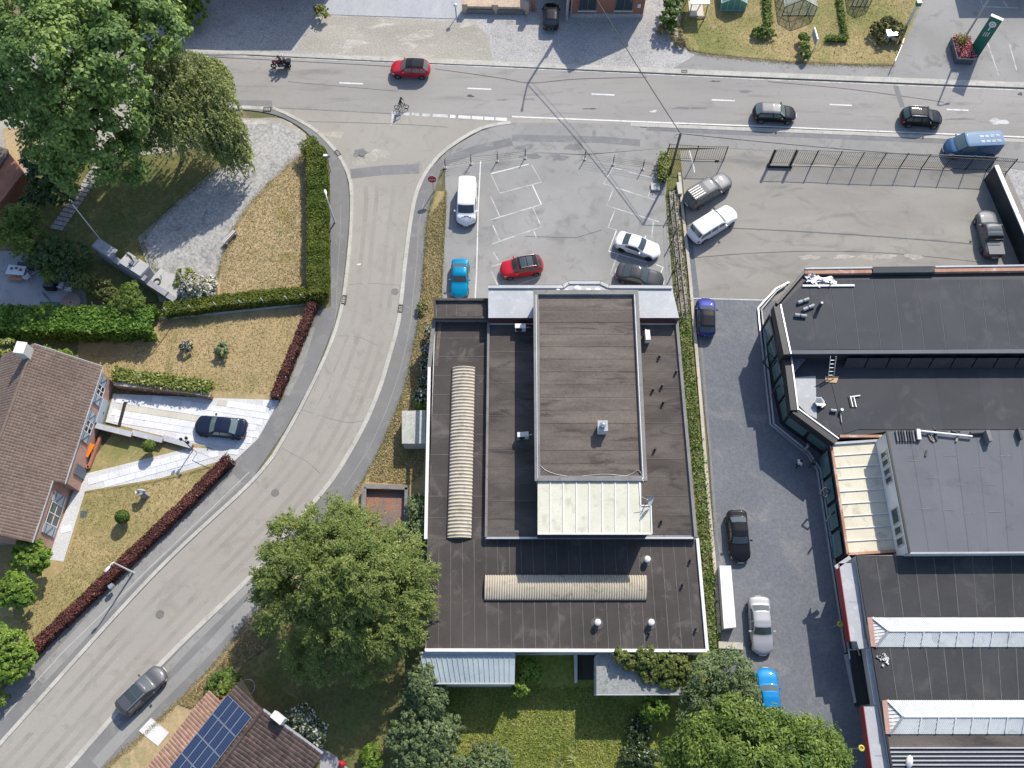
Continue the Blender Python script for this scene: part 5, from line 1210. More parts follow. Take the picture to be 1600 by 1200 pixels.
def wheel_meshes():
    if 'wheel' in _carcache: return _carcache['wheel']
    R = Matrix.Rotation(math.radians(90), 3, 'X')
    q = MB(); q.lathe((0, 0, 0), [(0.21, 0.10), (0.30, 0.11), (0.325, 0.08), (0.325, -0.08), (0.30, -0.11), (0.21, -0.10)], 22)
    t = MB(); t.add([R @ Vector(v) for v in q.v], q.f, True)
    r = MB(); q = MB(); q.lathe((0, 0, 0), [(0.215, 0.10), (0.19, 0.075), (0.205, 0.06)], 22); r.add([R @ Vector(v) for v in q.v], q.f, True)
    q = MB(); q.lathe((0, 0, 0), [(0.215, -0.10), (0.19, -0.075), (0.205, -0.06)], 22); r.add([R @ Vector(v) for v in q.v], q.f, True)
    for k in range(5):
        an = 2 * math.pi * k / 5
        for sy in (-0.085, 0.085): r.bar((0, sy, 0), (0.205 * math.cos(an), sy, 0.205 * math.sin(an)), 0.05, 0.05)
    _carcache['wheel'] = (t, r); return t, r
def car(name, label, cat, front, rear, kind, pm, roof=None, glass=None, sunroof=False, rails=False, rim=None, scale=1.0, fit=True, group='vehicles', lamps=True, mid=None):
    s, vs, gr = car_meshes(kind, sunroof)
    zr = 0.55
    A_, B_ = P(*front, zr), P(*rear, zr)
    c = (A_ + B_) / 2; d = A_ - B_; rz = math.atan2(d.y, d.x)
    e = empty(name, (c.x, c.y, 0.07), label, cat, group, rz)
    if fit: scale = min(1.1, max(0.9, d.length / s['L']))
    e.scale = (scale, min(1.05, max(0.95, scale)), 1.0)
    glass = glass or M_cglass
    mats = dict(body=pm, roof=roof or pm, windscreen=glass, rear_window=glass, side_window_l=glass, side_window_r=glass, sunroof=M_cglass, headlight_l=M_lamp, headlight_r=M_lamp,
                taillight_l=M_tail, taillight_r=M_tail, sill=M_trim, grille=M_trim, nose_cap=M_trim)
    nm = dict(side_window_l='side_window', side_window_r='side_window', headlight_l='headlight', headlight_r='headlight', taillight_l='taillight', taillight_r='taillight', grille='rear_bumper_panel', nose_cap='grille')
    if roof is None: gr['body'] = gr['body'] + gr.pop('roof', [])
    gr['body'] = gr['body']
    for g, fs in gr.items():
        link_mesh(nm.get(g, g), part_mesh(nm.get(g, g), vs, fs), mats[g], e)
    L, W = s['L'], s['W']; t, r = wheel_meshes()
    for sx in (s['wb'], -s['wb'] + (0.0)):
        for sy in (-1, 1):
            arch = MB(); R = Matrix.Rotation(math.radians(90), 3, 'X'); q = MB(); q.lathe((0, 0, 0), [(0.0, 0.0), (0.39, 0.0), (0.39, 0.12), (0.0, 0.12)], 20)
            arch.add([R @ Vector(v) + Vector((sx, sy * (W / 2 - 0.075) + 0.06, 0.34)) for v in q.v], q.f); arch.build('wheel_arch', M_trim, e, True)
            w_ = bpy.data.objects.new('wheel', None); COL.objects.link(w_); w_.parent = e; w_.location = (sx, sy * (W / 2 - 0.085), 0.325)
            t.build('tyre', M_tyre, w_, True); r.build('rim', rim or M_rim, w_, True)
    for sy in (-1, 1):
        m = MB(); m.box((s['cowl'][0] - 0.28, sy * (W / 2 + 0.09), s['cowl'][1] + 0.0), (0.13, 0.20, 0.13)); mi = m.build('mirror', pm if kind != 'pickup' else M_trim, e, True)
        m = MB(); m.box((s['rf'] - 0.6, sy * (W / 2 + 0.004), s['cowl'][1] - 0.16), (0.18, 0.02, 0.03)); m.build('door_handle', M_trim, e, True)
        if rails:
            m = MB(); yy = W / 2 * 0.70
            m.tube([(s['rf'] - 0.15, sy * yy, s['H'] - 0.02), (s['rf'] - 0.3, sy * yy, s['H'] + 0.03), (s['rr'] + 0.3, sy * yy, s['H'] + 0.03), (s['rr'] + 0.1, sy * yy, s['H'] - 0.03)], 0.025, 6); m.build('roof_rail', M_alu, e, True)
    m = MB(); m.box((-L / 2 - 0.012, 0, 0.62), (0.03, 0.5, 0.12)); m.build('number_plate', M_plate, e, True)
    m = MB(); m.box((L / 2 + 0.012, 0, 0.40), (0.03, 0.5, 0.11)); m.build('number_plate', M_plate, e, True)
    return e, s
p_red = paint('red_paint', (0.42, 0.02, 0.035)); p_red2 = paint('bright_red_paint', (0.48, 0.018, 0.03)); p_black = paint('black_paint', (0.010, 0.010, 0.012)); p_white = paint('white_paint', (0.74, 0.75, 0.77))
p_grey = paint('grey_paint', (0.10, 0.102, 0.112), 0.5); p_dgrey = paint('dark_grey_paint', (0.115, 0.117, 0.123), 0.4); p_silver = paint('silver_paint', (0.36, 0.36, 0.375), 0.5); p_navy = paint('navy_paint', (0.012, 0.018, 0.04), 0.2)
p_teal = paint('teal_paint', (0.0, 0.20, 0.36), 0.25); p_blue = paint('blue_paint', (0.01, 0.20, 0.48), 0.1); p_violet = paint('deep_blue_paint', (0.025, 0.035, 0.19), 0.4); p_vanblue = paint('van_blue_paint', (0.05, 0.105, 0.20), 0.2)
car('city_suv', 'red compact SUV with black roof driving along the main road', 'car', (610, 108), (672, 110), 'suv', p_red, roof=p_black, glass=M_cglass_lt)
car('hatchback', 'black hatchback driving on the main road before the fence', 'car', (1244, 180), (1176, 176.5), 'hatch', p_black, roof=p_dgrey, glass=M_cglass_lt)  # grey roof colour paints the sky's reflection on the black car
car('estate_suv', 'black SUV driving ahead of the blue van on the main road', 'car', (1472, 187), (1406, 183.5), 'suv', p_black, rails=True)
bv, s = car('panel_van', 'blue panel van driving past the steel fence', 'van', (1474, 233), (1560, 229), 'bigvan', p_vanblue, roof=paint('van_roof_sheen', (0.16, 0.25, 0.35)), glass=M_cglass_lt)  # paler roof colour stands for the sky reflected in the blue roof
for i in range(4):
    for j in range(2):
        for k in range(2): m = MB(); m.box((-0.4 - i * 0.5, 0.32 - j * 0.6 + k * 0.14, s['H'] + 0.004), (0.36, 0.06, 0.012)); m.build('roof_lettering', M_white, bv, True)
wv, s = car('delivery_van', 'white delivery van parked by the grass strip', 'van', (728, 352), (731, 285), 'van', p_white)
for i, (x, y, wd, ln) in enumerate([(1.95, 0.42, 0.10, 0.22), (1.93, 0.25, 0.05, 0.16), (1.95, 0.12, 0.12, 0.05), (1.93, -0.02, 0.05, 0.18), (1.95, -0.16, 0.10, 0.12), (1.93, -0.33, 0.05, 0.2), (1.83, 0.05, 0.05, 0.7)]):
    m = MB(); zt = 1.18 + (0.95 - 1.18) * (x - 1.55) / (2.2 - 1.55) + 0.09; M = Matrix.Rotation(math.radians(16), 3, 'Y'); m.box((x, y, zt), (wd, ln * 0.7, 0.012), M=M); m.build('bonnet_lettering', M_trim, wv, True)
car('coupe_cabriolet', 'teal blue car parked facing the flat-roofed building', 'car', (717.5, 464), (719.5, 408), 'coupe', p_teal, fit=True)
car('parked_suv', 'red SUV with open black sunroof parked behind the zinc sign box', 'car', (781, 424), (848, 413), 'suv', p_red2, roof=p_black, rails=True, sunroof=True)
car('coupe', 'white coupe parked at an angle by the planted strip', 'car', (1031, 396), (962, 374), 'coupe', p_white, rim=M_rim_dk)
car('crossover_coupe', 'dark grey coupe half hidden behind the front sign box', 'car', (1037, 441), (962, 424), 'coupe', paint('charcoal_paint', (0.045, 0.046, 0.052), 0.3))
e, s = car('hardtop_pickup', 'dark grey pickup with black ribbed hardtop in the yard', 'pickup truck', (1139, 280), (1072, 320), 'hardtop', p_dgrey)
m = MB(); m.box((-1.6, 0, s['H'] + 0.01), (1.3, 1.3, 0.05)); m.build('hardtop_cover', M_trim, e, True)
for k in range(5): m = MB(); m.box((-1.6, -0.5 + k * 0.25, s['H'] + 0.05), (1.25, 0.05, 0.05)); m.build('rib', M_steel, e, True)
car('hardtop_pickup', 'white pickup with hardtop parked beside the dark grey one', 'pickup truck', (1147, 331), (1079, 373), 'hardtop', p_white)
e, s = car('pickup', 'dark grey pickup with covered load bed by the boundary wall', 'pickup truck', (1536, 331), (1553, 404), 'pickup', p_dgrey, roof=paint('pickup_roof_sheen', (0.16, 0.16, 0.165), 0.3), sunroof=True)  # lighter roof colour paints in a bright reflection on the metallic cab
m = MB(); m.box((-1.87, 0, 1.185), (1.38, 1.5, 0.06)); m.build('bed_cover', paint('grey_cover', (0.14, 0.14, 0.145), 0.3), e, True)
m = MB(); m.tube([(-1.22, -0.72, 1.15), (-1.18, -0.68, 1.62), (-1.18, 0.68, 1.62), (-1.22, 0.72, 1.15)], 0.04, 8); m.build('roll_bar', M_trim, e, True)
car('city_car', 'small deep blue car with black roof at the drive entrance', 'car', (1102.5, 465.5), (1103.5, 526), 'hatch', p_violet, roof=p_black)
car('saloon', 'black saloon parked on the paved drive above the long white box', 'car', (1157.5, 879), (1149, 797), 'sedan', p_black, roof=p_black)
car('saloon', 'silver saloon parked beside the long white box', 'car', (1192, 1024), (1183.5, 932), 'sedan', p_silver)
car('saloon', 'bright blue car half hidden by trees on the paved drive', 'car', (1196, 1045), (1204, 1128), 'sedan', p_blue)
car('saloon', 'navy blue saloon on the pale slab house drive', 'car', (304, 664), (387, 672), 'sedan', p_navy, glass=M_cglass_lt)
car('estate_car', 'dark grey estate car with roof windows driving on the side road', 'car', (257, 1046), (188, 1113), 'wagon', p_grey, rails=True, sunroof=True)
car('hatchback', 'black hatchback backed into the carport between the townhouses', 'car', (861, 5), (860.5, 47), 'hatch', p_black)
# long white box beside the saloons
T = empty('storage_box', P(1135, 935, 0.07), 'long white sheeted box lying along the drive kerb', 'box')
q = PL([(1124, 884), (1142, 884), (1150, 980), (1131, 982)], 1.1)
m = MB(); m.prism([(p.x, p.y) for p in q], 0.1, 1.08); m.build('side', M_render, T)
for k in range(5):
    a, b, c, d = q[0].lerp(q[3], k / 5), q[1].lerp(q[2], k / 5), q[1].lerp(q[2], (k + 1) / 5), q[0].lerp(q[3], (k + 1) / 5)
    m = MB(); m.prism([(p.x, p.y) for p in (a, b, c, d)], 1.08, 1.14 + 0.01 * (k % 2)); m.build('cover_sheet', plain('white_tarpaulin', (0.74, 0.73, 0.70), 0.7, var=0.1, scale=2.5), T)
m = MB(); m.bar(P(1122, 1008, 0.4), P(1160, 1010, 0.4), 0.55, 0.5); tag(m.build('sleeper_wall', M_kerbs), 'low concrete end wall closing the planted strip by the silver saloon', 'wall')

# ---------------------------------------------------------------- people
def figure(root, J, bones, mats, name='person'):
    """J: joint -> (pos, radius); bones: pairs; one continuous skinned body, coloured by nearest joint group"""
    names = list(J); me = bpy.data.meshes.new(name)
    me.from_pydata([J[k][0] for k in names], [(names.index(a), names.index(b)) for a, b in bones], [])
    o = bpy.data.objects.new(name, me); COL.objects.link(o)
    sk = o.modifiers.new('skin', 'SKIN'); sk.use_smooth_shade = True
    for i, k in enumerate(names):
        sv = me.skin_vertices[0].data[i]; r = J[k][1]; sv.radius = (r, r); sv.use_root = (k == 'pelvis')
    ss = o.modifiers.new('sub', 'SUBSURF'); ss.levels = 1; ss.render_levels = 1
    dg = bpy.context.evaluated_depsgraph_get(); ev = o.evaluated_get(dg); nm = bpy.data.meshes.new_from_object(ev)
    bpy.data.objects.remove(o)
    ml = []; grp = {}
    for k in names:
        for key, mt in mats.items():
            if key in k:
                if mt not in ml: ml.append(mt)
                grp[k] = ml.index(mt)
                break
    for mt in ml: nm.materials.append(mt)
    P_ = {k: Vector(J[k][0]) for k in names}
    for p in nm.polygons:
        k = min(names, key=lambda q: (P_[q] - p.center).length - J[q][1] * 0.6); p.material_index = grp.get(k, 0); p.use_smooth = True
    ob = bpy.data.objects.new('body', nm); COL.objects.link(ob); ob.parent = root
    return ob
M_skin = plain('skin', (0.42, 0.25, 0.18), 0.6); M_hair = plain('dark_hair', (0.03, 0.022, 0.018), 0.7)
M_dkcloth = plain('dark_cloth', (0.025, 0.026, 0.03), 0.85); M_whcloth = plain('white_cloth', (0.62, 0.62, 0.63), 0.85); M_gycloth = plain('grey_cloth', (0.28, 0.28, 0.30), 0.85); M_jean = plain('denim', (0.05, 0.06, 0.09), 0.85)
BONES = [('pelvis', 'belly'), ('belly', 'chest'), ('chest', 'neck'), ('neck', 'head'), ('chest', 'shoulder_l'), ('shoulder_l', 'elbow_l'), ('elbow_l', 'hand_l'), ('chest', 'shoulder_r'), ('shoulder_r', 'elbow_r'), ('elbow_r', 'hand_r'),
         ('pelvis', 'hip_l'), ('hip_l', 'knee_l'), ('knee_l', 'ankle_l'), ('ankle_l', 'toe_l'), ('pelvis', 'hip_r'), ('hip_r', 'knee_r'), ('knee_r', 'ankle_r'), ('ankle_r', 'toe_r')]
RAD = dict(pelvis=0.16, belly=0.14, chest=0.165, neck=0.06, head=0.105, shoulder=0.075, elbow=0.05, hand=0.045, hip=0.10, knee=0.07, ankle=0.05, toe=0.045)
def pose(**kw):
    J = {}
    for k, v in kw.items(): J[k] = (v, RAD[k.split('_')[0]])
    return J
def standing(step=0.12, arm=0.15, fwd=0.1):
    return pose(pelvis=(0, 0, 0.95), belly=(0, 0, 1.12), chest=(0.02, 0, 1.34), neck=(0.03, 0, 1.53), head=(0.05, 0, 1.66),
                shoulder_l=(0.02, 0.19, 1.43), elbow_l=(-0.02, 0.27, 1.16), hand_l=(fwd, 0.26, 0.92), shoulder_r=(0.02, -0.19, 1.43), elbow_r=(0, -0.27, 1.16), hand_r=(arm, -0.22, 0.95),
                hip_l=(0, 0.10, 0.90), knee_l=(step, 0.11, 0.50), ankle_l=(step * 0.9, 0.11, 0.09), toe_l=(step + 0.18, 0.13, 0.04), hip_r=(0, -0.10, 0.90), knee_r=(0.02, -0.11, 0.50), ankle_r=(-step, -0.11, 0.09), toe_r=(-step + 0.18, -0.13, 0.04))
def riding(seat, lean, reach, hand_z, foot):
    px, pz = seat; cx_, cz_ = px + lean, pz + 0.42
    d = dict(pelvis=(px, 0, pz), belly=(px + lean * 0.4, 0, pz + 0.2), chest=(cx_, 0, cz_), neck=(cx_ + 0.06, 0, cz_ + 0.18), head=(cx_ + 0.09, 0, cz_ + 0.31))
    for s, t in ((1, 'l'), (-1, 'r')):
        d['shoulder_' + t] = (cx_ + 0.02, s * 0.19, cz_ + 0.09); d['elbow_' + t] = ((cx_ + reach) / 2, s * 0.30, (cz_ + hand_z) / 2); d['hand_' + t] = (reach, s * 0.27, hand_z)
        d['hip_' + t] = (px + 0.03, s * 0.11, pz - 0.03); d['knee_' + t] = (foot[0] + 0.18, s * 0.2, (pz + foot[1]) / 2 + 0.12); d['ankle_' + t] = (foot[0], s * 0.17, foot[1] + 0.07); d['toe_' + t] = (foot[0] + 0.16, s * 0.18, foot[1])
    return pose(**d)
def head_parts(root, J, hair=None, helmet=None):
    hp = Vector(J['head'][0])
    m = MB(); R = 0.15 if helmet else 0.122
    prof = [(R * math.sin(a), R * 1.12 * math.cos(a)) for a in np.linspace(0.05, math.pi * (0.72 if helmet else 0.52), 9)]
    m.lathe(hp + Vector((-0.015, 0, 0.015)), prof, 14); m.build('helmet' if helmet else 'hair', helmet or hair, root, True)
    if not helmet:
        m = MB(); m.box(hp + Vector((0.105, 0, -0.01)), (0.04, 0.03, 0.05)); m.build('nose', M_skin, root, True)
def person(name, label, px, py, rz, top, legs, J, group=None, hair=M_hair, z=0.07, helmet=None, loc=None):
    p = loc if loc is not None else P(px, py, z)
    e = empty(name, p, label, 'person', group, rz)
    sh = plain('shoes', (0.03, 0.03, 0.03), 0.6)
    figure(e, J, BONES, {'head': M_skin, 'neck': M_skin, 'hand': M_skin, 'toe': sh, 'ankle': legs, 'knee': legs, 'hip': legs, 'pelvis': legs, 'belly': top, 'chest': top, 'shoulder': top, 'elbow': top})
    head_parts(e, J, hair, helmet); return e
person('person', 'person in pale grey clothes standing at the glazed showroom corner', 1256, 704, 2.5, M_gycloth, M_gycloth, standing(0.06, 0.2))
person('person', 'person in white top and dark trousers standing out on the paved drive', 1243, 729, 0.4, M_whcloth, M_dkcloth, standing(0.1, 0.25))
person('person', 'person in dark clothes standing close to the showroom kerb', 1266, 729, 2.9, M_dkcloth, M_jean, standing(0.06, 0.15))
# e-scooter and rider
def ring(m, c, R, r, n=20):
    m.tube([(c[0] + R * math.cos(a), c[1], c[2] + R * math.sin(a)) for a in np.linspace(0, 2 * math.pi, n + 1)], r, 6, False)
e = empty('bicycle', P(628, 170, 0.04), 'small black bicycle crossing at the junction mouth', 'bicycle', None, math.radians(4))
for x in (-0.48, 0.48):
    w_ = bpy.data.objects.new('wheel', None); COL.objects.link(w_); w_.parent = e
    m = MB(); ring(m, (x, 0, 0.3), 0.28, 0.035); m.build('tyre', M_tyre, w_, True)
    m = MB()
    for k in range(6): m.tube([(x, 0, 0.3), (x + 0.27 * math.cos(k * 1.047), 0, 0.3 + 0.27 * math.sin(k * 1.047))], 0.006, 4)
    m.build('spokes', M_steel, w_, True)
m = MB()
for a, b in [((-0.48, 0, 0.3), (-0.05, 0, 0.3)), ((-0.05, 0, 0.3), (-0.2, 0, 0.78)), ((-0.05, 0, 0.3), (0.36, 0, 0.72)), ((-0.18, 0, 0.68), (0.36, 0, 0.75)), ((-0.48, 0, 0.3), (-0.18, 0, 0.68)), ((0.34, 0, 0.85), (0.48, 0, 0.3))]: m.tube([a, b], 0.025, 6)
m.build('frame', M_black, e, True)
m = MB(); m.tube([(0.28, -0.27, 0.98), (0.34, 0, 0.92), (0.28, 0.27, 0.98)], 0.02, 6); m.tube([(0.34, 0, 0.84), (0.34, 0, 0.94)], 0.02, 6); m.build('handlebar', M_black, e, True)
m = MB(); m.box((-0.2, 0, 0.82), (0.26, 0.15, 0.06)); m.build('saddle', M_black, e, True)
pb = P(628, 170, 0.04)
person('person', 'cyclist in black vest riding at the junction mouth', 0, 0, math.radians(4), M_dkcloth, M_gycloth, riding((-0.18, 0.92), 0.2, 0.3, 1.0, (-0.03, 0.25)), loc=pb)
# touring motorcycle with two riders
mc = P(440, 106, 0.04); rz = math.radians(181)
e = empty('motorcycle', mc, 'dark touring motorcycle with top case carrying two riders on the main road', 'motorcycle', None, rz)
for x in (-0.78, 0.78):
    w_ = bpy.data.objects.new('wheel', None); COL.objects.link(w_); w_.parent = e
    m = MB(); ring(m, (x, 0, 0.32), 0.26, 0.075); m.build('tyre', M_tyre, w_, True)
    m = MB()
    for k in range(5): m.tube([(x, 0, 0.32), (x + 0.22 * math.cos(k * 1.256), 0, 0.32 + 0.22 * math.sin(k * 1.256))], 0.02, 5)
    m.build('rim', M_rim, w_, True)
M_bikered = paint('maroon_paint', (0.12, 0.03, 0.035))
m = MB(); m.lathe((0, 0, 0), [(0.01, -0.36), (0.15, -0.28), (0.20, 0), (0.17, 0.22), (0.01, 0.34)], 12); RR = Matrix.Rotation(math.radians(90), 3, 'Y'); m.v = [tuple(RR @ Vector(v) + Vector((0.18, 0, 0.82))) for v in m.v]; m.build('tank', M_bikered, e, True)
m = MB(); m.box((0.0, 0, 0.48), (0.6, 0.36, 0.4)); m.build('engine', M_steel, e, True)
m = MB(); m.box((-0.42, 0, 0.80), (0.85, 0.30, 0.13)); m.build('seat', M_black, e, True)
m = MB(); m.tube([(0.78, 0.0, 0.32), (0.55, 0, 0.95)], 0.06, 6); m.tube([(0.45, -0.36, 1.05), (0.55, 0, 1.0), (0.45, 0.36, 1.05)], 0.022, 6); m.build('fork_and_handlebar', M_steel, e, True)
m = MB(); m.lathe((0, 0, 0), [(0.02, 0.25), (0.17, 0.14), (0.24, -0.1), (0.20, -0.25)], 12); m.v = [tuple(RR @ Vector(v) + Vector((0.62, 0, 0.9))) for v in m.v]; m.build('fairing', M_bikered, e, True)
m = MB(); m.box((-0.98, 0, 1.02), (0.42, 0.52, 0.32)); m.build('top_case', M_dkcloth, e, True)
for s_ in (-1, 1): m = MB(); m.box((-0.72, s_ * 0.36, 0.62), (0.55, 0.2, 0.38)); m.build('pannier', M_dkcloth, e, True)
person('person', 'front motorcycle rider in dark jacket and helmet', 0, 0, rz, M_dkcloth, M_dkcloth, riding((-0.22, 0.95), 0.14, 0.45, 1.06, (0.1, 0.36)), loc=mc, helmet=plain('dark_helmet', (0.03, 0.02, 0.025), 0.25, coat=0.8))
person('person', 'pillion motorcycle passenger in dark jacket with pale helmet', 0, 0, rz, plain('brown_cloth', (0.09, 0.05, 0.045), 0.85), M_dkcloth, riding((-0.62, 1.0), 0.08, -0.35, 1.1, (-0.35, 0.42)), loc=mc, helmet=plain('pale_helmet', (0.45, 0.40, 0.38), 0.3, coat=0.8))
# ================================================================ vegetation
M_bark = surf('bark', (0.10, 0.075, 0.055), (0.16, 0.125, 0.095), (0.07, 0.055, 0.04), 0.8, 2.5, 9, bump=0.8)
L_dark = leafmat('dark_leaf', (0.056, 0.099, 0.035), (0.097, 0.153, 0.048))
L_mid = leafmat('mid_leaf', (0.085, 0.15, 0.025), (0.21, 0.285, 0.06))
L_plane = leafmat('broad_leaf', (0.116, 0.202, 0.059), (0.254, 0.356, 0.092), s1=0.22)
L_bright = leafmat('bright_leaf', (0.119, 0.213, 0.025), (0.200, 0.300, 0.050))
L_weep = leafmat('weeping_leaf', (0.28, 0.325, 0.13), (0.38, 0.42, 0.18), translucent=0.45)
L_yew = leafmat('feathery_leaf', (0.130, 0.182, 0.038), (0.240, 0.286, 0.084), s1=0.7)
L_olive = leafmat('grey_green_leaf', (0.13, 0.185, 0.08), (0.21, 0.27, 0.125))
L_red = leafmat('red_leaf', (0.095, 0.034, 0.028), (0.15, 0.055, 0.044), translucent=0.15)
L_clip = leafmat('clipped_leaf', (0.098, 0.150, 0.016), (0.156, 0.182, 0.026), s1=0.35)
L_laurel = leafmat('laurel_leaf', (0.083, 0.171, 0.020), (0.138, 0.248, 0.039))
L_gold = leafmat('variegated_leaf', (0.165, 0.209, 0.033), (0.275, 0.308, 0.077), (0.462, 0.462, 0.242), 0.15)
L_wflower = leafmat('white_flowering_leaf', (0.045, 0.075, 0.03), (0.075, 0.11, 0.045), (0.66, 0.64, 0.58), 0.28)
L_wflower2 = leafmat('cream_flowering_leaf', (0.12, 0.14, 0.05), (0.16, 0.18, 0.07), (0.72, 0.68, 0.58), 0.55)
L_pflower = leafmat('red_flower', (0.30, 0.03, 0.05), (0.42, 0.07, 0.09), (0.62, 0.42, 0.40), 0.25)
L_straw = leafmat('straw_blade', (0.40, 0.315, 0.17), (0.50, 0.40, 0.23), (0.20, 0.24, 0.07), 0.2)
L_grass = leafmat('grass_blade', (0.20, 0.275, 0.045), (0.36, 0.39, 0.10), (0.46, 0.42, 0.18), 0.12, s1=0.25)
L_weed = leafmat('weed_blade', (0.120, 0.180, 0.036), (0.240, 0.240, 0.084), (0.600, 0.576, 0.480), 0.10)
def lob(px, py, z, r, rz=None):
    q = P(px, py, z); return (q.x, q.y, z, r, r, rz or r * 0.8)
def tree(name, label, lobes, n, size, mat, clump=0.4, trunk_r=0.25, cat='tree', group=None, aspect=0.6, up=0.5, shell=0.55, base=None, per=26):
    L = np.array(lobes); w = L[:, 3] ** 2
    c = (L[:, :3] * w[:, None]).sum(0) / w.sum()
    b = Vector((c[0], c[1], 0.1)) if base is None else base
    e = empty(name, b, label, cat, group)
    pts, nr = lobes_points(lobes, n, clump, shell, up, per)
    k = pts[:, 2] > 0.15
    cards('crown' if cat == 'tree' else 'foliage', pts[k], nr[k], size, mat, e, aspect)
    m = MB(); top = Vector((c[0], c[1], c[2]))
    m.tube([b, b.lerp(top, 0.35) + Vector((0.1, 0.05, 0)), b.lerp(top, 0.75)], [trunk_r, trunk_r * 0.8, trunk_r * 0.55], 10)
    limbs(m, b.lerp(top, 0.55), [l[:3] for l in lobes], trunk_r * 0.45)
    m.build('trunk', M_bark, e)
    return e
# great broadleaf tree in the north west corner
t1 = [lob(50, 20, 14, 4.0), lob(125, 15, 16, 4.5), lob(205, 25, 14, 3.8), lob(245, 55, 12, 2.8), lob(25, 95, 13, 3.6), lob(100, 90, 16, 4.6), lob(180, 95, 14, 4.0), lob(230, 25, 12, 2.6),
      lob(45, 160, 9, 2.4), lob(110, 165, 12, 3.8), lob(170, 175, 10, 3.4), lob(90, 225, 8, 2.7), lob(150, 235, 8, 3.0), lob(200, 245, 6.5, 2.3), lob(120, 265, 6, 2.2), lob(20, 165, 8, 1.6), lob(-20, 60, 12, 3.5), lob(12, 135, 9, 1.8)]
tree('broadleaf_tree', 'huge broadleaf tree filling the top-left corner beside the weeping tree', t1, 66000, 0.40, L_plane, 0.85, 0.55, per=90, shell=0.7)
# weeping tree
wt = empty('weeping_tree', P(285, 250, 0.1), 'weeping tree with yellowish hanging strands next to the huge broadleaf tree', 'tree')
wl = np.array([lob(250, 105, 9.5, 2.2), lob(295, 112, 9.5, 2.3), lob(325, 140, 8.5, 2.2), lob(265, 150, 9, 2.6), lob(315, 180, 7.5, 2.4), lob(345, 195, 6.5, 1.8), lob(285, 195, 7.5, 2.4), lob(240, 180, 7.5, 2.0), lob(330, 108, 8.5, 1.2), lob(358, 225, 5.0, 1.3)])
ns, nl = 2100, 16
ix = RNG.integers(0, len(wl), ns); d = unit(ns); d[:, 2] = np.abs(d[:, 2])
og = wl[ix, :3] + d * wl[ix, 3:6] * RNG.uniform(0.7, 1.0, (ns, 1))
ln = RNG.uniform(1.4, 4.2, ns)
tt = np.tile(np.linspace(0, 1, nl), ns); si = np.repeat(np.arange(ns), nl)
od = d.copy(); od[:, 2] = 0
pts = og[si] + od[si] * (0.55 * np.sqrt(tt))[:, None] + np.stack([0 * tt, 0 * tt, -ln[si] * tt], 1) + RNG.normal(size=(ns * nl, 3)) * 0.06
pts[:, 2] = np.maximum(pts[:, 2], 0.3)
T = np.tile(np.array([[0.0, 0.0, -1.0]]), (ns * nl, 1)) + RNG.normal(size=(ns * nl, 3)) * 0.35
cards('crown', pts, RNG.normal(size=(ns * nl, 3)) + np.array([0, 0, 0.4]), 0.42, L_weep, wt, 0.36, T)
m = MB(); b = P(285, 250, 0.1); tp = P(285, 150, 8.5); m.tube([b, b.lerp(tp, 0.5), tp], [0.22, 0.16, 0.08], 9); limbs(m, b.lerp(tp, 0.5), [tuple(l[:3]) for l in wl], 0.09); m.build('trunk', M_bark, wt)
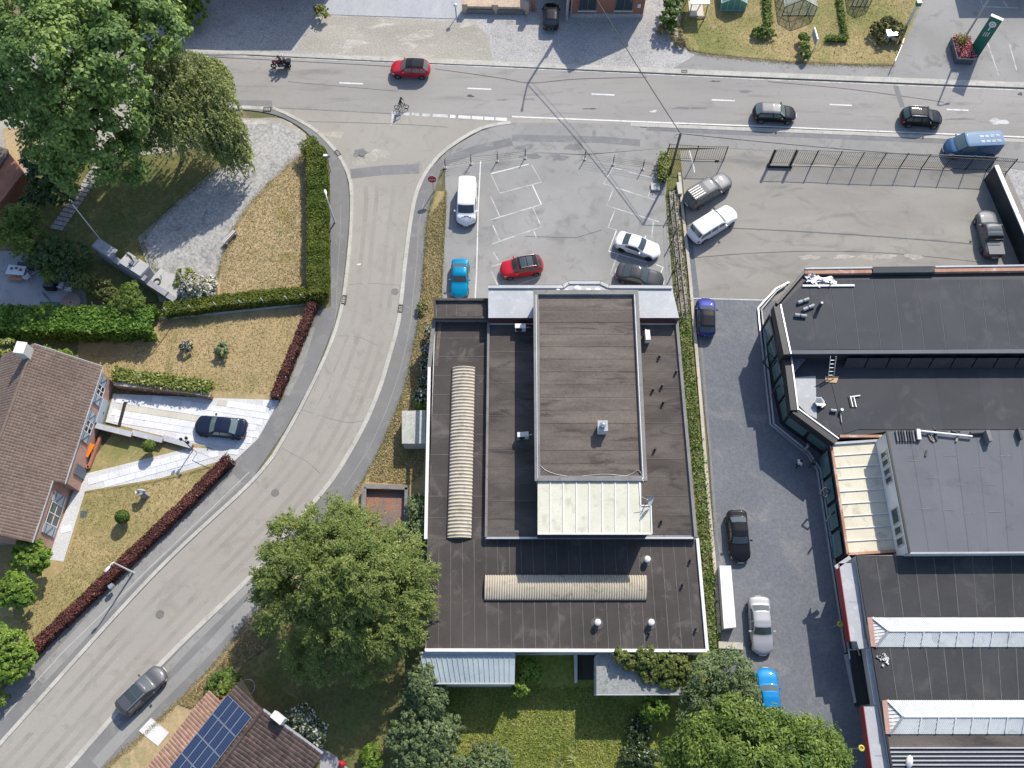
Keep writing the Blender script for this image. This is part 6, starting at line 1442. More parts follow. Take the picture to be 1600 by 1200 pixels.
# feathery evergreen by the side road
def sprays(name, label, lobes, ns, mat, ln, nl=22, size=0.3, cat='tree', droop=0.7, base=None, spread=0.26, trunk_r=0.35):
    L = np.array(lobes); w = L[:, 3] ** 2; c = (L[:, :3] * w[:, None]).sum(0) / w.sum(); w = w / w.sum()
    b = Vector((c[0], c[1], 0.1)) if base is None else base
    e = empty(name, b, label, cat)
    kc = max(1, ns // 11); ixc = RNG.choice(len(L), kc, p=w); dc = unit(kc); dc[:, 2] = np.where(dc[:, 2] < -0.2, -dc[:, 2], dc[:, 2])
    cc = L[ixc, :3] + dc * L[ixc, 3:6] * RNG.uniform(0.62, 0.95, (kc, 1))
    ci = RNG.integers(0, kc, ns); ix = ixc[ci]
    d = dc[ci] + RNG.normal(size=(ns, 3)) * 0.55; d /= np.linalg.norm(d, axis=1, keepdims=True)
    og = cc[ci] + d * RNG.uniform(0.0, 0.35, (ns, 1)) * ln
    dr = d * 0.8 + RNG.normal(size=(ns, 3)) * 0.3; gl = L[ix, :3] - c; gl[:, 2] = 0; dr += gl / (np.linalg.norm(gl, axis=1, keepdims=True) + 1) * 0.5
    dr[:, 2] = dr[:, 2] * 0.4 + 0.15
    dr /= np.linalg.norm(dr, axis=1, keepdims=True)
    le = RNG.uniform(0.6, 1.35, ns) * ln
    si = np.repeat(np.arange(ns), nl); t = np.tile(np.linspace(0, 1, nl), ns)
    sd = np.cross(dr, np.array([0, 0, 1.0])); sd /= np.linalg.norm(sd, axis=1, keepdims=True) + 1e-9
    sg = np.where(np.tile(np.arange(nl) % 2, ns) == 0, 1.0, -1.0)
    off = sg * spread * (1 - t * 0.85) * RNG.uniform(0.2, 1.0, ns * nl)
    p = og[si] + dr[si] * (le[si] * t)[:, None] + sd[si] * off[:, None] + np.stack([0 * t, 0 * t, -droop * le[si] * t ** 2 * 0.6], 1) + RNG.normal(size=(ns * nl, 3)) * 0.05
    T = dr[si] + sd[si] * (sg * 0.7)[:, None] + RNG.normal(size=(ns * nl, 3)) * 0.2 - np.array([0, 0, 1.0]) * (t * droop)[:, None]
    N = np.array([[0, 0, 1.0]]) + d[si] * 0.5 + RNG.normal(size=(ns * nl, 3)) * 0.35
    k = p[:, 2] > 0.15
    cards('crown' if cat == 'tree' else 'foliage', p[k], N[k], size, mat, e, 0.36, T[k])
    m = MB(); tp = Vector((c[0], c[1], c[2] + 1)); m.tube([b, b.lerp(tp, 0.5), tp], [trunk_r, trunk_r * 0.75, trunk_r * 0.4], 10); limbs(m, b.lerp(tp, 0.4), [tuple(l[:3]) for l in L], trunk_r * 0.35); m.build('trunk', M_bark, e)
    return e
t3 = [lob(533, 895, 8.5, 3.6), lob(462, 905, 6.5, 2.6), lob(462, 850, 6.5, 2.2), lob(512, 830, 7.0, 2.2), lob(572, 845, 7.0, 2.4), lob(618, 880, 6.5, 2.3), lob(628, 930, 6.5, 2.2), lob(598, 958, 6.5, 3.0), lob(530, 968, 6.5, 2.9), lob(462, 962, 5.5, 2.3),
      lob(446, 930, 5, 2.0), lob(500, 1020, 4, 2.0), lob(560, 1012, 4.2, 2.0), lob(630, 972, 5, 1.8), lob(560, 900, 9.5, 2.6), lob(596, 905, 8, 2.6), lob(642, 900, 5.5, 1.2), lob(428, 888, 5, 1.3)]
sprays('feathery_tree', 'large round feathery evergreen tree overhanging the side road and roof corner', t3, 5600, L_yew, 1.05, nl=24, size=0.235)
# trees and shrubs in the back garden
tree('garden_tree', 'large fresh green tree at the bottom edge over the paved drive', [lob(1150, 1140, 5, 2.2), lob(1205, 1165, 5.5, 2.3), lob(1262, 1170, 5.5, 2.1), lob(1110, 1170, 4.5, 2.5), lob(1170, 1190, 6, 3.0), lob(1240, 1210, 6, 3.0), lob(1290, 1185, 4.5, 1.5), lob(1070, 1185, 3.5, 1.7), lob(1120, 1230, 5, 3)],
     44000, 0.30, L_mid, 0.65, 0.3, aspect=0.4, per=80, shell=0.72)
tree('garden_tree', 'grey-green bushy tree between ivy shed and silver saloon', [lob(1105, 1060, 3.2, 1.9), lob(1140, 1055, 3.5, 1.8), lob(1150, 1090, 3.2, 1.7), lob(1100, 1095, 3.0, 1.8), lob(1165, 1070, 2.6, 1.0), lob(1075, 1110, 2.3, 1.0)], 17000, 0.25, L_olive, 0.42, 0.18, aspect=0.4, per=60, shell=0.7)
tree('garden_shrub', 'small vivid green shrub in front of the mossy shed', [lob(1025, 1100, 2.0, 1.15), lob(1015, 1112, 1.6, 0.8)], 3200, 0.3, L_bright, 0.2, 0.08, cat='shrub', aspect=0.4)
tree('garden_shrub', 'green shrub growing at the corner of the blue-grey shed roof', [lob(828, 1045, 1.8, 0.9), lob(815, 1072, 1.5, 0.8), lob(835, 1055, 1.5, 0.6)], 2800, 0.3, L_bright, 0.2, 0.07, cat='shrub', aspect=0.4)
tree('garden_shrub', 'blue-green shrub touching the west end of the shed roof', [lob(660, 1065, 3.0, 1.4), lob(672, 1090, 2.6, 1.5), lob(650, 1085, 2.2, 1.2), lob(665, 1042, 3.2, 0.8)], 8500, 0.25, L_olive, 0.22, 0.12, cat='shrub', aspect=0.45)
tree('garden_shrub', 'spreading blue-green shrub on the garden boundary at the bottom', [lob(650, 1130, 2.0, 1.7), lob(680, 1150, 1.8, 1.9), lob(645, 1175, 1.8, 1.8), lob(700, 1138, 1.4, 1.2), lob(690, 1185, 1.5, 1.5), lob(625, 1150, 1.6, 1.2)], 13000, 0.24, L_olive, 0.22, 0.12, cat='shrub', aspect=0.45)
tree('garden_shrub', 'dark shrub dotted with white blossom beside the solar house', [lob(470, 1125, 2.4, 1.2), lob(490, 1145, 2.0, 1.1), lob(478, 1135, 2.4, 1.0)], 5500, 0.22, L_wflower, 0.2, 0.1, cat='shrub')
tree('garden_shrub', 'low bright shrub in the shaded garden at the bottom edge', [lob(582, 1180, 0.9, 0.9), lob(580, 1200, 0.8, 0.8)], 1800, 0.32, L_bright, 0.18, 0.06, cat='shrub', aspect=0.3)
tree('flower_bed', 'dark bed of white flowers beside the back lawn', [lob(995, 1150, 0.7, 0.9), lob(1000, 1175, 0.7, 0.9), lob(985, 1185, 0.6, 0.8), lob(1005, 1130, 0.8, 0.8), lob(1015, 1190, 0.8, 1.0)], 4500, 0.2, leafmat('sparse_flower_leaf', (0.045, 0.075, 0.025), (0.08, 0.12, 0.035), (0.62, 0.61, 0.56), 0.06), 0.2, 0.05, cat='plants')
tree('garden_shrub', 'pale round bush at the bottom edge of the back lawn', [lob(765, 1195, 1.0, 1.9), lob(735, 1200, 0.8, 1.2)], 5000, 0.22, L_olive, 0.2, 0.07, cat='shrub')
tree('spiky_plant', 'spiky yucca-like plant on the back lawn', [lob(888, 1195, 0.7, 0.7)], 260, 1.0, L_gold, 0.15, 0.06, cat='plant', aspect=0.1)
tree('ivy', 'golden green ivy spilling over the flat roof edge onto the mossy shed', [lob(985, 1030, 3.7, 0.9, 0.5), lob(1010, 1030, 3.9, 1.0, 0.6), lob(1040, 1035, 3.8, 1.2, 0.6), lob(970, 1025, 4.2, 0.6, 0.4), lob(1060, 1040, 3.8, 1.1, 0.6), lob(1045, 1060, 3.5, 0.9, 0.4), lob(1015, 1050, 3.6, 0.8, 0.4)], 9500, 0.24, leafmat('ivy_leaf', (0.11, 0.15, 0.03), (0.19, 0.21, 0.06)), 0.2, 0.06, cat='ivy')
# roadside scrub along the west wall of the building
tree('wall_shrub', 'dark climbing shrub dotted white against the west wall', [lob(672, 520, 1.0, 0.55), lob(669, 545, 1.0, 0.6), lob(667, 570, 1.0, 0.6), lob(664, 595, 1.1, 0.65), lob(660, 620, 1.2, 0.7)], 5200, 0.2, L_wflower, 0.16, 0.05, cat='shrub')
tree('wall_shrub', 'small green bush on the strip above the utility kiosk', [lob(660, 630, 1.0, 0.7), lob(655, 622, 0.8, 0.5)], 1500, 0.24, L_mid, 0.15, 0.05, cat='shrub')
tree('wall_shrub', 'dark tall shrub between the brick enclosure and the white parapet', [lob(655, 800, 2.2, 1.0), lob(665, 830, 2.6, 1.2), lob(668, 860, 2.5, 1.0), lob(650, 785, 1.6, 0.7)], 6500, 0.24, L_olive, 0.2, 0.09, cat='shrub')
tree('wall_shrub', 'little round weed bush on the strip by the roof corner', [lob(659, 481, 0.5, 0.5)], 700, 0.2, L_weed, 0.12, 0.03, cat='shrub')
# house garden trees
tree('lawn_tree', 'light green maple-like tree by the house corner terrace', [lob(45, 862, 2.4, 1.2), lob(60, 872, 2.3, 1.0), lob(38, 880, 2.1, 1.0), lob(66, 885, 1.8, 0.7), lob(48, 852, 2.5, 0.8)], 4200, 0.36, L_bright, 0.2, 0.1)
tree('lawn_tree', 'round-headed light green tree standing alone on the front lawn', [lob(25, 920, 2.5, 1.25), lob(35, 930, 2.3, 1.0), lob(12, 925, 2.3, 1.1), lob(22, 908, 2.6, 0.9)], 4200, 0.36, L_bright, 0.2, 0.1)
tree('lawn_shrub', 'dense light green shrub where the red hedge ends', [lob(18, 1010, 1.9, 1.4), lob(35, 1025, 1.7, 1.1), lob(12, 1040, 1.7, 1.4), lob(0, 995, 1.8, 1.2), lob(30, 1045, 1.5, 0.9)], 8000, 0.3, L_bright, 0.2, 0.1, cat='shrub')
tree('lawn_shrub', 'small clump of green leaves at the left edge by the footway', [lob(0, 1093, 0.9, 0.7)], 900, 0.26, L_mid, 0.15, 0.05, cat='shrub')
# memorial and patio planting
tree('flowering_shrub', 'cream flowering shrub at the foot of the second flagpole', [lob(300, 448, 1.0, 1.1), lob(318, 450, 1.1, 1.1), lob(328, 445, 0.9, 0.8), lob(312, 460, 0.8, 0.7)], 4200, 0.24, L_wflower2, 0.2, 0.06, cat='shrub')
tree('flowering_shrub', 'yellow-green shrub at the east end of the memorial wall', [lob(290, 430, 0.9, 0.8), lob(284, 442, 0.7, 0.6)], 1500, 0.22, L_gold, 0.18, 0.05, cat='shrub')
sprays('conical_conifer', 'bright blue-green conifer at the left edge above the patio', [lob(30, 350, 3.0, 1.7), lob(20, 370, 2.4, 1.5), lob(45, 375, 2.2, 1.3)], 520, L_mid, 0.9, 18, 0.28, 'tree', 0.2, trunk_r=0.15)
tree('dark_bush', 'dark leafy bush beside the stepped path above the patio', [lob(90, 395, 2.2, 1.6), lob(115, 400, 1.8, 1.5), lob(75, 410, 1.8, 1.3), lob(105, 425, 1.4, 1.1), lob(60, 400, 1.6, 1.2)], 7000, 0.3, L_dark, 0.25, 0.12, cat='shrub')
tree('dark_bush', 'dark bush under the broadleaf crown next to the gravel track', [lob(60, 250, 3.0, 1.5), lob(75, 275, 2.6, 1.8), lob(95, 300, 2.2, 1.5), lob(62, 300, 2.2, 1.4), lob(50, 318, 1.6, 1.0), lob(85, 260, 3.2, 1.4)], 9000, 0.32, L_dark, 0.28, 0.12, cat='shrub')
tree('bamboo_shrub', 'feathery bamboo shrub behind the long laurel hedge', [lob(200, 470, 2.2, 1.2), lob(215, 480, 1.9, 1.0), lob(190, 480, 1.9, 1.1), lob(205, 455, 2.0, 0.9)], 5200, 0.34, L_mid, 0.22, 0.06, cat='shrub', aspect=0.2)
tree('mixed_shrub', 'reddish tipped shrub between barrel table and memorial wall', [lob(140, 445, 1.3, 0.9), lob(160, 452, 1.3, 0.9), lob(125, 440, 1.3, 0.9), lob(172, 462, 1.1, 0.8)], 4200, 0.24, leafmat('tipped_leaf', (0.075, 0.12, 0.03), (0.13, 0.17, 0.045), (0.32, 0.22, 0.09), 0.12), 0.2, 0.05, cat='shrub')
tree('mixed_shrub', 'round pale shrub at the patio end of the laurel hedge', [lob(73, 487, 0.9, 0.75)], 1300, 0.22, L_gold, 0.18, 0.05, cat='shrub')
tree('bright_shrub', 'vivid green shrub at the edge of the north forecourt', [lob(285, 8, 2.0, 2.0), lob(300, 22, 1.6, 1.6), lob(275, 35, 1.6, 1.5), lob(305, 0, 1.8, 1.5)], 6000, 0.32, L_bright, 0.25, 0.1, cat='shrub')
tree('bright_shrub', 'yellowing bush on the corner of the concrete pad', [lob(502, 22, 0.8, 0.7), lob(505, 15, 1.0, 0.6), lob(498, 14, 0.9, 0.5)], 1300, 0.2, L_gold, 0.18, 0.05, cat='shrub')
tree('house_shrub', 'bright shrub peeping over the north gable of the tiled house', [lob(85, 556, 2.6, 0.7), lob(100, 557, 2.5, 0.7), lob(70, 552, 2.6, 0.6), lob(112, 562, 2.3, 0.5)], 2600, 0.24, L_bright, 0.18, 0.06, cat='shrub')
tree('house_shrub', 'yellow-green bush beyond the chimney at the left edge', [lob(8, 545, 2.8, 1.0), lob(-10, 545, 2.8, 1.0)], 1600, 0.26, L_gold, 0.2, 0.06, cat='shrub')
tree('lawn_bush', 'small white-green bush on the dry upper lawn nearest the hedge', [lob(292, 542, 0.6, 0.6)], 900, 0.2, L_wflower, 0.14, 0.04, cat='shrub')
tree('lawn_bush', 'open grey-green bush on the dry upper lawn farther from the hedge', [lob(350, 548, 0.6, 0.75)], 700, 0.2, L_olive, 0.2, 0.04, cat='shrub')
# garden across the main road
tree('border_shrub', 'tall green bush at the corner of the allotment garden', [lob(1050, 10, 1.8, 1.0), lob(1046, 28, 1.6, 1.1), lob(1054, -5, 1.8, 1.0), lob(1048, 40, 1.0, 0.7)], 4500, 0.26, L_mid, 0.2, 0.08, cat='shrub')
tree('border_shrub', 'dry brown grass clump under the allotment corner bush', [lob(1058, 58, 0.5, 0.8), lob(1065, 66, 0.4, 0.7), lob(1035, 48, 0.4, 0.6)], 2000, 0.35, L_straw, 0.15, 0.04, cat='plants', aspect=0.15)
tree('border_shrub', 'spreading green bed plant at the end of the middle garden row', [lob(1192, 50, 0.5, 0.8), lob(1184, 52, 0.4, 0.7), lob(1202, 55, 0.4, 0.7)], 2000, 0.25, L_mid, 0.15, 0.04, cat='plants')
tree('border_shrub', 'dark clipped bush behind the white cabinet by the car park', [lob(1372, 45, 0.8, 0.9), lob(1385, 40, 0.8, 1.0), lob(1400, 46, 0.8, 0.9), lob(1398, 62, 0.6, 0.7), lob(1378, 66, 0.5, 0.6)], 3800, 0.22, leafmat('gold_bush_leaf', (0.085, 0.10, 0.025), (0.15, 0.14, 0.04)), 0.18, 0.05, cat='shrub')
tree('border_shrub', 'narrow green shrub beside the standing garden sign', [lob(1256, 58, 0.8, 0.5), lob(1257, 72, 0.8, 0.5), lob(1258, 85, 0.7, 0.5)], 1700, 0.22, L_mid, 0.15, 0.04, cat='shrub')
tree('potted_palm', 'arching palm-like plant in the black patio pot', [lob(80, 428, 1.3, 0.8)], 420, 0.8, L_mid, 0.25, 0.06, cat='plant', aspect=0.12)

def hedge(name, label, px, wd, h, mat, n, size, cat='hedge', core=None, jag=0.10, aspect=0.6):
    W = PL(px, 0.1); e = empty(name, W[0], label, cat)
    core = core or surf('hedge_twigs', (0.030, 0.045, 0.014), (0.05, 0.065, 0.02), None, 0.5, 2, 6)
    m = MB(); segs = []
    for a, b in zip(W, W[1:]):
        m.bar(a + Vector((0, 0, h * 0.46)), b + Vector((0, 0, h * 0.46)), wd * 0.86, h * 0.9); segs.append((a, b, (b - a).length))
    m.build('twigs', core, e)
    tot = sum(s[2] for s in segs); P_, N_ = [], []
    for a, b, L in segs:
        k = int(n * L / tot); d = (b - a) / L; nn = np.array((-d.y, d.x, 0.0))
        t = RNG.uniform(-wd * 0.3 / L, 1 + wd * 0.3 / L, k); f = RNG.random(k); q = np.array(a)[None, :] + np.array(b - a)[None, :] * t[:, None]
        s = np.where(RNG.random(k) < 0.5, -1.0, 1.0); topm = f < wd / (wd + 1.3 * h)
        lat = np.where(topm, RNG.uniform(-0.5, 0.5, k), 0.5 * s) * wd
        ph = t * L
        wav = 1 + 0.05 * np.sin(ph * 0.83 + 1) + 0.04 * np.sin(ph * 2.17 + 2.2) + 0.025 * np.sin(ph * 5.3 + 0.8 * np.sin(ph * 0.7))
        lat = lat * (1 + 0.06 * np.sin(ph * 1.7 + 3 * s) + 0.05 * np.sin(ph * 4.3 + s))
        z = np.where(topm, h * wav, RNG.uniform(0.05, 1.0, k) * h)
        q = q + nn[None, :] * lat[:, None]; q[:, 2] += z
        q += RNG.normal(size=(k, 3)) * jag * np.array([1, 1, 0.8])
        nr = np.where(topm[:, None], np.array([[0, 0, 1.0]]), nn[None, :] * s[:, None]) + RNG.normal(size=(k, 3)) * 0.45
        P_.append(q); N_.append(nr)
    cards('foliage', np.concatenate(P_), np.concatenate(N_), size, mat, e, aspect)
    return e
hedge('clipped_hedge', 'tall clipped green hedge round the corner of the memorial lawn', [(487, 240), (497, 252), (500, 300), (500, 400), (501, 462)], 1.75, 1.7, L_clip, 26000, 0.16, jag=0.06)
hedge('clipped_hedge', 'low clipped hedge behind the concrete posts south of the memorial', [(505, 466), (440, 469), (360, 477), (268, 490)], 1.15, 1.2, L_clip, 15000, 0.17, jag=0.08)
hedge('laurel_hedge', 'thick glossy laurel hedge between patio and tiled house', [(-20, 512), (60, 514), (150, 515), (238, 514)], 2.3, 2.1, L_laurel, 26000, 0.32, jag=0.14)
hedge('variegated_hedge', 'yellow-green hedge on the retaining wall above the house drive', [(190, 592), (250, 602), (328, 611)], 1.0, 1.2, L_gold, 7000, 0.24, jag=0.14)
tw = surf('red_twigs', (0.035, 0.014, 0.014), (0.05, 0.02, 0.02), None, 0.5, 2, 6)
hedge('red_hedge', 'dark red hedge beside the upper dry lawn', [(491, 481), (462, 550), (433, 622)], 0.72, 0.9, L_red, 9000, 0.16, core=tw, jag=0.05)
hedge('red_hedge', 'long dark red hedge beside the front lawn', [(360, 722), (300, 784), (200, 880), (110, 966), (56, 1017)], 0.85, 0.95, L_red, 17000, 0.16, core=tw, jag=0.05)
hedge('border_planting', 'dense low green planting between main building and paved drive', [(1068, 500), (1077, 600), (1088, 700), (1098, 800), (1106, 900), (1112, 1010)], 0.8, 0.15, leafmat('groundcover_leaf', (0.09, 0.17, 0.025), (0.19, 0.27, 0.06), (0.36, 0.33, 0.17), 0.12, s1=0.9), 7500, 0.19, cat='plants', core=M_soil, jag=0.16)
hedge('border_planting', 'grey-green scrub under the wire fence beside the car park', [(1052, 300), (1056, 360), (1062, 420), (1068, 490)], 1.1, 0.12, leafmat('scrub_leaf', (0.10, 0.11, 0.06), (0.17, 0.16, 0.09), (0.42, 0.38, 0.28), 0.2), 2600, 0.17, cat='plants', core=M_gravel2, jag=0.12)
hedge('border_planting', 'climbing plant at the foot of the utility pole', [(1036, 250), (1036, 268), (1034, 285)], 0.6, 1.0, L_gold, 1800, 0.2, cat='plants', jag=0.2)
hedge('garden_row', 'narrow green vegetable row in the middle of the allotment', [(1196, -20), (1198, 15), (1200, 40)], 0.55, 0.4, L_mid, 1900, 0.2, cat='plants', jag=0.12)
hedge('garden_row', 'long low hedge row on the east side of the allotment', [(1308, -20), (1314, 25), (1320, 62)], 0.4, 0.4, L_mid, 1800, 0.18, cat='plants', jag=0.1)
hedge('garden_row', 'short hedge row bending at the south end of the east row', [(1320, 63), (1300, 63), (1292, 62)], 0.5, 0.4, L_mid, 1200, 0.18, cat='plants', jag=0.1)
L_mixlawn = leafmat('mixed_blade', (0.21, 0.22, 0.07), (0.46, 0.35, 0.17), s1=0.12)
# grass tufts nobody could count
def tufts(name, label, polypx, n, size, mat, z=0.13, cat='grass'):
    poly = [(q.x, q.y) for q in PL(polypx)]
    xs = [p[0] for p in poly]; ys = [p[1] for p in poly]; out = []
    while len(out) < n:
        c = np.stack([RNG.uniform(min(xs), max(xs), n), RNG.uniform(min(ys), max(ys), n)], 1)
        out += [tuple(p) for p in c if inside(p, poly)]
    C = np.array(out[:n]); C = np.concatenate([C, np.full((n, 1), z) + RNG.uniform(0.0, size * 0.35, (n, 1))], 1)
    T = RNG.normal(size=(n, 3)); T[:, 2] *= 0.3
    o = cards(name, C, RNG.normal(size=(n, 3)) * 0.45 + np.array([0, 0, 1.0]), size, mat, None, 0.22, T)
    tag(o, label, cat, kind='stuff'); return o
tufts('grass', 'rough green grass of the back garden lawn', [(660, 1075), (930, 1075), (1000, 1110), (1000, 1200), (660, 1200)], 26000, 0.26, L_grass)
tufts('weeds', 'dry weeds along the roadside strip', [(697, 305), (690, 462), (678, 520), (668, 640), (660, 740), (640, 757), (575, 752), (634, 605), (652, 520), (664, 400), (670, 340)], 15000, 0.24, L_straw)
tufts('grass', 'straw coloured grass of the south verge', [(420, 945), (340, 1042), (280, 1100), (300, 1108), (345, 1060), (420, 1010)], 7000, 0.22, L_straw)
tufts('grass', 'dry grass of the memorial lawn behind the clipped hedge', [(478, 240), (405, 308), (352, 396), (344, 462), (486, 462), (486, 245)], 12000, 0.18, L_straw)
tufts('grass', 'mown grass of the front lawn', [(138, 772), (250, 752), (345, 726), (60, 1010), (20, 960), (100, 890)], 6000, 0.15, L_mixlawn, 0.12)
tufts('grass', 'mown grass of the upper lawn', [(250, 502), (486, 486), (430, 618), (180, 600), (140, 556)], 9000, 0.16, L_straw)
tufts('grass', 'garden grass across the main road', [(1075, 70), (1070, 0), (1440, 0), (1394, 98), (1240, 92)], 7000, 0.18, L_mixlawn, 0.11)

def edge_tufts(name, label, px, n, size, mat, spread, z=0.13):
    W = PL(smooth(px, 6)); seg = [(W[i + 1] - W[i]).length for i in range(len(W) - 1)]; pr = np.array(seg) / sum(seg)
    i = RNG.choice(len(seg), n, p=pr); t = RNG.random(n); A_ = np.array([w_[:] for w_ in W])
    C = A_[i] + (A_[i + 1] - A_[i]) * t[:, None]
    amp = spread * (0.35 + np.abs(np.sin(i * 0.9 + t * 2)) * RNG.random(n))
    C = C + RNG.normal(size=(n, 3)) * amp[:, None]; C[:, 2] = z + RNG.uniform(0, 0.06, n)
    T = RNG.normal(size=(n, 3)); T[:, 2] *= 0.4
    tag(cards(name, C, RNG.normal(size=(n, 3)) * 0.5 + np.array([0, 0, 1.0]), size, mat, None, 0.12, T), label, 'grass', kind='stuff')
edge_tufts('verge_grass', 'ragged dry grass along the footway edge of the south verge', [(566, 756), (520, 830), (450, 905), (400, 960), (330, 1045), (240, 1135), (165, 1200)], 7500, 0.16, L_straw, 0.22)
edge_tufts('verge_grass', 'ragged weeds along both edges of the roadside strip', [(680, 300), (669, 340), (664, 400), (660, 470), (651, 520), (634, 602), (600, 690), (566, 756)], 6750, 0.14, L_weed, 0.2)
edge_tufts('verge_grass', 'weeds between car park and roadside strip', [(697, 300), (692, 380), (689, 465)], 2700, 0.14, L_weed, 0.16)
edge_tufts('verge_grass', 'ragged grass along the gravel edge of the allotment', [(1070, 0), (1064, 60), (1078, 78), (1110, 86), (1240, 98), (1396, 103)], 6300, 0.18, L_straw, 0.28, 0.1)
edge_tufts('verge_grass', 'grass spreading over the edge of the memorial gravel', [(480, 236), (450, 262), (405, 305), (375, 345), (352, 392), (340, 440)], 4800, 0.16, L_straw, 0.35, 0.13)
edge_tufts('verge_grass', 'dry grass fringe on the memorial side of the shaded lawn', [(372, 240), (300, 300), (225, 372), (250, 430)], 3600, 0.16, L_weed, 0.35, 0.12)
edge_tufts('verge_grass', 'weeds in the joint along the foot of the red hedges', [(438, 628), (496, 488)], 1350, 0.11, L_weed, 0.14, 0.12)
edge_tufts('verge_grass', 'weeds growing along the drive kerb', [(1084, 500), (1093, 600), (1101, 690), (1118, 880), (1124, 1005)], 3900, 0.11, L_weed, 0.16, 0.12)
edge_tufts('verge_grass', 'grass fringe round the front lawn path', [(134, 770), (250, 751), (350, 724)], 2100, 0.10, L_mixlawn, 0.1, 0.13)
# ================================================================ street furniture, fences, small things
M_conc2 = plain('post_concrete', (0.48, 0.46, 0.42), 0.85)
M_green = plain('sign_green', (0.015, 0.13, 0.085), 0.4)
M_wood = plain('grey_timber', (0.30, 0.26, 0.21), 0.8)
def post_px(px, py, h): b = P(px, py, 0.05); return b, b + Vector((0, 0, h))
# steel bar fence and gate along the east yard
def barfence(name, label, pts, h, n_per, postw=0.09, thick=(), gate=False):
    W = PL(pts, 0.07); e = empty(name, W[0], label, 'fence' if not gate else 'gate')
    for i, p in enumerate(W): m = MB(); pw = 0.2 if i in thick else postw; m.box(p + Vector((0, 0, h / 2)), (pw, pw, h)); m.build('post', M_black, e)
    barm = None
    for i in range(len(W) - 1):
        a, b = W[i], W[i + 1]
        for z in (0.15, h - 0.1): m = MB(); m.bar(a + Vector((0, 0, z)), b + Vector((0, 0, z)), 0.05, 0.05); m.build('rail', M_black, e)
        for k in range(1, n_per):
            p = a.lerp(b, k / n_per)
            if barm is None:
                q = MB(); q.box((0, 0, h / 2), (0.028, 0.028, h - 0.2)); o = q.build('bar', M_black, e, True); barm = o.data
            else: o = bpy.data.objects.new('bar', barm); COL.objects.link(o); o.parent = e
            o.location = p - W[0]
    return e
barfence('steel_fence', 'long black steel bar fence along the front of the east yard', [(1269, 256), (1304.7, 258), (1338.5, 259.5), (1372, 260.5), (1406, 261), (1440, 262.5), (1474, 264), (1508, 265.5), (1541, 267), (1572, 270)], 2.35, 11)
gt = barfence('sliding_gate', 'black sliding gate leaf with thick posts at the west end of the steel fence', [(1202.6, 255), (1236, 255.5), (1268, 257)], 2.35, 10, thick=(0, 1), gate=True)
m = MB(); m.bar(P(1199, 258, 0.25), P(1238, 259, 0.25), 0.35, 0.35); m.build('gate_track', M_black, gt)
m = MB(); m.bar(P(1205, 257, 0.09), P(1370, 262, 0.09), 0.12, 0.06); m.build('ground_rail', M_conc2, gt)
barfence('bar_gate', 'smaller black bar gate panels beside the utility pole', [(1041, 247), (1085, 250), (1130, 251)], 2.4, 13)
b = P(1120, 251, 1.7); m = MB(); m.box(b + Vector((0, -0.05, 0)), (0.4, 0.06, 0.4)); tag(m.build('gate_sign', M_black), 'small square black plate on the bar gate', 'sign')
# wire fences
def wirefence(name, label, pts, h, wires, mat=M_black, pr=0.05, kink=True):
    W = PL(pts, 0.07); e = empty(name, W[0], label, 'fence'); tops = []
    for p in W:
        t = p + Vector((0, 0, h)); t2 = t + (Vector((0.05, 0.12, 0.25)) if kink else Vector((0, 0, 0.02)))
        m = MB(); m.tube([p, t, t2], pr, 6); po = m.build('post', mat, e); tops.append(t2)
        f = MB(); f.box(p + Vector((0, 0, 0.04)), (0.28, 0.28, 0.12)); f.build('footing', M_conc2, po)
    for i in range(len(W) - 1):
        for k in range(wires):
            z = h * (k + 1) / wires; m = MB(); m.tube([W[i] + Vector((0, 0, z)), W[i].lerp(W[i + 1], 0.5) + Vector((0, 0, z - 0.05)), W[i + 1] + Vector((0, 0, z))], 0.013, 4); m.build('wire', M_black, e)
    return e
wirefence('wire_fence', 'wire fence on kinked black posts at the north-west car park edge', [(696, 262), (736, 256), (777, 252), (820.5, 247)], 1.15, 4)
wirefence('wire_fence', 'wire fence on kinked black posts west of the utility pole', [(913.6, 249), (957.7, 257), (1004, 264), (1034, 270)], 1.15, 4)
wirefence('wire_fence', 'black wire fence posts along the scrub strip by the white coupe', [(1049, 330), (1051, 375), (1054.5, 420), (1058, 466), (1061.5, 509)], 1.9, 3, pr=0.06, kink=False)
for off, lab in ((0, 'pale timber edging board nearest the car park in the scrub strip'), (7, 'pale timber edging board nearest the drive kerb in the scrub strip')):
    e = empty('edging_board', P(1053 + off, 290, 0.1), lab, 'board'); W = PL([(1046 + off, 300), (1052 + off, 360), (1059 + off, 430), (1067 + off, 500)], 0.35)
    for i in range(3): m = MB(); m.bar(W[i] - Vector((0, 0, 0.1)), W[i + 1].lerp(W[i], 0.01) - Vector((0, 0, 0.1)), 0.05, 0.3); m.build('board', M_wood, e)
m = MB(); m.prism([(q.x, q.y) for q in PL([(1057, 285), (1064, 284), (1066, 302), (1060, 303)], 0.6)], 0.05, 0.6); tag(m.build('concrete_block', M_conc2), 'pale concrete block at the north end of the drive kerb', 'block')
m = MB(); m.box(P(1024, 292, 0.2), (0.9, 0.8, 0.25)); tag(m.build('pole_footing', M_conc2), 'small square concrete pad in the car park corner', 'pad')
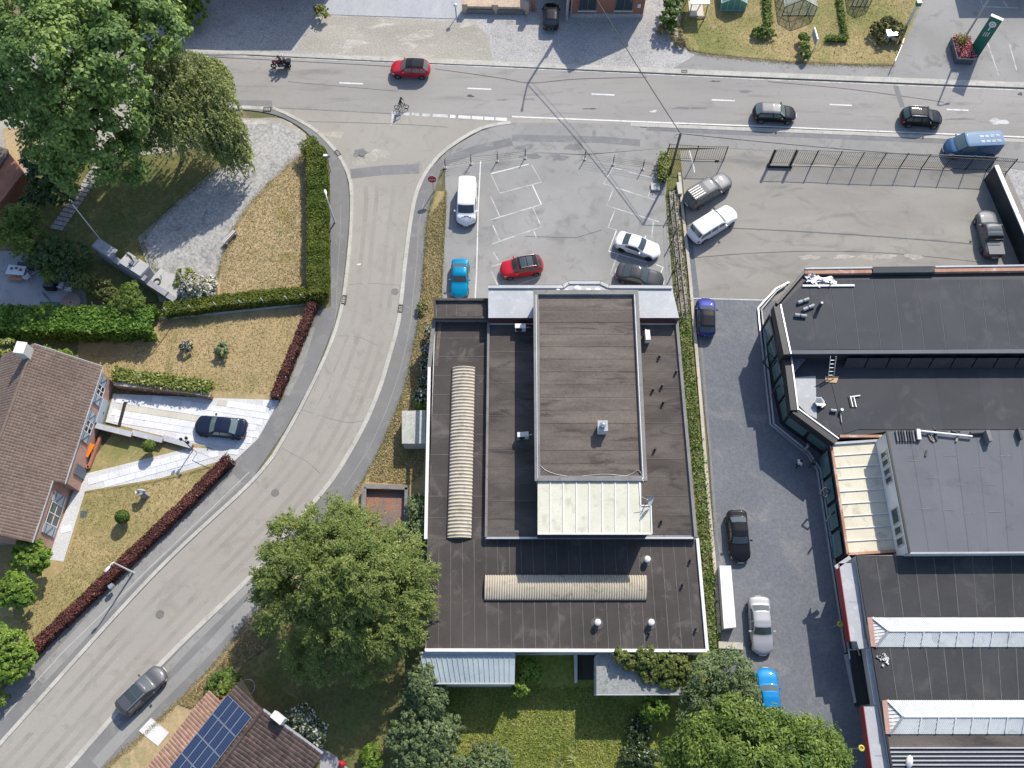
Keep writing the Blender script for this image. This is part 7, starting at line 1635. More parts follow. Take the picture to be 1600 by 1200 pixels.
# posts behind the clipped hedge
W = [(266, 494), (304, 490), (343, 486), (381, 482), (415, 479), (452, 476), (476, 473), (490, 471)]
e = empty('post_fence', P(266, 494, 0.1), 'concrete post and wire fence along the low clipped hedge', 'fence')
for (x, y) in W: p = P(x, y, 0.1); m = MB(); m.tube([p, p + Vector((0, 0, 1.35)), p + Vector((-0.12, 0.1, 1.55))], 0.06, 6); m.build('post', M_conc2, e)
for i in range(len(W) - 1):
    for z in (0.5, 1.2): m = MB(); m.bar(P(*W[i], 0.1) + Vector((0, 0, z)), P(*W[i + 1], 0.1) + Vector((0, 0, z)), 0.02); m.build('wire', M_steel, e)
m = MB(); A_, B_ = P(250, 499, 0.15), P(492, 474, 0.15); m.bar(A_, B_, 0.14, 0.22); m.build('base_board', M_conc2, e)
# wire fence in front of the red hedges
for lab, pts in (('thin wire fence on short posts outside the long red hedge', [(366, 727), (335, 757), (304, 787), (277, 811), (249, 839), (218, 868), (188, 897), (155, 930), (121, 963), (88, 996), (55, 1028)]), ('thin wire fence on short posts outside the upper red hedge', [(495, 486), (486, 505), (474, 535), (461, 566), (450, 595), (438, 624)])):
    W = PL(pts, 0.1); e = empty('hedge_fence', W[0], lab, 'fence')
    for p in W: m = MB(); m.tube([p, p + Vector((0, 0, 0.95))], 0.05, 6); m.build('post', M_steel, e)
    for i in range(len(W) - 1): m = MB(); m.bar(W[i] + Vector((0, 0, 0.85)), W[i + 1] + Vector((0, 0, 0.85)), 0.03); m.build('wire', M_black, e); m = MB(); m.bar(W[i] + Vector((0, 0, 0.1)), W[i + 1] + Vector((0, 0, 0.1)), 0.1, 0.2); m.build('base_board', M_black, e)
# poles, lamps, cables
def pole_lamp(name, label, px, py, h, arm, mat, r=0.09, head=True, cat='street lamp', group='street lamps'):
    b, t = post_px(px, py, h); e = empty(name, b, label, cat, group)
    m = MB(); m.tube([b, t], [r, r * 0.65], 10); m.build('pole', mat, e)
    if head:
        q = t + Vector(arm); m = MB(); m.tube([t, t.lerp(q, 0.5) + Vector((0, 0, 0.12)), q], r * 0.5, 8); m.build('arm', mat, e)
        d = Vector(arm).normalized(); m = MB(); R = Vector((d.x, d.y, 0)).normalized().to_track_quat('X', 'Z').to_matrix(); g = MB(); g.lathe((0, 0, 0), [(0.01, -0.3), (0.1, -0.22), (0.14, 0.05), (0.1, 0.28), (0.01, 0.34)], 12)
        RY = Matrix.Rotation(math.radians(90), 3, 'Y'); m.add([R @ Matrix.Diagonal((1, 1, 0.55)) @ (RY @ Vector(v)) + q + Vector((d.x, d.y, 0)) * 0.2 for v in g.v], g.f, True); m.build('lamp_head', M_white, e)
    return t
pole_lamp('street_lamp', 'white street lamp leaning over the long red hedge', 209, 895, 4.3, (-0.25, -0.35, 0.05), M_white)
pole_lamp('street_lamp', 'white street lamp on the footway beside the tall clipped hedge', 523.5, 348, 4.2, (-0.15, 0.5, 0.05), M_white)
M_pole = plain('pole_timber', (0.10, 0.085, 0.07), 0.85); M_cpole = plain('pole_concrete', (0.35, 0.345, 0.33), 0.8)
t_a = pole_lamp('utility_pole', 'dark utility pole carrying cables between car park and yard', 1047, 270, 6.3, (0, 0, 0), M_pole, 0.15, False, 'utility pole', None)
e = [o for o in bpy.data.objects if o.name == 'utility_pole'][0]
for k in range(4): m = MB(); m.tube([t_a + Vector((-0.15, 0, -0.2 - k * 0.25)), t_a + Vector((0.2, 0.1, -0.15 - k * 0.25))], 0.03, 6); m.build('insulator', M_black, e)
m = MB(); ring(m, (t_a.x - 0.2, t_a.y, t_a.z - 0.4), 0.3, 0.02, 14); m.build('cable_coil', M_black, e)
t_b = pole_lamp('utility_pole', 'pale roadside pole with lamp arm in front of the brick townhouse', 885, 33, 8.8, (-0.5, -3.0, 0.1), M_cpole, 0.16, True, 'utility pole', None)
t_c = pole_lamp('utility_pole', 'tall grey lamp pole rising from behind the flower planter', 1505, 63, 8.8, (0.9, 0.2, 0.1), M_steel, 0.12, True, 'utility pole', None)
def cable(label, a, b, sag, r=0.03):
    m = MB(); m.tube([a.lerp(b, t) + Vector((0, 0, -sag * 4 * t * (1 - t))) for t in [k / 16 for k in range(17)]], r, 5); tag(m.build('overhead_cable', M_black), label, 'cable', 'overhead cables')
cable('thick overhead cable crossing the main road down to the dark utility pole', t_b, t_a, 0.3, 0.045)
cable('thin overhead cable running beside the thick one across the main road', t_b + Vector((0.3, 0, -0.3)), t_a + Vector((0.1, 0, -0.1)), 0.45, 0.02)
cable('overhead cable running east from the dark utility pole above the steel fence', t_a, P(1760, 262, 6.0), 0.5, 0.035)
# pole parts in the allotment
b, t = post_px(1417, 40, 3.0); e = empty('boundary_post', b, 'white boundary post with green fitting at the garden edge', 'post')
m = MB(); m.tube([b, t], 0.16, 8); m.build('post', M_white, e); m = MB(); m.box(t + Vector((0, 0, 0.2)), (0.5, 0.4, 0.5)); m.build('fitting', M_green, e)
W = PL([(1417, 40), (1405, 78), (1393, 106)], 0.1); e = empty('wire_fence', W[0], 'thin wire fence between garden and north car park', 'fence')
for p in W: m = MB(); m.tube([p, p + Vector((0, 0, 1.0))], 0.05, 6); m.build('post', M_wood, e)
for i in range(2): m = MB(); m.bar(W[i] + Vector((0, 0, 0.9)), W[i + 1] + Vector((0, 0, 0.9)), 0.03); m.build('wire', M_steel, e)
b, t = post_px(713, 27, 1.5); e = empty('garden_lamp', b, 'small globe lamp post at the corner of the concrete pad', 'lamp')
m = MB(); m.tube([b, t], 0.05, 8); m.build('pole', M_black, e); m = MB(); m.lathe(t, [(0.01, 0.0), (0.17, 0.08), (0.22, 0.22), (0.16, 0.38), (0.01, 0.43)], 14); m.build('globe', M_white, e)
# traffic signs
b, t = post_px(678, 300, 2.6); e = empty('no_entry_sign', b, 'round red no-entry sign on a post at the car park corner', 'sign')
m = MB(); m.tube([b, t], 0.04, 8); m.build('pole', M_steel, e)
R = Matrix.Rotation(math.radians(74), 3, 'X'); g = MB(); g.lathe((0, 0, 0), [(0.0, 0.02), (0.42, 0.02), (0.42, -0.02), (0.0, -0.02)], 24)
m = MB(); m.add([R @ Vector(v) + t + Vector((0, -0.08, -0.3)) for v in g.v], g.f); ds = m.build('disc', plain('sign_red', (0.42, 0.05, 0.06), 0.4), e)
m = MB(); m.box(t + Vector((0, -0.115, -0.29)), (0.6, 0.03, 0.13), M=R); m.build('bar', M_white, ds)
b, t = post_px(517, 268, 2.6); e = empty('street_sign', b, 'small street name plate on a post by the hedge corner', 'sign')
m = MB(); m.tube([b, t], 0.04, 8); m.build('pole', M_steel, e)
m = MB(); m.box(t + Vector((0, 0, -0.1)), (0.75, 0.05, 0.2)); m.build('plate', M_shutter_dk, e); m = MB(); m.box(t + Vector((-0.05, 0, 0.12)), (0.4, 0.25, 0.05)); m.build('top_plate', M_white, e)
# planter and totem
e = empty('flower_planter', P(1505, 85, 0.06), 'grey planter box full of red and pink flowers at the car park entrance', 'planter')
q = PL([(1488, 57), (1515, 59), (1524, 92), (1497, 91)], 0.95)
m = MB(); m.prism([(p.x, p.y) for p in q], 0.05, 0.85); m.build('box', plain('planter_grey', (0.075, 0.085, 0.09), 0.6), e)
for i in range(4): m = MB(); m.bar(q[i], q[(i + 1) % 4], 0.1, 0.12); m.build('rim', plain('planter_rim', (0.42, 0.36, 0.36), 0.6), e)
c = sum(q, Vector()) / 4; pts = []
for k in range(2600):
    s, t_ = RNG.random(2); p = q[0].lerp(q[1], s).lerp(q[3].lerp(q[2], s), t_); pts.append((p.x, p.y, 0.9 + RNG.random() * 0.35))
cards('flowers', pts, RNG.normal(size=(2600, 3)) * 0.5 + np.array([0, 0, 1]), 0.16, L_pflower, e, 0.8)
p0 = P(1501, 66, 1.0); pts = RNG.normal(size=(350, 3)) * 0.35 + np.array(p0) + np.array([0, 0, 0.3]); cards('leaves', pts, RNG.normal(size=(350, 3)) + np.array([0, 0, 0.6]), 0.22, L_gold, e, 0.4)
b = P(1521, 84, 0.06); H_ = 5.2; e = empty('totem_sign', b, 'tall green totem sign with white round emblem behind the flower planter', 'sign')
yaw = math.radians(-32); ux = Vector((math.cos(yaw), math.sin(yaw), 0)); nx = Vector((math.sin(yaw), -math.cos(yaw), 0))
m = MB(); m.box(b + Vector((0, 0, H_ / 2)), (1.25, 0.3, H_), yaw); m.build('body', M_green, e); m = MB(); m.box(b + Vector((0, 0, H_ + 0.04)), (1.29, 0.34, 0.08), yaw); m.build('cap', M_white, e)
def tot(u, z, wd, h, mat, name, dpt=0.185): p = b + ux * u + nx * dpt + Vector((0, 0, z)); mm = MB(); mm.box(p, (wd, 0.03, h), yaw); return mm.build(name, mat, e)
tot(0.0, H_ / 2 + 0.1, 1.2, H_ - 0.3, M_green, 'face', 0.155)
g = MB(); g.lathe((0, 0, 0), [(0.0, 0.02), (0.36, 0.02), (0.36, -0.02)], 24); Rz = Matrix.Rotation(yaw, 3, 'Z') @ Matrix.Rotation(math.radians(90), 3, 'X')
m = MB(); m.add([Rz @ Vector(v) + b + nx * 0.21 + Vector((0, 0, H_ - 0.75)) for v in g.v], g.f); em = m.build('emblem', M_white, e)
g = MB(); g.lathe((0, 0, 0), [(0.14, 0.03), (0.20, 0.03)], 20); m = MB(); m.add([Rz @ Vector(v) + b + nx * 0.205 + Vector((0, 0, H_ - 0.75)) for v in g.v], g.f); m.build('emblem_ring', M_green, em)
tot(-0.05, H_ - 1.4, 0.12, 0.5, M_white, 'lettering', 0.2)
for k in range(3): tot(-0.2 + k * 0.2, H_ - 2.2 + 0.06 * k, 0.07, 0.6, M_white, 'lettering', 0.2)
# allotment: greenhouses, sign, cabinet, shelter
M_ghglass = plain('greenhouse_glass', (0.55, 0.62, 0.58), 0.1, spec=0.6, alpha=0.35); M_ghgreen = plain('green_sheet', (0.10, 0.27, 0.20), 0.25, spec=0.6)
def greenhouse(label, x0, x1, ybase, h, glass, frame, depth=5.0):
    a, b = P(x0, ybase, 0.1), P(x1, ybase, 0.1); e = empty('greenhouse', (a + b) / 2, label, 'greenhouse'); wd = b.x - a.x; n = 4; rh = h + wd * 0.3
    cx_ = (a.x + b.x) / 2
    for k in range(n):
        xa, xb = lerp(a.x, b.x, k / n), lerp(a.x, b.x, (k + 1) / n)
        za, zb = h + (rh - h) * (1 - abs(xa - cx_) / (wd / 2)), h + (rh - h) * (1 - abs(xb - cx_) / (wd / 2))
        m = MB(); m.add([(xa, a.y, 0.1), (xb, a.y, 0.1), (xb, a.y, zb), (xa, a.y, za)], [(0, 1, 2, 3)]); m.build('pane', glass, e)
        m = MB(); m.bar((xa, a.y - 0.03, 0.1), (xa, a.y - 0.03, za), 0.06); m.build('glazing_bar', frame, e)
    for s, xe in ((-1, a.x), (1, b.x)):
        for k in range(4):
            y0, y1 = a.y + depth * k / 4, a.y + depth * (k + 1) / 4 - 0.04
            m = MB(); m.add([(xe, y0, h), (xe, y1, h), (cx_, y1, rh), (cx_, y0, rh)], [(0, 1, 2, 3)]); m.build('roof_pane', glass, e)
            m = MB(); m.add([(xe, y0, 0.1), (xe, y1, 0.1), (xe, y1, h), (xe, y0, h)], [(0, 1, 2, 3)]); m.build('pane', glass, e)
            m = MB(); m.bar((xe, y0, h + 0.02), (cx_, y0, rh + 0.02), 0.06); m.build('glazing_bar', frame, e); m = MB(); m.bar((xe, y0, 0.1), (xe, y0, h), 0.06); m.build('glazing_bar', frame, e)
        m = MB(); m.bar((xe, a.y, h), (xe, a.y + depth, h), 0.07); m.build('eave_bar', frame, e)
    m = MB(); m.bar((cx_, a.y, rh), (cx_, a.y + depth, rh), 0.08); m.build('ridge_bar', frame, e); m = MB(); m.bar((a.x, a.y - 0.03, 0.14), (b.x, a.y - 0.03, 0.14), 0.08); m.build('sill_bar', frame, e)
greenhouse('greenhouse of green translucent sheets at the top edge', 1125, 1164, 16, 1.1, M_ghgreen, M_shutter)
greenhouse('clear glass greenhouse with dark frame at the top edge', 1222, 1272, 24, 1.3, M_ghglass, M_black)
greenhouse('small clear greenhouse at the top edge nearest the car park', 1330, 1358, 10, 1.2, M_ghglass, M_black)
e = empty('garden_shelter', P(1088, 24, 0.1), 'open wooden garden shelter with white roof edge at the top edge', 'shelter'); a, b = P(1076, 28, 0.1), P(1101, 28, 0.1)
for x in (a.x, b.x):
    for y in (a.y, a.y + 2.5): m = MB(); m.box((x, y, 1.1), (0.09, 0.09, 2.1)); m.build('post', M_wood, e)
m = MB(); m.box(((a.x + b.x) / 2, a.y + 1.4, 2.2), (b.x - a.x + 0.3, 3.0, 0.1)); m.build('roof', M_white, e); m = MB(); m.box(((a.x + b.x) / 2, a.y, 0.3), (b.x - a.x, 0.12, 0.15)); m.build('rail', M_wood, e); m = MB(); m.box(((a.x + b.x) / 2, a.y + 1.3, 0.15), (b.x - a.x - 0.2, 2.2, 0.1)); m.build('floor', M_slab_y, e)
e = empty('garden_sign', P(1268, 68, 0.1), 'white framed display board standing in the allotment', 'sign'); a, b = P(1266, 60, 0.1), P(1271, 78, 0.1)
for p in (a, b): m = MB(); m.tube([p, p + Vector((0, 0, 1.6))], 0.05, 6); m.build('post', M_white, e)
m = MB(); m.bar(a + Vector((0, 0, 1.1)), b + Vector((0, 0, 1.1)), 0.08, 0.9); m.build('board', M_shutter, e); m = MB(); m.bar(a + Vector((0, 0, 1.58)), b + Vector((0, 0, 1.58)), 0.14, 0.1); m.build('frame_top', M_white, e)
e = empty('white_cabinet', P(1388, 62, 0.1), 'white metal cabinet with sloping top before the dark clipped bush', 'cabinet'); c = P(1388, 62, 0.1)
m = MB(); m.box(c + Vector((0, 0, 0.5)), (0.95, 0.7, 1.0), 0.1); m.build('body', M_white, e); m = MB(); m.box(c + Vector((0.75, 0.05, 0.4)), (0.5, 0.5, 0.8), 0.1); m.build('side_box', M_alu, e); m = MB(); m.box(c + Vector((0, 0, 1.03)), (1.05, 0.8, 0.06), 0.1); m.build('lid', M_alu, e)
# ---------------------------------------------------------------- memorial
M_stone = surf('memorial_stone', (0.27, 0.27, 0.285), (0.33, 0.33, 0.335), (0.21, 0.215, 0.23), 0.5, 1.5, 8, island=0.05, fine=0.18)
M_stone_lt = surf('pale_stone', (0.40, 0.395, 0.375), (0.46, 0.45, 0.43), (0.33, 0.325, 0.31), 0.5, 1.5, 8, fine=0.15)
e = empty('war_memorial', P(215, 425, 0.1), 'long grey stone memorial wall with raised centre plinth and pale paved ledge', 'memorial')
a, b = P(146, 382, 2.3), P(272, 466, 1.4); d = (b - a); d.z = 0; L = d.length; d.normalize(); ang = math.atan2(d.y, d.x); nn = Vector((-d.y, d.x, 0)); nn = nn if nn.y > 0 else -nn
def seg(t0, t1, h, th, mat, name, off=0.0, z0=0.1):
    c = Vector((a.x, a.y, 0)) + d * L * (t0 + t1) / 2 + nn * off; m = MB(); m.box((c.x, c.y, (h + z0) / 2), (L * (t1 - t0) - 0.02, th, h - z0), ang); return m.build(name, mat, e)
for k, (t0, t1, h) in enumerate([(0.0, 0.26, 2.3), (0.26, 0.36, 1.9), (0.36, 0.66, 1.9), (0.66, 0.9, 1.3), (0.9, 1.0, 1.1)]):
    seg(t0, t1, h, 0.55, M_stone, 'wall_block')
seg(0.0, 0.25, 2.38, 1.0, M_stone, 'end_cap', 0.3, 2.25); seg(0.33, 0.62, 2.1, 1.2, M_stone, 'plinth', 0.5)
for t0, t1 in ((0.335, 0.44), (0.48, 0.615)): seg(t0, t1, 2.22, 1.35, M_stone_lt, 'plinth_slab', 0.55, 2.1)
seg(0.62, 0.97, 0.75, 1.7, M_stone_lt, 'ledge', 1.1)
# statue: a standing draped figure in bronze stone
st = empty('statue', Vector((a.x, a.y, 0)) + d * L * 0.46 + nn * 0.7 + Vector((0, 0, 2.22)), 'weathered statue of a standing figure on the memorial plinth', 'statue', None, ang - 1.57)
figure(st, standing(0.05, 0.2), BONES, {'': surf('verdigris', (0.16, 0.17, 0.15), (0.24, 0.24, 0.2), (0.40, 0.40, 0.34), 1.5, 3, 9, world=False)}); 
m = MB(); m.box((0, 0, 0.0), (0.7, 0.7, 0.2)); m.build('base', M_stone, st, True)
w_ = Vector((a.x, a.y, 0)) + d * L * 0.70 + nn * 0.6; e = empty('memorial_wreath', w_ + Vector((0, 0, 0.75)), 'round wreath with ironwork lying on the memorial ledge', 'wreath')
m = MB(); m.tube([(0.32 * math.cos(t), 0.32 * math.sin(t), 0.08) for t in np.linspace(0, 6.283, 20)], 0.07, 6, False); m.build('ring', plain('wreath_dark', (0.08, 0.085, 0.07), 0.8), e, True); m = MB(); m.tube([(0.35, 0.3, 0.05), (0.5, 0.6, 0.3), (0.2, 0.7, 0.05)], 0.03, 6); m.build('stand', M_steel, e, True)
for lab, (px, py) in (('white flagpole at the west end of the memorial wall', (158, 376)), ('white flagpole rising through the cream flowering shrub', (303, 463))):
    b, t = post_px(px, py, 6.2); f = empty('flagpole', b, lab, 'flagpole', 'flagpoles'); m = MB(); m.tube([b, t], [0.06, 0.04], 8); m.build('pole', M_white, f); m = MB(); m.lathe(t, [(0.01, 0.14), (0.07, 0.07), (0.01, 0)], 8); m.build('finial', M_white, f)
e = empty('park_bench', P(360, 374, 0.12), 'weathered pale bench on the edge of the memorial gravel', 'bench', None, math.radians(55))
for k in range(3): m = MB(); m.box((0, -0.15 + k * 0.15, 0.45), (1.7, 0.12, 0.05)); m.build('seat_slat', M_conc2, e, True)
for z in (0.62, 0.8): m = MB(); m.box((0, -0.3, z), (1.7, 0.05, 0.12)); m.build('back_slat', M_conc2, e, True)
for s in (-1, 1): m = MB(); m.box((s * 0.65, -0.05, 0.22), (0.12, 0.5, 0.44)); m.build('leg', M_conc2, e, True)
# ---------------------------------------------------------------- patio
c = P(31, 428, 0.12); e = empty('patio_table', c, 'patio table with a white patterned cloth and orange bench beneath', 'table', None, math.radians(-6))
m = MB(); m.box((0, 0, 0.75), (1.75, 1.0, 0.05)); m.build('tablecloth', plain('patterned_cloth', (0.62, 0.64, 0.64), 0.8, var=0.25, scale=6), e, True)
for s in (-1, 1):
    for s2 in (-1, 1): m = MB(); m.box((s * 0.75, s2 * 0.42, 0.37), (0.06, 0.06, 0.74)); m.build('leg', M_white, e, True)
m = MB(); m.box((0, -0.75, 0.42), (1.4, 0.32, 0.06)); m.build('bench_seat', plain('orange_wood', (0.42, 0.16, 0.06), 0.6), e, True)
for k, (x, y, mt) in enumerate([(-0.45, 0.1, M_green), (0.0, 0.2, M_shutter_dk), (0.45, 0.05, p_red2)]): m = MB(); m.disc((x, y, 0.78), 0.14, 0.06, 12); m.build('dish', mt, e, True)
def chair(label, px, py, rz):
    e = empty('garden_chair', P(px, py, 0.12), label, 'chair', 'garden chairs', math.radians(rz))
    m = MB(); m.box((0, 0, 0.42), (0.52, 0.5, 0.05)); m.build('seat', M_white, e, True)
    for k in range(3): m = MB(); m.box((-0.27, -0.17 + k * 0.17, 0.68), (0.04, 0.1, 0.5)); m.build('back_slat', M_white, e, True)
    for s in (-1, 1):
        m = MB(); m.bar((-0.25, s * 0.28, 0.65), (0.22, s * 0.28, 0.62), 0.06, 0.04); m.build('armrest', M_white, e, True)
        for x in (-0.22, 0.22): m = MB(); m.box((x, s * 0.24, 0.2), (0.05, 0.05, 0.4)); m.build('leg', M_white, e, True)
chair('white garden chair at the corner of the patio table', 45, 436, 140); chair('white garden chair beside the black palm pot', 98, 450, 160); chair('white garden chair nearest the round brown table', 111, 456, 90)
e = empty('round_table', P(115, 477, 0.12), 'large round brown barrel table on the patio', 'table'); c = P(115, 477, 0.12)
m = MB(); m.lathe(c, [(0.75, 0), (0.85, 0.4), (0.9, 0.62), (0.98, 0.64), (0.98, 0.7), (0.86, 0.7), (0.84, 0.64), (0.0, 0.63)], 28); m.build('top', plain('brown_table', (0.20, 0.155, 0.135), 0.6), e); m = MB(); m.disc(c + Vector((0, 0, 0.64)), 0.07, 0.05, 10); m.build('knob', M_black, e)
e = empty('plant_pot', P(82, 449, 0.12), 'large black square plant pot on the patio', 'pot'); c = P(82, 449, 0.12)
m = MB(); m.box(c + Vector((0, 0, 0.4)), (1.0, 0.8, 0.8), -0.05); m.build('pot', M_black, e); m = MB(); m.box(c + Vector((0, 0, 0.78)), (0.88, 0.68, 0.08), -0.05); m.build('soil', M_soil, e)
m = MB(); m.prism([(q.x, q.y) for q in PL([(27, 409), (50, 410), (50, 419), (27, 418)], 0.6)], 0.1, 0.6); tag(m.build('storage_chest', plain('dark_chest', (0.05, 0.05, 0.06), 0.5)), 'dark storage chest behind the patio table', 'chest')
m = MB(); m.prism([(q.x, q.y) for q in PL([(62, 471), (98, 472), (96, 492), (64, 492)], 0.14)], 0.1, 0.14); tag(m.build('green_mat', M_green), 'dark green mat beside the round brown table', 'mat')
e = empty('log_pile', P(152, 481, 0.1), 'pile of split logs between the round table and the bamboo shrub', 'logs')
for k in range(18): p = P(138 + RNG.random() * 32, 476 + RNG.random() * 10, 0.2 + RNG.random() * 0.5); an = RNG.normal() * 0.4; m = MB(); dd = Vector((math.cos(an), math.sin(an), 0.05)) * 0.55; m.tube([p - dd, p + dd], 0.08, 6); m.build('log', M_wood if k % 2 else M_kerbs, e)
for lab, pts in (('dark garden parasol pole lying on the patio slabs', [(66, 456), (79, 470)]), ('thin folded parasol beside the patio table', [(47, 431), (66, 418)])):
    W = PL(pts, 0.25); m = MB(); m.tube([W[0], W[0].lerp(W[1], 0.4), W[1]], [0.03, 0.09, 0.03], 7); tag(m.build('parasol', plain('parasol_cloth', (0.12, 0.13, 0.14), 0.8) if 'dark' in lab else M_steel), lab, 'parasol')
# ---------------------------------------------------------------- house garden things
def ball(label, px, py, r, hz):
    e = empty('topiary', P(px, py, 0.12), label, 'shrub'); b = P(px, py, 0.12)
    m = MB(); m.tube([b, b + Vector((0, 0, hz))], 0.05, 6); m.build('stem', M_bark, e)
    d = unit(2200); cards('foliage', np.array(b) + np.array([0, 0, hz]) + d * r * RNG.uniform(0.82, 1.0, (2200, 1)), d + RNG.normal(size=(2200, 3)) * 0.35, 0.14, L_mid, e, 0.6)
ball('clipped ball tree beside the stepped drive wall', 240, 703, 0.58, 1.1); ball('clipped ball tree in the middle of the front lawn', 198, 812, 0.62, 1.0)
e = empty('garden_sculpture', P(228, 775, 0.12), 'stacked grey stone sculpture on the front lawn', 'sculpture'); c = P(228, 775, 0.12)
m = MB(); m.box(c + Vector((0, 0, 0.5)), (0.5, 0.4, 1.0), 0.5); m.build('pedestal', M_stone, e); m = MB(); m.tube([c + Vector((0.3 * math.cos(t), 0.12, 1.2 + 0.26 * math.sin(t))) for t in np.linspace(0, 6.283, 16)], 0.1, 7, False); m.build('ring', M_stone_lt, e); m = MB(); m.box(c + Vector((-0.42, 0.1, 0.9)), (0.4, 0.3, 0.12), 0.3); m.build('tray', M_slab_y, e)
M_orange = plain('orange_plastic', (0.75, 0.19, 0.01), 0.4)
c = P(141, 706, 0.12); e = empty('garden_table', c, 'bright orange folding table by the house wall', 'table', None, math.radians(-20))
for k in range(4): m = MB(); m.box((-0.36 + k * 0.24, 0, 0.74), (0.225, 1.25, 0.04)); m.build('top_slat', M_orange, e, True)
for s in (-1, 1): m = MB(); m.bar((-0.35, s * 0.5, 0), (0.35, s * 0.5, 0.72), 0.05); m.build('leg', M_orange, e, True); m = MB(); m.bar((0.35, s * 0.5, 0), (-0.35, s * 0.5, 0.72), 0.05); m.build('leg', M_orange, e, True)
c = P(302, 703, 0.12); e = empty('garden_lamp', c, 'black two-armed garden lamp where drive and path meet', 'lamp')
m = MB(); m.tube([c, c + Vector((0, 0, 2.3))], 0.05, 8); m.build('pole', M_black, e)
for dx, dy in ((-0.35, 0.2), (0.3, -0.1), (0.1, 0.3)): t = c + Vector((dx, dy, 2.35)); m = MB(); m.tube([c + Vector((0, 0, 2.2)), t], 0.03, 6); m.build('arm', M_black, e); m = MB(); m.lathe(t, [(0.01, 0.2), (0.14, 0.1), (0.12, -0.12), (0.01, -0.15)], 10); m.build('lantern', M_black, e)
W = PL([(304, 704), (346, 722)], 0.85); e = empty('hand_rail', P(325, 713, 0.12), 'thin metal rail beside the path near the red hedge end', 'rail'); m = MB(); m.bar(W[0], W[1], 0.04); m.build('rail', M_steel, e)
for p in W: m = MB(); m.bar(p, Vector((p.x, p.y, 0.1)), 0.04); m.build('post', M_steel, e)
m = MB(); m.prism([(q.x, q.y) for q in PL([(126, 798), (137, 798), (135, 808), (125, 808)], 0.13)], 0.1, 0.135); tag(m.build('inspection_cover', plain('teal_cover', (0.07, 0.11, 0.12), 0.5)), 'blue-grey inspection cover in the front lawn', 'cover')
m = MB(); m.box(P(36, 1053, 1.0) + Vector((0, 0, -0.2)), (0.75, 0.45, 0.5), 0.3); p = P(36, 1053, 0.4); m.box((p.x, p.y, 0.4), (0.1, 0.1, 0.8)); tag(m.build('letter_box', M_steel), 'grey metal letter box on a post beside the light green shrub', 'letter box')
m = MB(); m.box(P(174, 916, 0.9), (0.42, 0.3, 0.4), 0.7); p = P(174, 916, 0.0); m.box((p.x, p.y, 0.4), (0.08, 0.08, 0.8)); tag(m.build('letter_box', M_alu), 'small pale letter box on the wire fence below the street lamp', 'letter box')
e = empty('entrance_planter', P(128, 725, 0.12), 'brick edged bed with dark soil beside the front door', 'planter')
for a, b in [((121, 712), (139, 732)), ((139, 732), (158, 682)), ]: W = PL([a, b], 0.25); m = MB(); m.bar(W[0], W[1], 0.25, 0.4); m.build('edging', M_brick, e)
m = MB(); m.box(P(133, 722, 0.35), (0.4, 0.3, 0.25), 0.4); m.build('stone', M_stone_lt, e)
# things round the solar house
m = MB(); c = P(386, 1074, 0.35); m.tube([c + Vector((0.62 * math.cos(t), 0.62 * math.sin(t), 0)) for t in np.linspace(0, 6.283, 26)], 0.028, 6, False); tag(m.build('garden_hoop', M_steel), 'grey hoop lying in the shade beside the solar house', 'hoop')
m = MB(); m.lathe(P(535, 1194, 0.12), [(0.01, 0.5), (0.2, 0.42), (0.28, 0.25), (0.2, 0.06), (0.01, 0)], 14); tag(m.build('ball', p_red2), 'red ball beside the solar house terrace', 'ball')
tree('garden_shrub', 'green bush growing over the eave of the solar house', [lob(343, 1075, 1.8, 1.2), lob(355, 1062, 1.6, 1.0), lob(335, 1088, 1.6, 0.9)], 4500, 0.2, L_mid, 0.18, 0.07, cat='shrub')
m = MB(); m.prism([(q.x, q.y) for q in PL([(500, 1168), (520, 1178), (560, 1215), (500, 1215)], 0.13)], 0.1, 0.15); tag(m.build('terrace', M_patio), kind='structure')
# ---------------------------------------------------------------- roofers' material
M_roll = plain('felt_roll', (0.32, 0.32, 0.33), 0.7); M_rolldk = plain('dark_felt_roll', (0.05, 0.05, 0.055), 0.7)
for lab, (a, b) in (('roofing felt roll lying nearest the parapet corner', ((1247, 473), (1264, 467))), ('roofing felt roll lying in the middle of three', ((1255, 484), (1272, 477))), ('roofing felt roll lying lowest of three on the black roof', ((1242, 492), (1260, 494)))):
    W = PL([a, b], ZS + 0.2); e = empty('felt_roll', (W[0] + W[1]) / 2, lab, 'roll', 'rolls of roofing felt'); m = MB(); m.tube(W, 0.16, 12); m.build('roll', M_roll, e); d = (W[1] - W[0])
    m = MB(); m.tube([W[0] + d * 0.42, W[0] + d * 0.52], 0.17, 12); m.build('band', M_black, e)
p = P(1279, 481, ZS); e = empty('felt_roll', p, 'dark felt roll standing upright on the black roof', 'roll', 'rolls of roofing felt'); m = MB(); m.tube([p, p + Vector((0, 0, 1.0))], 0.16, 14); m.build('roll', M_rolldk, e); m = MB(); m.tube([p + Vector((0, 0, 0.99)), p + Vector((0, 0, 1.02))], 0.1, 12); m.build('core', M_white, e)
W = PL([(1254, 446.5), (1335, 446)], ZS + 0.12); m = MB(); m.bar(W[0], W[1], 0.18, 0.1); tag(m.build('plank', M_white), 'long white plank lying along the north edge of the black roof', 'plank')
e = empty('roof_debris', P(1283, 437, ZS), 'heap of white wrapping and metal offcuts on the black roof', 'debris')
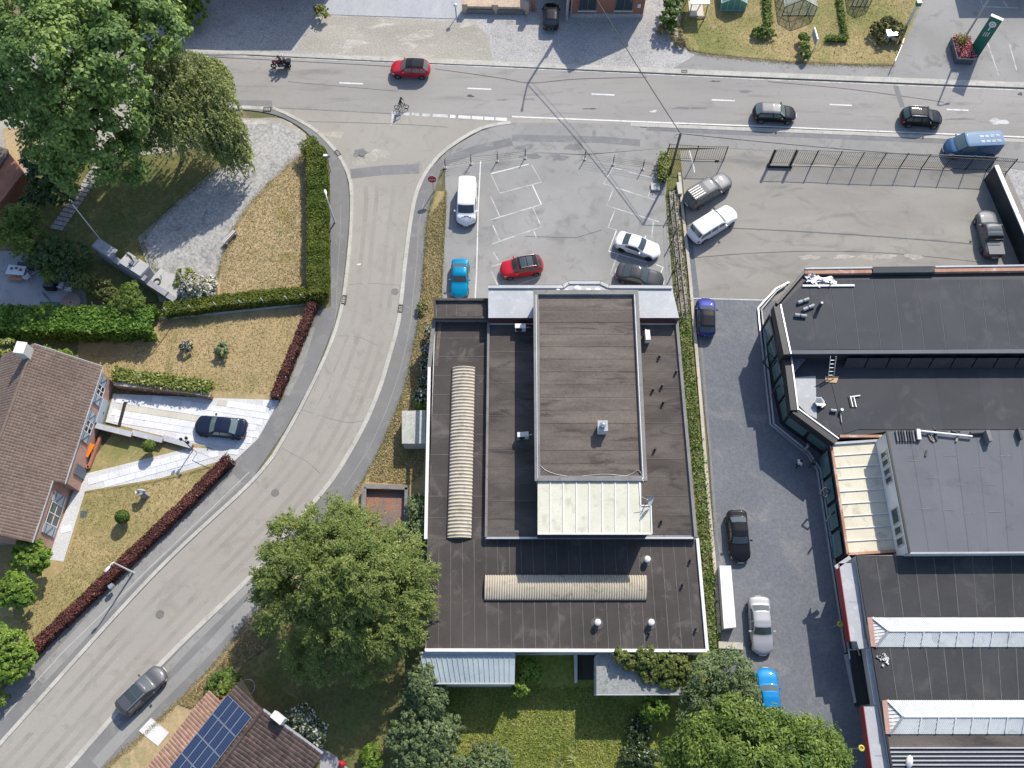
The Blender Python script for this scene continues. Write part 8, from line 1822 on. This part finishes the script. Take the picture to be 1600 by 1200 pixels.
for k in range(26):
    p = P(1263 + RNG.random() * 42, 430 + RNG.random() * 12, ZS + 0.1 + RNG.random() * 0.2); an = RNG.normal() * 0.5; m = MB(); M = Matrix.Rotation(an, 3, 'Z') @ Matrix.Rotation(RNG.normal() * 0.3, 3, 'Y'); m.box(p, (RNG.uniform(0.3, 1.3), RNG.uniform(0.08, 0.3), 0.06), M=M); m.build('offcut', (M_alu, M_white, M_steel)[k % 3], e)
a, b = P(1295, 592, ZS2 + 0.1), P(1302, 556, ZS + 0.35); e = empty('ladder', a, 'aluminium ladder leaning from plywood up to the higher black roof', 'ladder'); sx = Vector((0.24, 0, 0))
a = P(1298, 592, ZS2 + 0.1); b = P(1302, 557, ZS + 0.5)
for s in (-1, 1): m = MB(); m.bar(a + sx * s, b + sx * s, 0.05, 0.08); m.build('stile', M_alu, e)
for k in range(1, 6): m = MB(); q = a.lerp(b, k / 6); m.bar(q - sx, q + sx, 0.04); m.build('rung', M_alu, e)
m = MB(); m.prism([(q.x, q.y) for q in PL([(1289, 588), (1311, 588), (1307, 598), (1290, 597)], ZS2 + 0.08)], ZS2 + 0.04, ZS2 + 0.08); tag(m.build('plywood_sheet', M_ply), 'plywood sheet under the foot of the ladder', 'board')
e = empty('tool_box', P(1278, 630, ZS2), 'white open tub with cables on the lower black roof', 'tub'); c = P(1278, 630, ZS2 + 0.1)
m = MB(); m.lathe(c, [(0.3, 0), (0.42, 0.42), (0.46, 0.42), (0.36, 0.06), (0.0, 0.05)], 6); m.build('tub', M_white, e); m = MB(); m.box(c + Vector((0.3, -0.2, 0.1)), (0.5, 0.4, 0.2), 0.6); m.build('lid', M_alu, e)
p = P(1312, 642, ZS2 + 0.12); m = MB(); m.tube(PL([(1298, 641), (1307, 642)], ZS2 + 0.2), 0.14, 10); tag(m.build('felt_roll', M_roll), 'short felt roll lying beside the white tub', 'roll', 'rolls of roofing felt')
m = MB(); p = P(1313, 643, ZS2); m.tube([p, p + Vector((0, 0, 0.5))], 0.13, 10); m.tube(PL([(1313, 645), (1315, 660)], ZS2 + 0.1), 0.05, 6); tag(m.build('roof_outlet', M_steel), 'steel pipe outlet with a bar lying beside it on the lower roof', 'pipe')
e = empty('metal_strips', P(1333, 630, ZS2), 'bundle of metal strips lying on the lower black roof', 'strips')
for k in range(4): m = MB(); W = PL([(1326 + k * 2.6, 619), (1330 + k * 2.6, 636)], ZS2 + 0.1); m.bar(W[0], W[1], 0.08, 0.08); m.build('strip', (M_black, M_alu)[k % 2], e)
m = MB(); W = PL([(1330, 620), (1344, 618)], ZS2 + 0.12); m.bar(W[0], W[1], 0.1, 0.08); m.build('strip', M_white, e)
e = empty('roll_row', P(1418, 682, ZH), 'row of dark felt rolls laid side by side at the grey hall roof edge', 'rolls')
for k in range(9): m = MB(); x = 1400 + k * 4.3; W = PL([(x, 673), (x + 3, 690 - (k > 6) * 2)], ZH + 0.15); m.tube(W, 0.085, 8); m.build('roll', M_rolldk if k % 3 else M_parapet, e)
W = PL([(1434, 673), (1519, 682)], ZH + 0.3); m = MB(); m.tube(W, 0.09, 8); tag(m.build('long_pipe', M_white), 'long white pipe lying on the grey hall roof', 'pipe')
m = MB(); m.bar(P(1434, 671, ZH + 0.25), P(1436, 687, ZH + 0.25), 0.3, 0.3); tag(m.build('white_block', M_white), 'white block at the end of the long white pipe', 'block')
e = empty('timber_offcuts', P(1460, 680, ZH), 'scattered dark timber lengths under the long white pipe', 'timber')
for k, (a, b) in enumerate([((1452, 678), (1459, 690)), ((1459, 667), (1464, 688)), ((1498, 674), (1494, 690)), ((1440, 672), (1480, 674)), ((1450, 676), (1456, 688)), ((1487, 673), (1500, 676))]): W = PL([a, b], ZH + 0.12); m = MB(); m.bar(W[0], W[1], 0.16, 0.12); m.build('length', (M_wood, M_rolldk)[k % 2], e)
W = PL([(1516, 677), (1540, 676)], ZH + 0.2); m = MB(); m.tube(W, 0.14, 8); tag(m.build('felt_roll', M_rolldk), 'dark felt roll lying east of the long white pipe', 'roll', 'rolls of roofing felt')
m = MB(); m.bar(P(1540, 674, ZH + 0.4), P(1546, 691, ZH + 0.4), 0.3, 0.7); tag(m.build('roof_box', M_parapet), 'grey upright box casting a shadow on the grey hall roof', 'box')
m = MB(); m.bar(P(1590, 670, ZH + 0.3), P(1595, 687, ZH + 0.3), 0.2, 0.5); tag(m.build('roof_box', M_rolldk), 'slim dark box on the grey hall roof at the right edge', 'box')
W = PL([(1448, 704), (1446, 713)], ZH + 0.1); m = MB(); m.bar(W[0], W[1], 0.14, 0.1); tag(m.build('short_batten', M_rolldk), 'single short dark batten on the grey hall roof', 'batten')
e = empty('roof_rubble', P(1380, 1028, ZD), 'white rubble scattered on the black roof below the first rooflight', 'debris')
for k in range(16): p = P(1371 + RNG.random() * 17, 1018 + RNG.random() * 22, ZD + 0.1); m = MB(); m.box(p, (RNG.uniform(0.1, 0.35), RNG.uniform(0.08, 0.2), 0.1), RNG.random() * 3); m.build('lump', (M_stone_lt, M_white)[k % 2], e)
for lab, (px, py), z in (('yellow ring buoy-like coil on the sign canopy edge', (1346, 1169), 3.9), ('yellow coil beside the upper red canopy edge', (1313, 975), 2.4)):
    c = P(px, py, z); e = empty('yellow_coil', c, lab, 'coil'); m = MB(); m.tube([c + Vector((0.17 * math.cos(t), 0.17 * math.sin(t), 0)) for t in np.linspace(0, 6.283, 18)], 0.08, 7, False); m.build('coil', plain('yellow_plastic', (0.55, 0.45, 0.03), 0.5), e)
    b = P(px, py, z); m = MB(); m.tube([b, Vector((b.x, b.y, 0.1))], 0.05, 6); m.build('post', M_steel, e)
e = empty('roof_sack', P(1419, 1188, ZD), 'white sack lying on the ribbed sheeting at the bottom right', 'sack'); c = P(1421, 1190, ZD + 0.2)
m = MB(); m.lathe(c, [(0.01, 0.22), (0.28, 0.15), (0.36, 0.0), (0.3, -0.12)], 9); m.v = [(c.x + (x - c.x) * 0.8 + (y - c.y) * 0.3, c.y + (y - c.y) * 1.3, z) for x, y, z in m.v]; m.build('sack', M_white, e)
